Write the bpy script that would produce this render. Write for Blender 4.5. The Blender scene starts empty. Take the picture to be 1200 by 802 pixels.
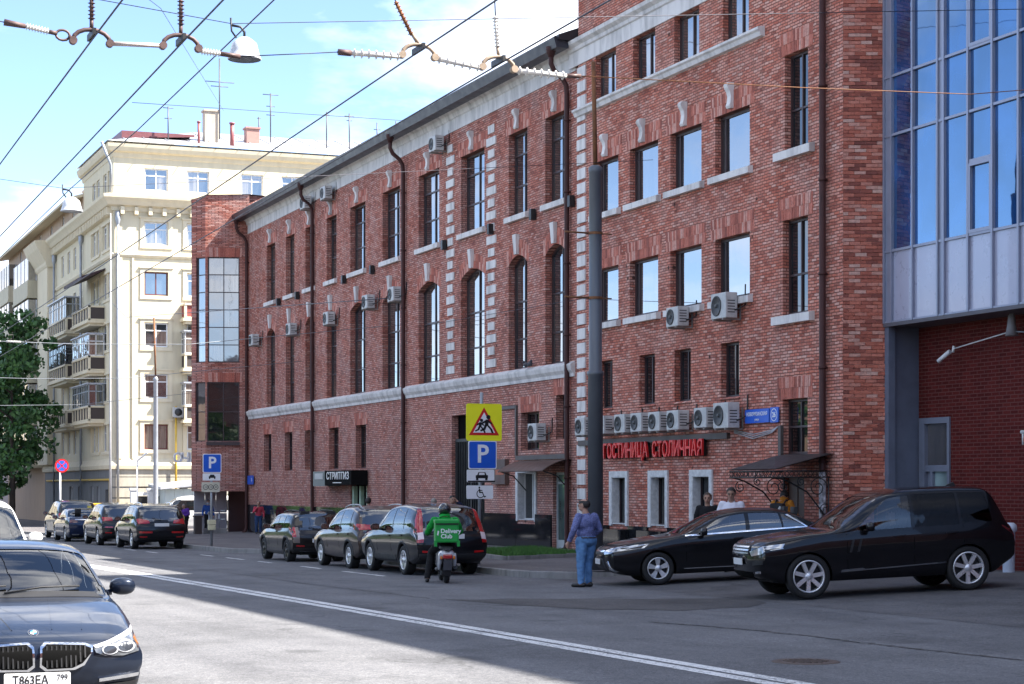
import bpy, bmesh, math, random
from mathutils import Vector, Matrix
from mathutils.bvhtree import BVHTree

random.seed(11)
R = math.radians
scene = bpy.context.scene
COL = scene.collection

# ------------------------------------------------------------------ camera
CAM_YAW = 21.457                      # degrees the view turns from the street axis (+Y) towards the facade (+X)
cam_d = bpy.data.cameras.new("camera")
cam = bpy.data.objects.new("camera", cam_d)
COL.objects.link(cam)
cam.location = (0, 0, 1.86)
cam.rotation_euler = (R(90), 0, -R(CAM_YAW))
cam_d.sensor_width = 36
cam_d.lens = 69.0
cam_d.shift_y = 0.1417
cam_d.clip_end = 3000
scene.camera = cam

# ------------------------------------------------------------------ sun and sky
SUN_EL, SUN_AZ = 49.7, 118.8          # azimuth clockwise from +Y
sv = Vector((math.sin(R(SUN_AZ)) * math.cos(R(SUN_EL)), math.cos(R(SUN_AZ)) * math.cos(R(SUN_EL)), math.sin(R(SUN_EL))))
sun_d = bpy.data.lights.new("sun", 'SUN')
sun_d.energy = 4.6
sun_d.angle = R(0.53)
sun_d.color = (1.0, 0.95, 0.87)
sun = bpy.data.objects.new("sun", sun_d)
COL.objects.link(sun)
sun.rotation_euler = (-sv).to_track_quat('-Z', 'Y').to_euler()

world = bpy.data.worlds.new("World")
scene.world = world
world.use_nodes = True
wn, wl = world.node_tree.nodes, world.node_tree.links
wn.clear()
w_out = wn.new('ShaderNodeOutputWorld')
w_bg = wn.new('ShaderNodeBackground')
w_bg.inputs['Strength'].default_value = 0.11
w_sky = wn.new('ShaderNodeTexSky')
w_sky.sky_type = 'NISHITA'
w_sky.sun_disc = False
w_sky.sun_elevation = R(SUN_EL)
w_sky.sun_rotation = R(SUN_AZ)
w_sky.air_density = 0.5
w_sky.dust_density = 0.1
w_sky.ozone_density = 1.2
w_tc = wn.new('ShaderNodeTexCoord')
w_map = wn.new('ShaderNodeMapping')
w_map.inputs['Scale'].default_value = (1.0, 1.0, 2.6)
w_map.inputs['Location'].default_value = (1.7, 0.3, 7.8)
w_n = wn.new('ShaderNodeTexNoise')
w_n.inputs['Scale'].default_value = 2.3
w_n.inputs['Detail'].default_value = 9
w_n.inputs['Roughness'].default_value = 0.55
w_n.inputs['Distortion'].default_value = 0.25
w_r = wn.new('ShaderNodeValToRGB')
w_r.color_ramp.elements[0].position = 0.485
w_r.color_ramp.elements[1].position = 0.60
w_mix = wn.new('ShaderNodeMixRGB')
w_n2 = wn.new('ShaderNodeTexNoise'); w_n2.inputs['Scale'].default_value = 9; w_n2.inputs['Detail'].default_value = 6
w_c = wn.new('ShaderNodeValToRGB')
w_c.color_ramp.elements[0].position = 0.35; w_c.color_ramp.elements[0].color = (3.3, 3.5, 4.0, 1)
w_c.color_ramp.elements[1].position = 0.65; w_c.color_ramp.elements[1].color = (6.4, 6.4, 6.5, 1)
wl.new(w_map.outputs['Vector'], w_n2.inputs['Vector']); wl.new(w_n2.outputs['Fac'], w_c.inputs['Fac']); wl.new(w_c.outputs['Color'], w_mix.inputs['Color2'])
wl.new(w_tc.outputs['Generated'], w_map.inputs['Vector'])
wl.new(w_map.outputs['Vector'], w_n.inputs['Vector'])
wl.new(w_n.outputs['Fac'], w_r.inputs['Fac'])
wl.new(w_r.outputs['Color'], w_mix.inputs['Fac'])
wl.new(w_sky.outputs['Color'], w_mix.inputs['Color1'])
wl.new(w_mix.outputs['Color'], w_bg.inputs['Color'])
wl.new(w_bg.outputs['Background'], w_out.inputs['Surface'])

scene.view_settings.view_transform = 'Standard'
scene.view_settings.look = 'None'
scene.view_settings.exposure = 2.05
scene.view_settings.gamma = 1.0
scene.view_settings.use_curve_mapping = False
scene.render.engine = 'CYCLES'
scene.cycles.max_bounces = 7
scene.cycles.diffuse_bounces = 3
scene.cycles.glossy_bounces = 4
scene.cycles.transparent_max_bounces = 12
scene.cycles.caustics_reflective = False
scene.cycles.caustics_refractive = False
scene.cycles.use_denoising = True

# ------------------------------------------------------------------ terrain heights (the street falls gently away)
def gz(Y):
    y = min(max(Y, 0), 120)
    return -.0025 * y - .00004 * y * y - max(Y - 120, 0) * .003

def kerb_x(Y):
    """line of the kerb on the building side"""
    if Y > 63: return 15.1
    if Y > 61: return 16.5 - (Y - 61) / 2 * 1.4
    return 16.5

def pave_z(X, Y):
    """top of the pavement / forecourt"""
    a = .14 + .02 * (X - 16.5)
    b = max(0, min(.27, .048 * (X - 17)))
    t = min(max((Y - 38.9) / 1.0, 0), 1)
    return gz(Y) + a * t + b * (1 - t)

# ------------------------------------------------------------------ mesh helpers
def V(*a): return Vector(a)

class MB:
    def __init__(s): s.v = []; s.f = []; s.m = []; s.sm = []
    def add(s, verts, faces, mi=0, smooth=False):
        o = len(s.v)
        s.v.extend([tuple(p) for p in verts])
        for f in faces:
            s.f.append([i + o for i in f]); s.m.append(mi); s.sm.append(smooth)
        return s
    def box(s, x0, x1, y0, y1, z0, z1, mi=0):
        return s.add([(x0,y0,z0),(x1,y0,z0),(x1,y1,z0),(x0,y1,z0),(x0,y0,z1),(x1,y0,z1),(x1,y1,z1),(x0,y1,z1)],
                     [(0,3,2,1),(4,5,6,7),(0,1,5,4),(1,2,6,5),(2,3,7,6),(3,0,4,7)], mi)
    def bbox(s, x0, x1, y0, y1, z0, z1, b=.01, mi=0):
        """box with chamfered edges"""
        bm = bmesh.new()
        bmesh.ops.create_cube(bm, size=1)
        for v in bm.verts:
            v.co = ((x0+x1)/2 + v.co.x*(x1-x0), (y0+y1)/2 + v.co.y*(y1-y0), (z0+z1)/2 + v.co.z*(z1-z0))
        bmesh.ops.bevel(bm, geom=bm.edges[:], offset=b, segments=2, affect='EDGES', profile=.6)
        return s.bm(bm, mi)
    def bm(s, bm, mi=0, smooth=False):
        bm.verts.index_update()
        s.add([v.co for v in bm.verts], [[v.index for v in f.verts] for f in bm.faces], mi, smooth)
        bm.free(); return s
    def obox(s, c, ax, ay, az, mi=0):
        c, ax, ay, az = Vector(c), Vector(ax), Vector(ay), Vector(az)
        p = [c + i*ax + j*ay + k*az for k in (-1,1) for j in (-1,1) for i in (-1,1)]
        return s.add(p, [(0,2,3,1),(4,5,7,6),(0,1,5,4),(1,3,7,5),(3,2,6,7),(2,0,4,6)], mi)
    def prism(s, poly, vec, mi=0, smooth=False):
        n = len(poly); vec = Vector(vec)
        pts = [Vector(p) for p in poly]
        pts += [p + vec for p in pts]
        s.add(pts, [list(range(n))[::-1], [n+i for i in range(n)]], mi)
        o = len(s.v) - 2*n
        for i in range(n):
            j = (i+1) % n
            s.f.append([o+i, o+j, o+n+j, o+n+i]); s.m.append(mi); s.sm.append(smooth)
        return s
    def cyl(s, p0, p1, r0, r1=None, n=12, mi=0, caps=True, smooth=True):
        return s.tube([p0, p1], [r0, r0 if r1 is None else r1], n, mi, caps, smooth)
    def tube(s, pts, r, n=8, mi=0, caps=True, smooth=True):
        pts = [Vector(p) for p in pts]
        rr = r if isinstance(r, (list, tuple)) else [r]*len(pts)
        o = len(s.v); ref = None
        for i, p in enumerate(pts):
            t = (pts[min(i+1, len(pts)-1)] - pts[max(i-1, 0)]).normalized()
            if ref is None:
                ref = t.orthogonal().normalized()
            ref = (ref - t*ref.dot(t))
            ref = ref.normalized() if ref.length > 1e-6 else t.orthogonal().normalized()
            b = t.cross(ref)
            for k in range(n):
                a = 2*math.pi*k/n
                s.v.append(tuple(p + rr[i]*(math.cos(a)*ref + math.sin(a)*b)))
        for i in range(len(pts)-1):
            for k in range(n):
                k2 = (k+1) % n
                s.f.append([o+i*n+k, o+i*n+k2, o+(i+1)*n+k2, o+(i+1)*n+k]); s.m.append(mi); s.sm.append(smooth)
        if caps:
            s.f.append([o+k for k in range(n)][::-1]); s.m.append(mi); s.sm.append(False)
            e = o+(len(pts)-1)*n
            s.f.append([e+k for k in range(n)]); s.m.append(mi); s.sm.append(False)
        return s
    def lathe(s, prof, c=(0,0,0), n=24, axis='Z', mi=0, smooth=True):
        o = len(s.v); c = Vector(c)
        for r, h in prof:
            for k in range(n):
                a = 2*math.pi*k/n; x, y = r*math.cos(a), r*math.sin(a)
                p = (x, y, h) if axis == 'Z' else ((x, h, y) if axis == 'Y' else (h, x, y))
                s.v.append(tuple(c + Vector(p)))
        for i in range(len(prof)-1):
            for k in range(n):
                k2 = (k+1) % n
                s.f.append([o+i*n+k, o+i*n+k2, o+(i+1)*n+k2, o+(i+1)*n+k]); s.m.append(mi); s.sm.append(smooth)
        return s
    def ball(s, c, r, nu=12, nv=8, mi=0):
        rx, ry, rz = r if isinstance(r, (tuple, list)) else (r, r, r)
        o = len(s.v); c = Vector(c)
        for j in range(nv+1):
            t = math.pi*j/nv
            for k in range(nu):
                a = 2*math.pi*k/nu
                s.v.append((c.x+rx*math.sin(t)*math.cos(a), c.y+ry*math.sin(t)*math.sin(a), c.z+rz*math.cos(t)))
        for j in range(nv):
            for k in range(nu):
                k2 = (k+1) % nu
                s.f.append([o+j*nu+k, o+(j+1)*nu+k, o+(j+1)*nu+k2, o+j*nu+k2]); s.m.append(mi); s.sm.append(True)
        return s
    def build(s, name, mat, parent=None, local=False, **props):
        me = bpy.data.meshes.new(name)
        v = s.v
        if parent is not None and not local:
            L = wloc(parent)
            v = [(p[0]-L.x, p[1]-L.y, p[2]-L.z) for p in v]
        me.from_pydata(v, [], s.f)
        mats = mat if isinstance(mat, (list, tuple)) else [mat]
        for m in mats: me.materials.append(m)
        if len(mats) > 1: me.polygons.foreach_set('material_index', s.m)
        me.polygons.foreach_set('use_smooth', s.sm)
        me.validate()
        return link(name, me, parent, **props)

def wloc(o):
    L = Vector((0, 0, 0))
    while o is not None:
        L += o.location; o = o.parent
    return L

def link(name, data, parent=None, **props):
    o = bpy.data.objects.new(name, data)
    COL.objects.link(o)
    if parent is not None: o.parent = parent
    for k, v in props.items(): o[k] = v
    return o

def thing(name, label, cat, loc=(0,0,0), rz=0, group=None):
    o = link(name, None, None, label=label, category=cat)
    o.empty_display_size = .3
    o.location = loc; o.rotation_euler = (0, 0, rz)
    if group: o['group'] = group
    return o

def copy_tree(o, parent=None):
    c = o.copy(); COL.objects.link(c); c.parent = parent
    for ch in list(o.children): copy_tree(ch, c)
    return c

# ------------------------------------------------------------------ materials
MATS = {}
def new_mat(name):
    m = bpy.data.materials.new(name); m.use_nodes = True
    nt = m.node_tree
    return m, nt.nodes, nt.links, nt.nodes['Principled BSDF']

def nd(n, kind, **kw):
    x = n.new('ShaderNode' + kind)
    for k, v in kw.items():
        if k in x.inputs: x.inputs[k].default_value = v
        else: setattr(x, k, v)
    return x

def ramp(n, l, src, stops):
    r = n.new('ShaderNodeValToRGB')
    e = r.color_ramp.elements
    while len(e) > 1: e.remove(e[-1])
    e[0].position = stops[0][0]; e[0].color = tuple(stops[0][1]) + (1,)
    for p, c in stops[1:]:
        q = e.new(p); q.color = tuple(c) + (1,)
    l.new(src, r.inputs['Fac'])
    return r.outputs['Color']

def mixc(n, l, fac, a, b, mode='MIX'):
    m = n.new('ShaderNodeMixRGB'); m.blend_type = mode
    for k, val in (('Fac', fac), ('Color1', a), ('Color2', b)):
        if isinstance(val, bpy.types.NodeSocket): l.new(val, m.inputs[k])
        elif isinstance(val, (int, float)): m.inputs[k].default_value = val
        else: m.inputs[k].default_value = tuple(val) + (1,)
    return m.outputs['Color']

def math2(n, l, op, a, b):
    m = n.new('ShaderNodeMath'); m.operation = op
    for i, val in enumerate((a, b)):
        if isinstance(val, bpy.types.NodeSocket): l.new(val, m.inputs[i])
        else: m.inputs[i].default_value = val
    return m.outputs['Value']

def noise(n, l, scale, detail=4, rough=.55, vec=None, dist=0):
    x = nd(n, 'TexNoise', Scale=scale, Detail=detail, Roughness=rough, Distortion=dist)
    if vec is None:
        g = n.new('ShaderNodeNewGeometry'); vec = g.outputs['Position']
    l.new(vec, x.inputs['Vector'])
    return x.outputs['Fac']

def bump(n, l, p, h, strength=.3, dist=.02):
    b = nd(n, 'Bump', Strength=strength, Distance=dist)
    l.new(h, b.inputs['Height']); l.new(b.outputs['Normal'], p.inputs['Normal'])
    return b

def mat(name, col=(.5,.5,.5), rough=.6, metal=0., var=.12, vscale=3., coat=0., spec=.5, bmp=0., emit=None, ior=None):
    """painted / plastic / metal surface with a little procedural variation in tone and gloss"""
    if name in MATS: return MATS[name]
    m, n, l, p = new_mat(name)
    p.inputs['Metallic'].default_value = metal
    p.inputs['Coat Weight'].default_value = coat
    p.inputs['Coat Roughness'].default_value = .03
    p.inputs['Specular IOR Level'].default_value = spec
    if ior: p.inputs['IOR'].default_value = ior
    tc = n.new('ShaderNodeTexCoord').outputs['Object']
    f = noise(n, l, vscale, 5, .6, tc)
    d = [max(0, c*(1-var)) for c in col]; b = [min(1, c*(1+var)) for c in col]
    l.new(ramp(n, l, f, [(.3, d), (.7, b)]), p.inputs['Base Color'])
    rr = ramp(n, l, f, [(.3, [max(0, rough*.8)]*3), (.7, [min(1, rough*1.2)]*3)])
    l.new(rr, p.inputs['Roughness'])
    if bmp: bump(n, l, p, noise(n, l, vscale*14, 4, .6, tc), bmp, .01)
    if emit:
        p.inputs['Emission Color'].default_value = tuple(emit[0]) + (1,)
        p.inputs['Emission Strength'].default_value = emit[1]
    MATS[name] = m
    return m

def brick_mat(name, stops, mortar, bw=.22, rh=.072, ms=.012, rough_amt=.035, lime=.35, limecol=(.60,.46,.41), patch=.35, washz=None, holes=True):
    """old hand made brick: per brick tone, soft joints, lime veil, rain streaks and a few broken holes"""
    m, n, l, p = new_mat(name)
    pos = n.new('ShaderNodeNewGeometry').outputs['Position']
    sp = n.new('ShaderNodeSeparateXYZ'); l.new(pos, sp.inputs[0])
    u = math2(n, l, 'ADD', sp.outputs[0], sp.outputs[1])
    cb = n.new('ShaderNodeCombineXYZ'); l.new(u, cb.inputs[0]); l.new(sp.outputs[2], cb.inputs[1])
    nz = nd(n, 'TexNoise', Scale=5., Detail=3.); l.new(pos, nz.inputs['Vector'])
    sc = n.new('ShaderNodeVectorMath'); sc.operation = 'MULTIPLY_ADD'
    l.new(nz.outputs['Color'], sc.inputs[0]); sc.inputs[1].default_value = (rough_amt,)*3; l.new(cb.outputs[0], sc.inputs[2])
    bt = nd(n, 'TexBrick', Scale=1.)
    bt.inputs['Color1'].default_value = (0,0,0,1); bt.inputs['Color2'].default_value = (1,1,1,1)
    bt.inputs['Mortar'].default_value = (.5,.5,.5,1)
    bt.inputs['Mortar Size'].default_value = ms; bt.inputs['Mortar Smooth'].default_value = .45
    bt.inputs['Brick Width'].default_value = bw; bt.inputs['Row Height'].default_value = rh
    l.new(sc.outputs[0], bt.inputs['Vector'])
    mid = noise(n, l, 9, 4, .7, pos)
    fine = noise(n, l, 30, 3, .6, pos)
    tone = math2(n, l, 'ADD', math2(n, l, 'MULTIPLY', bt.outputs['Color'], .68), math2(n, l, 'MULTIPLY', mid, .38))
    col = ramp(n, l, tone, stops)
    big = noise(n, l, .35, 4, .6, pos)
    col = mixc(n, l, patch, col, ramp(n, l, big, [(.3, (.62,.60,.62)), (.5, (1,1,1)), (.7, (1.2,1.15,1.1))]), 'MULTIPLY')
    st = nd(n, 'Mapping'); st.inputs['Scale'].default_value = (1.6, 1.6, .09); l.new(pos, st.inputs['Vector'])
    col = mixc(n, l, .45, col, ramp(n, l, noise(n, l, 1.6, 5, .65, st.outputs[0]), [(.33, (.6,.58,.58)), (.5, (1,1,1)), (.72, (1.14,1.1,1.08))]), 'MULTIPLY')
    lf = ramp(n, l, math2(n, l, 'ADD', math2(n, l, 'MULTIPLY', fine, .5), math2(n, l, 'MULTIPLY', noise(n, l, 1.1, 4, .6, pos), .55)), [(.48, (0,0,0)), (.66, (lime,)*3)])
    col = mixc(n, l, lf, col, limecol)
    if washz:
        wz = nd(n, 'MapRange'); wz.inputs['From Min'].default_value = washz[0]; wz.inputs['From Max'].default_value = washz[1]; wz.inputs['To Min'].default_value = washz[2]; wz.inputs['To Max'].default_value = 0
        l.new(sp.outputs[2], wz.inputs['Value'])
        wf = math2(n, l, 'MULTIPLY', wz.outputs[0], ramp(n, l, noise(n, l, 2.3, 5, .65, pos), [(.35, (.35,)*3), (.6, (1,1,1))]))
        col = mixc(n, l, wf, col, (.52,.37,.33))
    if holes:
        vo = nd(n, 'TexVoronoi', Scale=1.15); vo.inputs['Randomness'].default_value = 1; l.new(sc.outputs[0], vo.inputs['Vector'])
        hf = ramp(n, l, vo.outputs['Distance'], [(.045, (.9,)*3), (.075, (0,0,0))])
        col = mixc(n, l, hf, col, (.03,.018,.016))
    col = mixc(n, l, math2(n, l, 'MULTIPLY', bt.outputs['Fac'], .8), col, mortar)
    l.new(col, p.inputs['Base Color'])
    p.inputs['Roughness'].default_value = .88
    p.inputs['Specular IOR Level'].default_value = .2
    inv = math2(n, l, 'SUBTRACT', 1., bt.outputs['Fac'])
    h = math2(n, l, 'ADD', inv, math2(n, l, 'MULTIPLY', mid, .9))
    h = math2(n, l, 'ADD', h, math2(n, l, 'MULTIPLY', bt.outputs['Color'], .35))
    bump(n, l, p, h, .8, .022)
    MATS[name] = m
    return m

M_BRICK = brick_mat('old_red_brick', [(.12, (.20,.065,.05)), (.30, (.44,.125,.085)), (.50, (.58,.18,.12)), (.66, (.61,.245,.18)), (.84, (.64,.35,.285)), (1, (.68,.45,.39))], (.085,.045,.038), ms=.013, lime=.42, limecol=(.66,.47,.41))
M_BRICK2 = brick_mat('old_brick_weathered', [(.12, (.17,.062,.052)), (.30, (.38,.118,.085)), (.50, (.51,.175,.125)), (.68, (.57,.23,.172)), (.86, (.60,.34,.285)), (1, (.66,.45,.40))], (.095,.05,.042), ms=.013, lime=.46, limecol=(.62,.46,.42), washz=(.5, 8, .35), patch=.4)
M_BRICK3 = brick_mat('dark_facing_brick', [(.2, (.075,.008,.007)), (.5, (.095,.011,.009)), (.9, (.12,.016,.013))], (.15,.06,.052), bw=.26, rh=.08, ms=.012, rough_amt=.0, lime=.0, patch=.12, holes=False)

def island_mat(name, stops, rough=.85, bmp=.5, extra=None):
    m, n, l, p = new_mat(name)
    g = n.new('ShaderNodeNewGeometry')
    c = ramp(n, l, g.outputs['Random Per Island'], stops)
    f = noise(n, l, 14, 4, .7, g.outputs['Position'])
    c = mixc(n, l, .55, c, ramp(n, l, f, [(.3, (.45,.42,.42)), (.55, (1,1,1)), (.75, (1.35,1.35,1.35))]), 'MULTIPLY')
    l.new(c, p.inputs['Base Color']); p.inputs['Roughness'].default_value = rough
    bump(n, l, p, f, bmp, .02)
    MATS[name] = m
    return m
M_SOLDIER = island_mat('arch_bricks', [(0, (.26,.08,.06)), (.35, (.46,.135,.092)), (.7, (.56,.20,.145)), (1, (.60,.34,.28))])

def stone_mat(name, col, stain=.35, rough=.75):
    m, n, l, p = new_mat(name)
    pos = n.new('ShaderNodeNewGeometry').outputs['Position']
    mp = nd(n, 'Mapping'); mp.inputs['Scale'].default_value = (1.2, 1.2, .25); l.new(pos, mp.inputs['Vector'])
    f = noise(n, l, 2.2, 6, .65, mp.outputs[0])
    c = ramp(n, l, f, [(.3, [x*(1-stain) for x in col]), (.55, col), (.8, [min(1, x*1.06) for x in col])])
    l.new(c, p.inputs['Base Color']); p.inputs['Roughness'].default_value = rough
    bump(n, l, p, noise(n, l, 35, 4, .6, pos), .15, .01)
    MATS[name] = m
    return m
M_WHITE = stone_mat('white_painted_stone', (.68,.65,.63), .42)
M_GRANITE = mat('polished_dark_granite', (.016,.017,.02), .05, var=.5, vscale=22, spec=.4)

def glass_mat(name, base=(.02,.026,.03), ior=1.9, wob=.04, rough=.02, curtain=None):
    m, n, l, p = new_mat(name)
    p.inputs['Roughness'].default_value = rough
    p.inputs['IOR'].default_value = ior
    g = n.new('ShaderNodeNewGeometry')
    c = ramp(n, l, noise(n, l, .9, 2, .5, g.outputs['Position']), [(.35, [x*.5 for x in base]), (.65, [x*1.6 for x in base])])
    if curtain:
        mp = nd(n, 'Mapping'); mp.inputs['Scale'].default_value = (9, 9, .4); l.new(g.outputs['Position'], mp.inputs['Vector'])
        cf = noise(n, l, 1.2, 3, .5, mp.outputs[0])
        oi = n.new('ShaderNodeObjectInfo')
        on = ramp(n, l, oi.outputs['Random'], [(.45, (0,0,0)), (.5, (1,1,1))])
        cc = ramp(n, l, cf, [(.3, [x*.35 for x in curtain]), (.7, curtain)])
        c = mixc(n, l, on, c, cc)
    l.new(c, p.inputs['Base Color'])
    bump(n, l, p, noise(n, l, 1.3, 2, .4, g.outputs['Position']), wob, .05)
    MATS[name] = m
    return m
M_GLASS = glass_mat('window_glass', ior=4.0, curtain=(.10,.09,.085))
M_GLASSD = glass_mat('dark_window_glass', (.012,.014,.016), ior=1.9)
M_CURT = glass_mat('curtain_wall_glass', (.01,.05,.16), ior=2.9, wob=.03)
M_CURT.node_tree.nodes['Principled BSDF'].inputs['Specular Tint'].default_value = (.55, .78, 1, 1)
M_YGLASS = glass_mat('flat_window_glass', (.03,.035,.04), ior=3.0, curtain=(.25,.22,.18))
M_FRAMEB = mat('dark_brown_window_frame', (.045,.026,.028), .45)
M_FRAMEW = mat('white_window_frame', (.72,.72,.72), .4)
M_PIPE = mat('brown_downpipe_paint', (.060,.026,.024), .55, var=.25, spec=.2)
M_GREYMETAL = mat('grey_metal', (.22,.23,.25), .45, .3)
M_BLACKMETAL = mat('black_iron', (.012,.012,.013), .5)
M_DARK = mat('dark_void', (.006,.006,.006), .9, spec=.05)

# ------------------------------------------------------------------ facade helper
class Face:
    """a vertical plane: u runs along U, depth runs into the wall"""
    def __init__(s, o, U, N): s.o, s.U, s.N = Vector(o), Vector(U), Vector(N)
    def p(s, u, z, d=0): return s.o + s.U*u + Vector((0,0,z)) + s.N*d
    def box(s, mb, u0, u1, z0, z1, d0, d1, mi=0):
        c = s.p((u0+u1)/2, (z0+z1)/2, (d0+d1)/2)
        mb.obox(c, s.U*(u1-u0)/2, s.N*(d1-d0)/2, Vector((0,0,(z1-z0)/2)), mi)
    def quad(s, mb, u0, u1, z0, z1, d=0, mi=0):
        mb.add([s.p(u0,z0,d), s.p(u1,z0,d), s.p(u1,z1,d), s.p(u0,z1,d)], [(0,1,2,3)], mi)

def arch_z(o, u):
    """top edge of an opening o = (ua, ub, za, zb, rise) at u"""
    ua, ub, za, zb, r = o
    if r <= 0: return zb
    h = (ub-ua)/2; rad = (h*h + r*r)/(2*r); t = u - (ua+ub)/2
    return zb - rad + math.sqrt(max(rad*rad - t*t, 0))

def wall(face, u0, u1, z0, z1, ops, rev=.22, mb=None, mi=0, mi_rev=0, back=True):
    mb = mb or MB()
    ops = [(o + (0,))[:5] if len(o) == 4 else o for o in ops]
    us = sorted({u0, u1, *[q for o in ops for q in o[:2] if u0 < q < u1]})
    zs = sorted({z0, z1, *[q for o in ops for q in o[2:4] if z0 < q < z1]})
    for i in range(len(us)-1):
        run = None
        for j in range(len(zs)-1):
            cu, cz = (us[i]+us[i+1])/2, (zs[j]+zs[j+1])/2
            if not any(o[0] < cu < o[1] and o[2] < cz < o[3] for o in ops):
                face.quad(mb, us[i], us[i+1], zs[j], zs[j+1], 0, mi)
    for o in ops:
        ua, ub, za, zb, r = o
        N = 10 if r > 0 else 1
        top = [(ua + (ub-ua)*k/N) for k in range(N+1)]
        for k in range(N):
            a, b = top[k], top[k+1]; zA, zB = arch_z(o, a), arch_z(o, b)
            mb.add([face.p(a,zA,0), face.p(b,zB,0), face.p(b,zB,rev), face.p(a,zA,rev)], [(0,1,2,3)], mi_rev)
            if r > 0: mb.add([face.p(a,zA,0), face.p(b,zB,0), face.p(b,zb,0), face.p(a,zb,0)], [(0,1,2,3)], mi)
        s = zb - r
        for uu in (ua, ub):
            mb.add([face.p(uu,za,0), face.p(uu,s,0), face.p(uu,s,rev), face.p(uu,za,rev)], [(0,1,2,3)], mi_rev)
        mb.add([face.p(ua,za,0), face.p(ub,za,0), face.p(ub,za,rev), face.p(ua,za,rev)], [(0,1,2,3)], mi_rev)
    return mb

def window(face, parent, o, cols=(.5,), rows=(), dep=.2, fw=.06, fmat=None, gmat=None, sill=None, sillmat=None, name='window', mull=None, tilt=.004, label=None):
    """window frame (part) with its panes and sill (sub-parts)"""
    o = (o + (0,))[:5] if len(o) == 4 else o
    ua, ub, za, zb, r = o
    fmat = fmat or M_FRAMEB; gmat = gmat or M_GLASS
    mull = mull or fw*.8
    mb = MB()
    s = zb - r
    d0, d1 = dep-.03, dep+.05
    face.box(mb, ua, ua+fw, za, s, d0, d1); face.box(mb, ub-fw, ub, za, s, d0, d1)
    face.box(mb, ua+fw, ub-fw, za, za+fw, d0, d1)
    if r > 0:
        N = 8
        for k in range(N):
            a, b = ua+(ub-ua)*k/N, ua+(ub-ua)*(k+1)/N
            A, B = arch_z(o, a), arch_z(o, b)
            q = [face.p(a,A-fw,d0), face.p(b,B-fw,d0), face.p(b,B,d0), face.p(a,A,d0)]
            mb.prism(q, face.N*(d1-d0))
    else: face.box(mb, ua+fw, ub-fw, zb-fw, zb, d0, d1)
    cu = [ua+fw*.5] + [ua+(ub-ua)*c for c in cols] + [ub-fw*.5]
    rz = [za+fw*.5] + [za+(zb-za)*c for c in rows] + [zb-fw*.5]
    for c in cu[1:-1]: face.box(mb, c-mull/2, c+mull/2, za+fw, arch_z(o, c)-fw, d0+.004, d1-.004)
    for z in rz[1:-1]: face.box(mb, ua+fw, ub-fw, z-mull/2, z+mull/2, d0+.008, d1-.008)
    w = mb.build(name, fmat, parent)
    if label: w['label'] = label
    for i in range(len(cu)-1):
        for j in range(len(rz)-1):
            a, b, c, d = cu[i], cu[i+1], rz[j], rz[j+1]
            t1, t2 = random.uniform(-tilt, tilt), random.uniform(-tilt, tilt)
            def q(u, z): return face.p(u, z, dep+.012 + t1*(u-a) + t2*(z-c))
            if r > 0 and j == len(rz)-2:
                n = 5; top = [(a+(b-a)*k/n) for k in range(n+1)]
                pts = [q(b,c), q(a,c)][::-1] + [q(u, arch_z(o,u)-.02) for u in top[::-1]]
            else: pts = [q(a,c), q(b,c), q(b,d), q(a,d)]
            pm = MB(); pm.add(pts, [list(range(len(pts)))]); pm.build('pane', gmat, w)
    if sill:
        ov, h, out = sill
        sm = MB()
        q = [face.p(ua-ov, za-h, -out), face.p(ua-ov, za-h, .02), face.p(ua-ov, za+.005, .02), face.p(ua-ov, za-.03, -out)]
        sm.prism(q, face.U*(ub-ua+2*ov))
        sm.build('sill', sillmat or M_WHITE, w)
    return w
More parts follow.
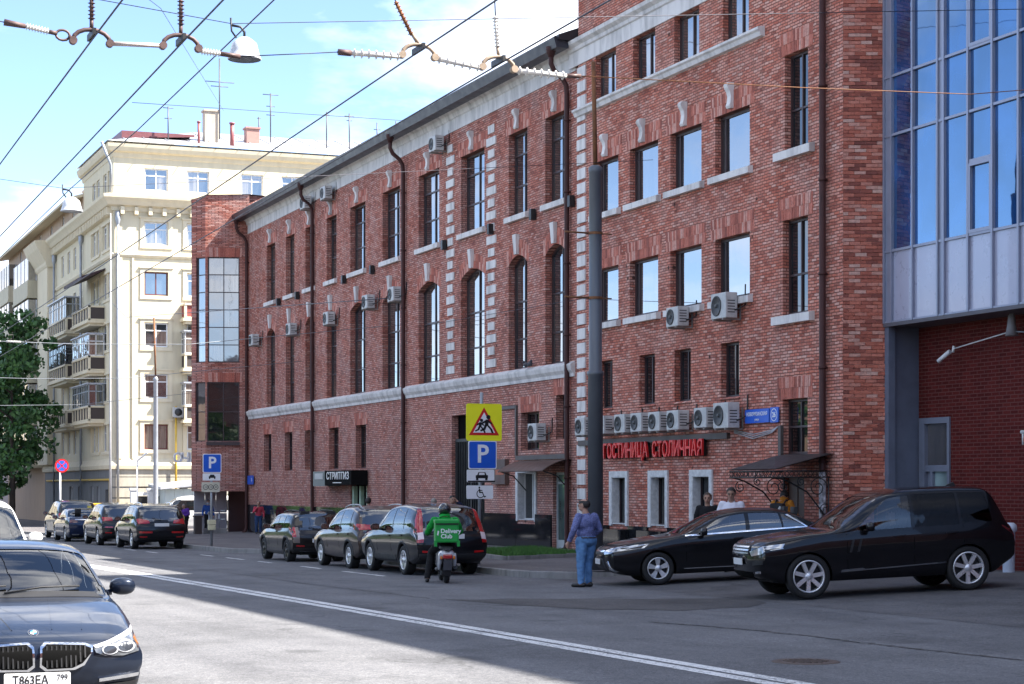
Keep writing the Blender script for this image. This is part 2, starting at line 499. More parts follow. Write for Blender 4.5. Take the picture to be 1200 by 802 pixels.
# ------------------------------------------------------------------ ground, road, pavements
def asphalt(name, col, fine=60., cracks=.5, rough=.85, blot=.25):
    m, n, l, p = new_mat(name)
    pos = n.new('ShaderNodeNewGeometry').outputs['Position']
    mp = nd(n, 'Mapping'); mp.inputs['Scale'].default_value = (1, .12, 1); l.new(pos, mp.inputs['Vector'])
    f1 = noise(n, l, fine, 3, .7, pos)
    f2 = noise(n, l, .55, 6, .6, pos)
    f3 = noise(n, l, 1.1, 4, .6, mp.outputs[0])
    c = ramp(n, l, f2, [(.3, [x*(1-blot) for x in col]), (.5, col), (.72, [x*(1+blot*.7) for x in col])])
    c = mixc(n, l, .8, c, ramp(n, l, f1, [(.25, (.35,.35,.35)), (.5, (1,1,1)), (.72, (2.1,2.1,2.05))]), 'MULTIPLY')
    c = mixc(n, l, .7, c, ramp(n, l, noise(n, l, 24, 3, .75, pos), [(.3, (.55,.55,.56)), (.5, (1,1,1)), (.7, (1.6,1.58,1.55))]), 'MULTIPLY')
    vs_ = nd(n, 'TexVoronoi', Scale=.55); l.new(pos, vs_.inputs['Vector']); c = mixc(n, l, ramp(n, l, math2(n, l, 'ADD', vs_.outputs['Distance'], math2(n, l, 'MULTIPLY', f2, .35)), [(.25, (.55,)*3), (.36, (0,0,0))]), c, [x*.45 for x in col])
    c = mixc(n, l, .35, c, ramp(n, l, noise(n, l, 7, 5, .7, pos), [(.3, (.6,.6,.62)), (.7, (1.35,1.33,1.3))]), 'MULTIPLY')
    c = mixc(n, l, .6, c, ramp(n, l, f3, [(.35, (.7,.7,.72)), (.6, (1.1,1.1,1.1))]), 'MULTIPLY')
    vo = nd(n, 'TexVoronoi', Scale=.23); vo.feature = 'DISTANCE_TO_EDGE'
    wv = n.new('ShaderNodeVectorMath'); wv.operation = 'MULTIPLY_ADD'
    nz = nd(n, 'TexNoise', Scale=1.3, Detail=5.); l.new(pos, nz.inputs['Vector'])
    l.new(nz.outputs['Color'], wv.inputs[0]); wv.inputs[1].default_value = (1.6,)*3; l.new(pos, wv.inputs[2])
    l.new(wv.outputs[0], vo.inputs['Vector'])
    ck = ramp(n, l, vo.outputs['Distance'], [(0, (cracks,)*3), (.012, (0,0,0))])
    ckm = mixc(n, l, 1., ck, ramp(n, l, noise(n, l, .35, 2, .5, pos), [(.45, (0,0,0)), (.6, (1,1,1))]), 'MULTIPLY')
    c = mixc(n, l, ckm, c, (.02,.02,.02))
    l.new(c, p.inputs['Base Color'])
    p.inputs['Roughness'].default_value = rough
    p.inputs['Specular IOR Level'].default_value = .35
    bump(n, l, p, f1, .5, .006)
    MATS[name] = m
    return m
M_ROAD = asphalt('street_asphalt', (.125,.125,.131))
M_COURT = asphalt('forecourt_asphalt', (.105,.102,.105), 70., .5, .85, .35)
M_PAVE = asphalt('pavement_asphalt', (.13,.12,.12), 60., .3, .9, .25)
M_PATCH = asphalt('repaired_asphalt', (.075,.07,.07), 60., .2, .9, .3)
M_GROUND = asphalt('far_ground', (.10,.10,.10), 20., 0, .9)
M_KERB = stone_mat('granite_kerb', (.27,.26,.25), .45, .8)

def line_mat(name, col):
    m, n, l, p = new_mat(name)
    pos = n.new('ShaderNodeNewGeometry').outputs['Position']
    f = noise(n, l, 26, 5, .7, pos); g = noise(n, l, 1.2, 3, .6, pos)
    w = ramp(n, l, math2(n, l, 'ADD', f, math2(n, l, 'MULTIPLY', g, .35)), [(.56, (.10,.10,.105)), (.66, col), (1, col)])
    l.new(w, p.inputs['Base Color']); p.inputs['Roughness'].default_value = .7
    MATS[name] = m
    return m
M_LINE = line_mat('worn_white_road_paint', (.70,.69,.67))

def sheet(name, xs, ys, zf, m, **props):
    mb = MB()
    nx = len(xs)
    verts = [(x(y) if callable(x) else x, y, 0) for y in ys for x in xs]
    verts = [(a, b, zf(a, b)) for a, b, _ in verts]
    faces = [(j*nx+i, j*nx+i+1, (j+1)*nx+i+1, (j+1)*nx+i) for j in range(len(ys)-1) for i in range(nx-1)]
    mb.add(verts, faces)
    return mb.build(name, m, None, **props)

def fr(a, b, n): return [a + (b-a)*i/n for i in range(n+1)]

sheet('ground', [-1500, -300, -60, -8, 30, 80, 400, 1800], [-600, -60, 0, 60, 120, 200, 400, 2600], lambda x, y: gz(y) - .5, M_GROUND, kind='structure')
road = sheet('road', [-30, -8, -2, 4, 9, 13, 17.2], fr(-20, 120, 56) + fr(125, 420, 30), lambda x, y: gz(y), M_ROAD, kind='structure')

KX = 16.3
def pave_edge(Y):
    if Y > 64: return 15.1
    if Y > 62: return KX - (Y-62)/2*(KX-15.1)
    if Y > 41.4: return KX
    t = max(0, min(1, (41.4-Y)/1.8))
    return KX + 1.7*(1-math.sqrt(max(0, 1-t*t)))
pys = [39.6, 39.63, 39.7, 39.85, 40.05, 40.3, 40.6, 41, 41.4] + fr(42, 62, 40) + fr(62.5, 64, 3) + fr(65, 128, 63)
pave = sheet('pavement', [lambda y, k=k: pave_edge(y)+.14 + (26.5-pave_edge(y)-.14)*k/8 for k in range(9)], pys, lambda x, y: gz(y)+.14+.02*(x-16.5), M_PAVE, kind='structure')
sheet('side_street', [15.1, 22, 30, 60, 140], fr(92, 128.9, 8), lambda x, y: gz(y)+.09, M_PAVE, kind='structure')
sheet('far_pavement', [15.2, 18, 24], fr(128.2, 300, 24), lambda x, y: gz(y)+.14, M_PAVE, kind='structure')
court = sheet('forecourt', [16.4, 17, 18, 19, 20, 21, 22, 23, 26], fr(-8, 39.64, 28), lambda x, y: gz(y)+.004+max(0, min(.27, .048*(x-17))), M_COURT, kind='structure')

# kerb stones, one by one
def kerb_run(pts, parent):
    """pts: polyline of the kerb's street edge; stones about a metre long"""
    for (x0, y0), (x1, y1) in zip(pts[:-1], pts[1:]):
        L = math.hypot(x1-x0, y1-y0); n = max(1, round(L))
        tx, ty = (x1-x0)/L, (y1-y0)/L
        nx_, ny_ = (ty, -tx)                                # to the pavement side when walking +Y
        for i in range(n):
            a, b = L*i/n + .006, L*(i+1)/n - .006
            j = random.uniform(-.008, .008)
            q = []
            for s in (a, b):
                cx, cy = x0+tx*s, y0+ty*s
                zb = gz(cy)
                q.append([(cx+nx_*(j), cy+ny_*j, zb-.2), (cx+nx_*(.012+j), cy+ny_*(.012+j), zb+.137), (cx+nx_*(.03+j), cy+ny_*(.03+j), zb+.148), (cx+nx_*.15, cy+ny_*.15, zb+.150), (cx+nx_*.15, cy+ny_*.15, zb-.2)])
            mb = MB(); mb.add(q[0]+q[1], [(0,1,2,3,4), (9,8,7,6,5)] + [(k, 5+k, 5+(k+1) % 5, (k+1) % 5) for k in range(5)])
            mb.build('kerb_stone', M_KERB, parent)
kerb_run([(KX, 62), (KX, 41.4)][::-1] + [(15.1, 64)], pave)
kerb_run([(15.1, 64), (15.1, 128)], pave)
arc = [(KX+1.7*(1-math.cos(t)), 41.4-1.8*math.sin(t)) for t in [R(a) for a in (0, 22, 45, 67, 90)]]
kerb_run(arc[::-1], pave)
kerb_run([(22.4, 39.6), (18.0, 39.6)], pave)

# painted lines (the double centre line drifts slightly)
def cx_line(Y): return 9.42 - (Y-19)*.0225
for off in (-.14, .14):
    mb = MB(); ys = fr(4, 150, 73)
    vs = []
    for y in ys:
        for s in (-.10, .10): vs.append((cx_line(y)+off+s, y, gz(y)+.004))
    mb.add(vs, [(2*i, 2*i+1, 2*i+3, 2*i+2) for i in range(len(ys)-1)])
    mb.build('painted_line', M_LINE, road)
for a, b in ((42.9, 46.2), (48.2, 50.1), (53.2, 54.6), (56.4, 58.6), (60.4, 62.2), (65, 67), (69, 71)):
    mb = MB(); x = 13.72 if a < 63 else 12.9
    mb.add([(x-.06, a, gz(a)+.004), (x+.06, a, gz(a)+.004), (x+.06, b, gz(b)+.004), (x-.06, b, gz(b)+.004)], [(0,1,2,3)])
    mb.build('parking_line', M_LINE, road)
# repaired strip and manhole
mb = MB()
pp = [(11.55, 32.7), (12.0, 32.35), (12.74, 32.5), (13.4, 32.0), (14.12, 31.9), (14.9, 31.35), (15.51, 31.3), (16.6, 30.7), (16.2, 29.4), (15.3, 28.4), (14.6, 28.3), (13.9, 27.96), (13.3, 28.5), (12.75, 28.7), (12.4, 29.6), (12.0, 30.6)]
mb.add([(x, y, gz(y)+.005) for x, y in pp], [tuple(range(len(pp)))])
mb.build('asphalt_patch', M_PATCH, road)
def seam(pts, w, zoff=.006):
    mb = MB(); vs = []; rs = random.Random(3); P = []
    for (x0, y0), (x1, y1) in zip(pts[:-1], pts[1:]):
        for k in range(14): t = k/14; P.append((x0+(x1-x0)*t+rs.gauss(0, .035), y0+(y1-y0)*t))
    for i, (x, y) in enumerate(P):
        h = w*rs.uniform(.35, 1.2); vs += [(x-h, y, gz(y)+zoff), (x+h, y, gz(y)+zoff)]
    mb.add(vs, [(2*i, 2*i+1, 2*i+3, 2*i+2) for i in range(len(P)-1)])
    return mb.build('tar_seam', M_PATCH, road)
seam([(12.2, 25.6), (12.6, 24.4), (12.85, 23.2), (12.93, 22.0), (12.97, 20.5), (13.07, 19.2), (13.3, 17.6), (13.5, 14)], .045)
seam([(11.4, 33), (11.1, 38), (10.9, 46), (10.7, 58), (10.6, 80)], .02)
def disc(cx, cy, r, z, n=28): return [(cx+r*math.cos(2*math.pi*k/n), cy+r*math.sin(2*math.pi*k/n), z) for k in range(n)]
mc = thing('manhole_cover', 'round cast iron manhole cover sunk in the shaded street near the centre line', 'manhole', (10.9, 18.9, gz(18.9)))
mb = MB(); mb.lathe([(.0,.010), (.26,.010), (.28,.006), (.30,.010), (.36,.010), (.38,.002)], (0,0,0), 30)
mb.build('cover', mat('rusty_cast_iron', (.085,.06,.05), .6, .4, var=.4, vscale=20), mc, local=True)
mb = MB()
for i in range(-3, 4):
    h = math.sqrt(max(0, .24**2-(i*.07)**2)); mb.box(i*.07-.012, i*.07+.012, -h, h, .010, .016)
mb.build('ribs', MATS['rusty_cast_iron'], mc, local=True)

# lawn strip in the pavement with its edging
gl = [(18.45, 47.3), (21.2, 47.9), (21.9, 54.2), (20.3, 54.0), (18.9, 50.5)]
def pz(x, y): return gz(y)+.14+.02*(x-16.5)
mb = MB(); mb.add([(x, y, pz(x, y)+.05) for x, y in gl], [tuple(range(5))])
soil = mb.build('flower_bed', mat('dark_soil', (.06,.05,.035), .95, var=.3), None, label='narrow bed of soil under the grass strip on the pavement', category='flower bed')
for a, b in zip(gl, gl[1:]+gl[:1]):
    d = Vector((b[0]-a[0], b[1]-a[1], 0)); L = d.length; d.normalize(); nn = Vector((d.y, -d.x, 0)); n = max(1, round(L/1.0))
    for i in range(n):
        c = Vector((a[0], a[1], 0)) + d*(L*(i+.5)/n); c.z = pz(c.x, c.y)+.03
        mb = MB(); mb.obox(c+nn*.05, d*(L/n/2-.006), nn*.05, Vector((0,0,.07))); mb.build('edging_stone', M_KERB, soil)
M_GRASS = island_mat('lawn_grass', [(0, (.03,.10,.012)), (.6, (.05,.17,.02)), (1, (.10,.22,.04))], .7, .1)
mb = MB(); cx, cy = sum(p[0] for p in gl)/5, sum(p[1] for p in gl)/5
def inpoly(x, y, P):
    c = False
    for (x0, y0), (x1, y1) in zip(P, P[1:]+P[:1]):
        if (y0 > y) != (y1 > y) and x < (x1-x0)*(y-y0)/(y1-y0)+x0: c = not c
    return c
k = 0
while k < 9000:
    x, y = random.uniform(18.4, 22), random.uniform(47.2, 54.3)
    if not inpoly(x, y, gl): continue
    k += 1
    a = random.uniform(0, 6.28); h = random.uniform(.05, .13); w = .012; z = pz(x, y)+.05
    dx, dy = math.cos(a)*w, math.sin(a)*w; lx, ly = random.uniform(-.05, .05), random.uniform(-.05, .05)
    mb.add([(x-dx, y-dy, z), (x+dx, y+dy, z), (x+lx, y+ly, z+h)], [(0,1,2)])
mb.build('grass', M_GRASS, None, kind='stuff', label='bright green grass strip set in the pavement', category='grass')

# ------------------------------------------------------------------ old brick building (long three storey range)
FX = Face((22.7, 0, 0), (0, 1, 0), (1, 0, 0))
brick = thing('brick_building', 'long old red brick building with white quoins, tall arched windows and dark eaves', 'building', (22.7, 72, -.3))
WY = [(87.3, 88.85), (83.95, 85.4), (80.7, 82.15), (77.4, 78.85), (73.4, 75.45), (69.1, 71.2), (64.7, 66.95), (60.22, 62.48), (56.45, 58.05), (53.4, 55.0)]
top = [(a, b, 10.42, 13.02) for a, b in WY]
midw = [(a, b, 5.56, 9.13, .27) for a, b in WY]
low = [(88.0, 89.35, 2.6, 4.3), (84.3, 85.6, 2.6, 4.3), (80.9, 82.2, 2.6, 4.3), (77.1, 78.5, 2.6, 4.3), (73.3, 74.7, 2.6, 4.3), (55.5, 57.0, 3.0, 4.18), (53.2, 54.15, 3.29, 4.6)]
wsmall = (55.8, 57.2, .84, 2.32); door_o = (53.3, 54.4, -.04, 2.3); gate_o = (60.2, 63.4, -.6, 4.3); strip_o = (73.2, 75.4, -.7, 1.95)
mb = wall(FX, 52.2, 92.6, -1, 14.1, top + midw + low + [wsmall, door_o, gate_o, strip_o], .24)
mb.quad = None
mb.add([(22.7,92.6,-1), (38,92.6,-1), (38,92.6,15), (22.7,92.6,15)], [(0,1,2,3)])
mb.add([(38,52.2,-1), (38,92.6,-1), (38,92.6,15), (38,52.2,15)], [(0,1,2,3)])
mb.build('wall', M_BRICK2, brick)

def frame6(o, r=0): return dict(cols=(.47,), rows=(.27, .74), dep=.24, fw=.07)
for i, o in enumerate(top):
    window(FX, brick, o, cols=(.46,), rows=(.36, .74), dep=.24, fw=.07, sill=(.12, .2, .13))
for i, o in enumerate(midw):
    window(FX, brick, o, cols=(.46,), rows=(.27, .6), dep=.24, fw=.07)
for o in low: window(FX, brick, o, cols=(.55,), rows=(.6,), dep=.26, fw=.06, gmat=M_GLASSD)
mbw = MB()
ws = window(FX, brick, wsmall, cols=(.5,), rows=(), dep=.22, fw=.05, fmat=M_FRAMEW, gmat=M_GLASSD)
M_GREYPLASTER = mat('whitewashed_brick', (.60,.60,.60), .85, var=.2, vscale=9, bmp=.3)
def surround(face, o, w, out, parent, name='window_surround'):
    m_ = MB(); a, b, c, d = o[:4]
    face.box(m_, a-w, a, c-w*.3, d, -out, .02); face.box(m_, b, b+w, c-w*.3, d, -out, .02); face.box(m_, a-w, b+w, d, d+w, -out, .02)
    # splayed whitewashed jamb inside the reveal
    face.box(m_, b-.03, b+.003, c, d, -out+.01, .23); face.box(m_, a-.003, a+.02, c, d, -out+.01, .23); face.box(m_, a+.02, b-.03, d-.02, d+.003, -out+.01, .23); face.box(m_, a+.02, b-.03, c-.003, c+.02, -out+.01, .23)
    return m_.build(name, M_GREYPLASTER, parent)
surround(FX, wsmall, .15, .05, brick)
dm = MB(); FX.box(dm, door_o[0], door_o[0]+.07, door_o[2], door_o[3], .12, .2); FX.box(dm, door_o[1]-.07, door_o[1], door_o[2], door_o[3], .12, .2)
FX.box(dm, door_o[0]+.07, door_o[1]-.07, door_o[3]-.07, door_o[3], .12, .2); FX.box(dm, door_o[0]+.07, door_o[1]-.07, .0, .28, .125, .195); FX.box(dm, door_o[0]+.07, door_o[1]-.07, 1.95, 2.02, .125, .195)
dr = dm.build('door', mat('pale_grey_door_frame', (.42,.46,.47), .4), brick)
pm = MB(); FX.quad(pm, door_o[0]+.05, door_o[1]-.05, .2, 2.24, .16); pm.build('pane', glass_mat('greenish_door_glass', (.08,.14,.13), 1.6), dr)
hm = MB(); hm.tube([FX.p(53.45, .9, .06), FX.p(53.45, 1.35, .06)], .015, 8); FX.box(hm, 53.44, 53.46, .93, .95, .06, .13); FX.box(hm, 53.44, 53.46, 1.3, 1.32, .06, .13); hm.build('handle', M_FRAMEW, dr)
# entrance recess and the club door
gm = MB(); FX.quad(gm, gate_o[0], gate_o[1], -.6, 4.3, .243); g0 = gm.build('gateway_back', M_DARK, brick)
gm = MB()
FX.box(gm, 60.3, 60.42, -.4, 3.5, .1, .18); FX.box(gm, 63.2, 63.32, -.4, 3.5, .1, .18); FX.box(gm, 61.7, 61.8, -.4, 3.5, .1, .18); FX.box(gm, 60.42, 63.2, 3.4, 3.5, .1, .18)
gm.build('gate_frame', M_BLACKMETAL, brick)
for k in range(16):
    gm = MB(); u = 60.5+k*.175; FX.box(gm, u, u+.03, -.4, 3.4, .12, .15); gm.build('gate_bar', M_BLACKMETAL, brick)
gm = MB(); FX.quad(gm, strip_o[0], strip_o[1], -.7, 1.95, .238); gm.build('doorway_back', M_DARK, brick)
cd = MB(); FX.box(cd, 73.25, 73.45, -.6, 1.9, .05, .2); FX.box(cd, 75.1, 75.35, -.6, 1.9, .05, .2); FX.box(cd, 74.2, 74.38, -.6, 1.9, .05, .2)
cd.build('doorway_post', mat('pale_green_panel', (.42,.56,.40), .5), brick)

def soldier(face, o, rows, parent, h=.24, ext=.28, out=.012):
    """brick flat arch above an opening: rows of bricks on end, each with its own joint"""
    o = (o + (0,))[:5] if len(o) == 4 else o
    ua, ub, za, zb, r = o; m_ = MB(); c = (ua+ub)/2
    for k in range(rows):
        n = int((ub-ua+2*ext)/.085)
        for i in range(n):
            u = ua-ext + (i+.5)*(ub-ua+2*ext)/n
            base = arch_z(o, min(max(u, ua), ub)) + k*(h+.008) + .004
            t = (u-c)/(ub-ua)*.10
            w = .0375; d = out*.4 + random.uniform(0, .012)
            q = [face.p(u-w+t*0, base, -d), face.p(u+w, base, -d), face.p(u+w+t*h*1.4, base+h, -d), face.p(u-w+t*h*1.4, base+h, -d)]
            m_.prism(q, face.N*(d+.01))
    return m_.build('brick_lintel', M_SOLDIER, parent, kind='stuff')
for o in top: soldier(FX, o, 2, brick)
for o in midw: soldier(FX, o, 2, brick, ext=.12)
for o in low: soldier(FX, o, 2, brick, ext=.18)

def scroll_key(face, u, z, parent, w=.2, h=.62):
    prof = [(0,0), (-.10,.0), (-.13,.06), (-.10,.16), (-.085,.3), (-.11,.42), (-.17,.52), (-.19,.60), (-.15,.66), (0,.66)]
    m_ = MB(); m_.prism([face.p(u-w/2, z+b*h/.66, a) for a, b in prof], face.U*w); m_.build('keystone', M_WHITE, parent)
def wedge_key(face, u, z, parent, h=.62):
    m_ = MB(); m_.prism([face.p(u-.1, z, -.1), face.p(u+.1, z, -.1), face.p(u+.15, z+h, -.14), face.p(u-.15, z+h, -.14)], face.N*.13); m_.build('keystone', M_WHITE, parent)
for a, b in WY:
    scroll_key(FX, (a+b)/2, 13.10, brick)
    wedge_key(FX, (a+b)/2, 9.16, brick)
# quoin strips
def quoins(face, uc, z0, z1, pitch, wide, narrow, h, parent, out=.03):
    z, k = z0, 0
    while z + h < z1:
        w = wide if k % 2 == 0 else narrow
        m_ = MB(); j = random.uniform(-.012, .012); face.box(m_, uc-w/2+j, uc+w/2+j, z, z+h, -out-random.uniform(0, .012), .01); m_.build('quoin', M_WHITE, parent)
        z += pitch; k += 1
quoins(FX, 63.5, 5.75, 14.0, .40, .78, .5, .26, brick)
quoins(FX, 59.55, 5.75, 14.0, .40, .84, .55, .26, brick)
# string course, frieze and cornice
def course(face, prof, u0, u1, name, m, parent):
    m_ = MB(); m_.prism([face.p(u0, z, d) for d, z in prof], face.U*(u1-u0)); return m_.build(name, m, parent)
course(FX, [(0,5.10), (-.05,5.10), (-.06,5.2), (-.13,5.3), (-.16,5.42), (-.16,5.46), (.0,5.555)], 52.7, 92.5, 'string_course', M_WHITE, brick)
course(FX, [(0,14.02), (-.03,14.02), (-.03,14.42), (-.08,14.46), (-.12,14.6), (-.26,14.7), (-.30,14.8), (0,14.82)], 52.6, 92.6, 'cornice', M_WHITE, brick)
M_ROOF = mat('dark_sheet_roof', (.035,.03,.034), .5, .2, var=.2)
mb = MB(); mb.prism([(22.05,52.4,14.83), (22.05,52.4,14.98), (30,52.4,18.0), (38,52.4,15.0), (38,52.4,14.83)], (0,40.4,0)); mb.build('roof', M_ROOF, brick)
gut = MB(); gut.prism([(22.02,52.5,14.62), (22.4,52.5,14.62), (22.4,52.5,14.80), (21.98,52.5,14.95), (21.94,52.5,14.9)], (0,40.3,0)); gut.build('gutter', mat('grey_gutter_metal', (.035,.035,.045), .45, .2), brick)

def downpipe(face, u, ztop, zbot, parent, hopper=True, r=.075, out=.12, m=None):
    m_ = MB(); pts = []
    if hopper:
        pts = [face.p(u, ztop, -.62), face.p(u, ztop-.35, -.62), face.p(u, ztop-.55, -.52), face.p(u, ztop-.75, -.26), face.p(u, ztop-.95, -out-.02)]
    pts += [face.p(u, ztop-1.2, -out), face.p(u, zbot+.35, -out), face.p(u, zbot+.2, -out-.05), face.p(u, zbot+.1, -out-.2)]
    m_.tube(pts, r, 10)
    p = m_.build('downpipe', m or M_PIPE, parent)
    z = ztop-2.
    while z > zbot+.6:
        c = MB(); c.cyl(face.p(u, z, -out), face.p(u, z+.06, -out), r+.018, n=10); face.box(c, u-.02, u+.02, z+.01, z+.05, -out, .0); c.build('pipe_clip', m or M_PIPE, p); z -= 2.1
    if hopper:
        c = MB(); c.lathe([(.0,-.16), (.085,-.16), (.16,.06), (.16,.14), (.0,.14)], face.p(u, ztop, -.62), 10); c.build('hopper', m or M_PIPE, p)
    return p
for u in (80.64, 68.35, 53.05, 92.25): downpipe(FX, u, 14.6, -.15 if u < 60 else -.45, brick)
# polished plinth slabs
for a, b in ((54.45, 55.7), (57.3, 60.15), (63.45, 66.2), (66.2, 69.0), (69.0, 71.1), (71.1, 73.15), (75.45, 78.2), (78.2, 81.0), (81.0, 84.0), (84.0, 87.0), (87.0, 89.8), (89.8, 92.4)):
    m_ = MB(); FX.box(m_, a+.004, b-.004, -.9, 1.03+random.uniform(-.004, .004), -.06-random.uniform(0, .003), .01); m_.build('plinth_slab', M_GRANITE, brick)
m_ = MB(); FX.box(m_, 55.7, 57.3, -.9, .72, -.055, .01); m_.build('plinth_slab', M_GRANITE, brick)
# cable ducts and ledge by the side entrance
m_ = MB(); FX.box(m_, 57.32, 59.3, 4.33, 4.43, -.07, 0); FX.box(m_, 57.25, 57.35, 2.86, 4.43, -.07, 0); m_.build('cable_duct', mat('old_steel_duct', (.09,.075,.07), .6), brick)
m_ = MB(); FX.box(m_, 53.2, 57.25, 2.70, 2.84, -.09, 0); m_.build('ledge', M_PIPE if False else MATS['old_steel_duct'], brick)
# curved awning over the side door
aw = MB(); pr = []
for k in range(8):
    t = k/7; pr.append((-.95*t, 2.66 - .34*t*t))
aw.add([FX.p(u, z, d) for u in (52.95, 56.6) for d, z in pr] + [FX.p(u, z+.02, d) for u in (52.95, 56.6) for d, z in pr],
       [(i, i+1, 9+i, 8+i) for i in range(7)] + [(16+i, 16+i+1, 25+i, 24+i) for i in range(7)])
awn = aw.build('awning', mat('brown_polycarbonate', (.12,.075,.06), .35), brick)
for u in (53.05, 56.5):
    s_ = MB(); s_.tube([FX.p(u, 1.75, -.02), FX.p(u, 2.2, -.45), FX.p(u, 2.34, -.9)], .018, 6); s_.tube([FX.p(u, z, d) for d, z in pr], .016, 6); s_.build('awning_bracket', M_BLACKMETAL, awn)
# roof edge things on the wall: small square lamps below the top sills
for u in (86.3, 83.1, 76.0, 72.2, 63.9, 59.4, 55.75, 52.75):
    m_ = MB(); FX.box(m_, u-.09, u+.09, 10.05, 10.38, -.2, -.04); FX.box(m_, u-.03, u+.03, 10.15, 10.25, -.05, 0); m_.build('wall_lamp', M_BLACKMETAL, brick)

# ------------------------------------------------------------------ hotel range
FH = Face((22.62, 0, 0), (0, 1, 0), (1, 0, 0))
hotel = thing('hotel_building', 'tall red brick hotel with white cornice ledge and a letter sign over the door', 'building', (22.62, 45, -.1))
H4 = [(49.66, 51.04), (47.15, 48.52), (44.58, 46.0), (41.95, 43.3)]
H3 = [(49.5, 51.1), (46.97, 48.75), (44.45, 46.24), (41.9, 43.7)]
H1 = [(49.89, 50.82), (47.17, 48.14), (45.05, 45.98), (42.43, 43.41)]
h4 = [(a, b, 12.82, 14.08) for a, b in H4]; h3 = [(a, b, 9.6, 11.07) for a, b in H3]; h2 = [(a, b, 6.5, 8.02) for a, b in H3]; h1 = [(a, b, 4.07, 5.42) for a, b in H1]
h0 = [(48.97, 49.87, .84, 2.14), (46.48, 47.36, .84, 2.14), (43.96, 44.9, .84, 2.14)]
he = [(39.12, 40.2, 9.68, 11.89), (39.13, 40.29, 5.86, 8.06), (39.14, 40.3, 2.62, 3.9)]
hd = (39.3, 40.3, .05, 2.1)
TOPZ = 16.5
mb = wall(FH, 37.6, 52.3, -.8, TOPZ, h4+h3+h2+h1+h0+he+[hd], .2)
mb.build('wall', M_BRICK, hotel)
EB = Vector((23.48, 37.26, 0)); EA = Vector((22.62, 37.6, 0)); EU = (EB-EA).normalized(); EL = (EB-EA).length
rt = MB(); rt.add([EA+EU*.01+Vector((.004,.01,-.8)), EB+Vector((0,.01,-.8)), EB+Vector((0,.01,TOPZ)), EA+EU*.01+Vector((.004,.01,TOPZ))], [(0,1,2,3)]); rt.box(23.5, 38, 37.5, 37.64, -.8, TOPZ); rt.box(22.7, 38, 52.24, 52.28, 14, TOPZ); rt.box(38, 38.2, 37.6, 52.3, -.8, TOPZ); rt.box(22.7, 38, 37.7, 52.2, TOPZ-.3, TOPZ-.1); rt.build('side_wall', M_BRICK, hotel)
# the end wall's bricks, laid one by one
FE = Face(EA, EU, (-EU.y, EU.x, 0))
eb = MB(); z = -.6; row = 0
while z < 13.4:
    u = 0.; first = True
    while u < EL:
        w = (.125 if row % 2 and first else .255) + random.uniform(-.012, .012); first = False
        w = min(w, EL-u)
        if w > .03: FE.box(eb, u+.004, u+w-.006, z+.006, z+.076+random.uniform(-.004, .003), -.004-random.uniform(0, .014), .02)
        u += max(w, .02)
    z += .082; row += 1
M_SBRICK = island_mat('end_wall_bricks', [(0, (.20,.06,.046)), (.25, (.37,.105,.07)), (.55, (.50,.15,.096)), (.8, (.55,.21,.15)), (1, (.60,.37,.30))])
eb.build('brick', M_SBRICK, hotel, kind='stuff')
for i, o in enumerate(h4):
    w = window(FH, hotel, o, cols=(.45,), dep=.19, fw=.06)
for o in h3: window(FH, hotel, o, cols=(.86,), dep=.19, fw=.07, sill=(.16, .19, .14))
for o in h2: window(FH, hotel, o, cols=(.86,), dep=.19, fw=.07, sill=(.16, .19, .14))
for o in h1: window(FH, hotel, o, cols=(.5,), dep=.19, fw=.06, gmat=M_GLASSD, sill=(.04, .06, .04), sillmat=MATS['old_red_brick'])
for o in he[:2]: window(FH, hotel, o, cols=(.5,), rows=(.42,), dep=.19, fw=.06, gmat=M_GLASSD, sill=(.3, .22, .15))
window(FH, hotel, he[2], cols=(.5,), rows=(.5,), dep=.19, fw=.06, gmat=M_GLASSD, sill=(.05, .06, .05), sillmat=M_FRAMEB)
for o in h0:
    window(FH, hotel, o, cols=(), rows=(), dep=.22, fw=.05, fmat=M_FRAMEB, gmat=M_GLASSD); surround(FH, o, .16, .05, hotel)
for o in h3+h2+he: soldier(FH, o, 2, hotel, h=.25, ext=.22)
for a, b in H3: scroll_key(FH, (a+b)/2, 11.14, hotel)
quoins(FH, 52.0, .25, 14.0, .42, .58, .58, .31, hotel, out=.04)
course(FH, [(0,12.56), (-.1,12.58), (-.14,12.68), (-.19,12.72), (-.19,12.78), (0,12.81)], 41.15, 52.35, 'ledge', M_WHITE, hotel)
course(FH, [(0,14.09), (-.04,14.09), (-.04,14.5), (-.09,14.53), (-.11,14.62), (-.22,14.70), (-.24,14.8), (-.02,14.83)], 37.6, 52.9, 'cornice', M_WHITE, hotel)
course(FH, [(0,16.3), (-.2,16.35), (-.25,16.55), (.3,16.6), (.3,16.3)], 37.6, 52.4, 'parapet_cap', M_ROOF, hotel)
downpipe(FH, 38.28, 17, .1, hotel, hopper=False)
m_ = MB(); m_.cyl(FH.p(38.28, .3, -.12), FH.p(38.28, 2.2, -.12), .082, n=12); m_.build('pipe_stickers', None or mat('flaking_stickers', (.35,.35,.38), .7, var=.95, vscale=9), hotel)
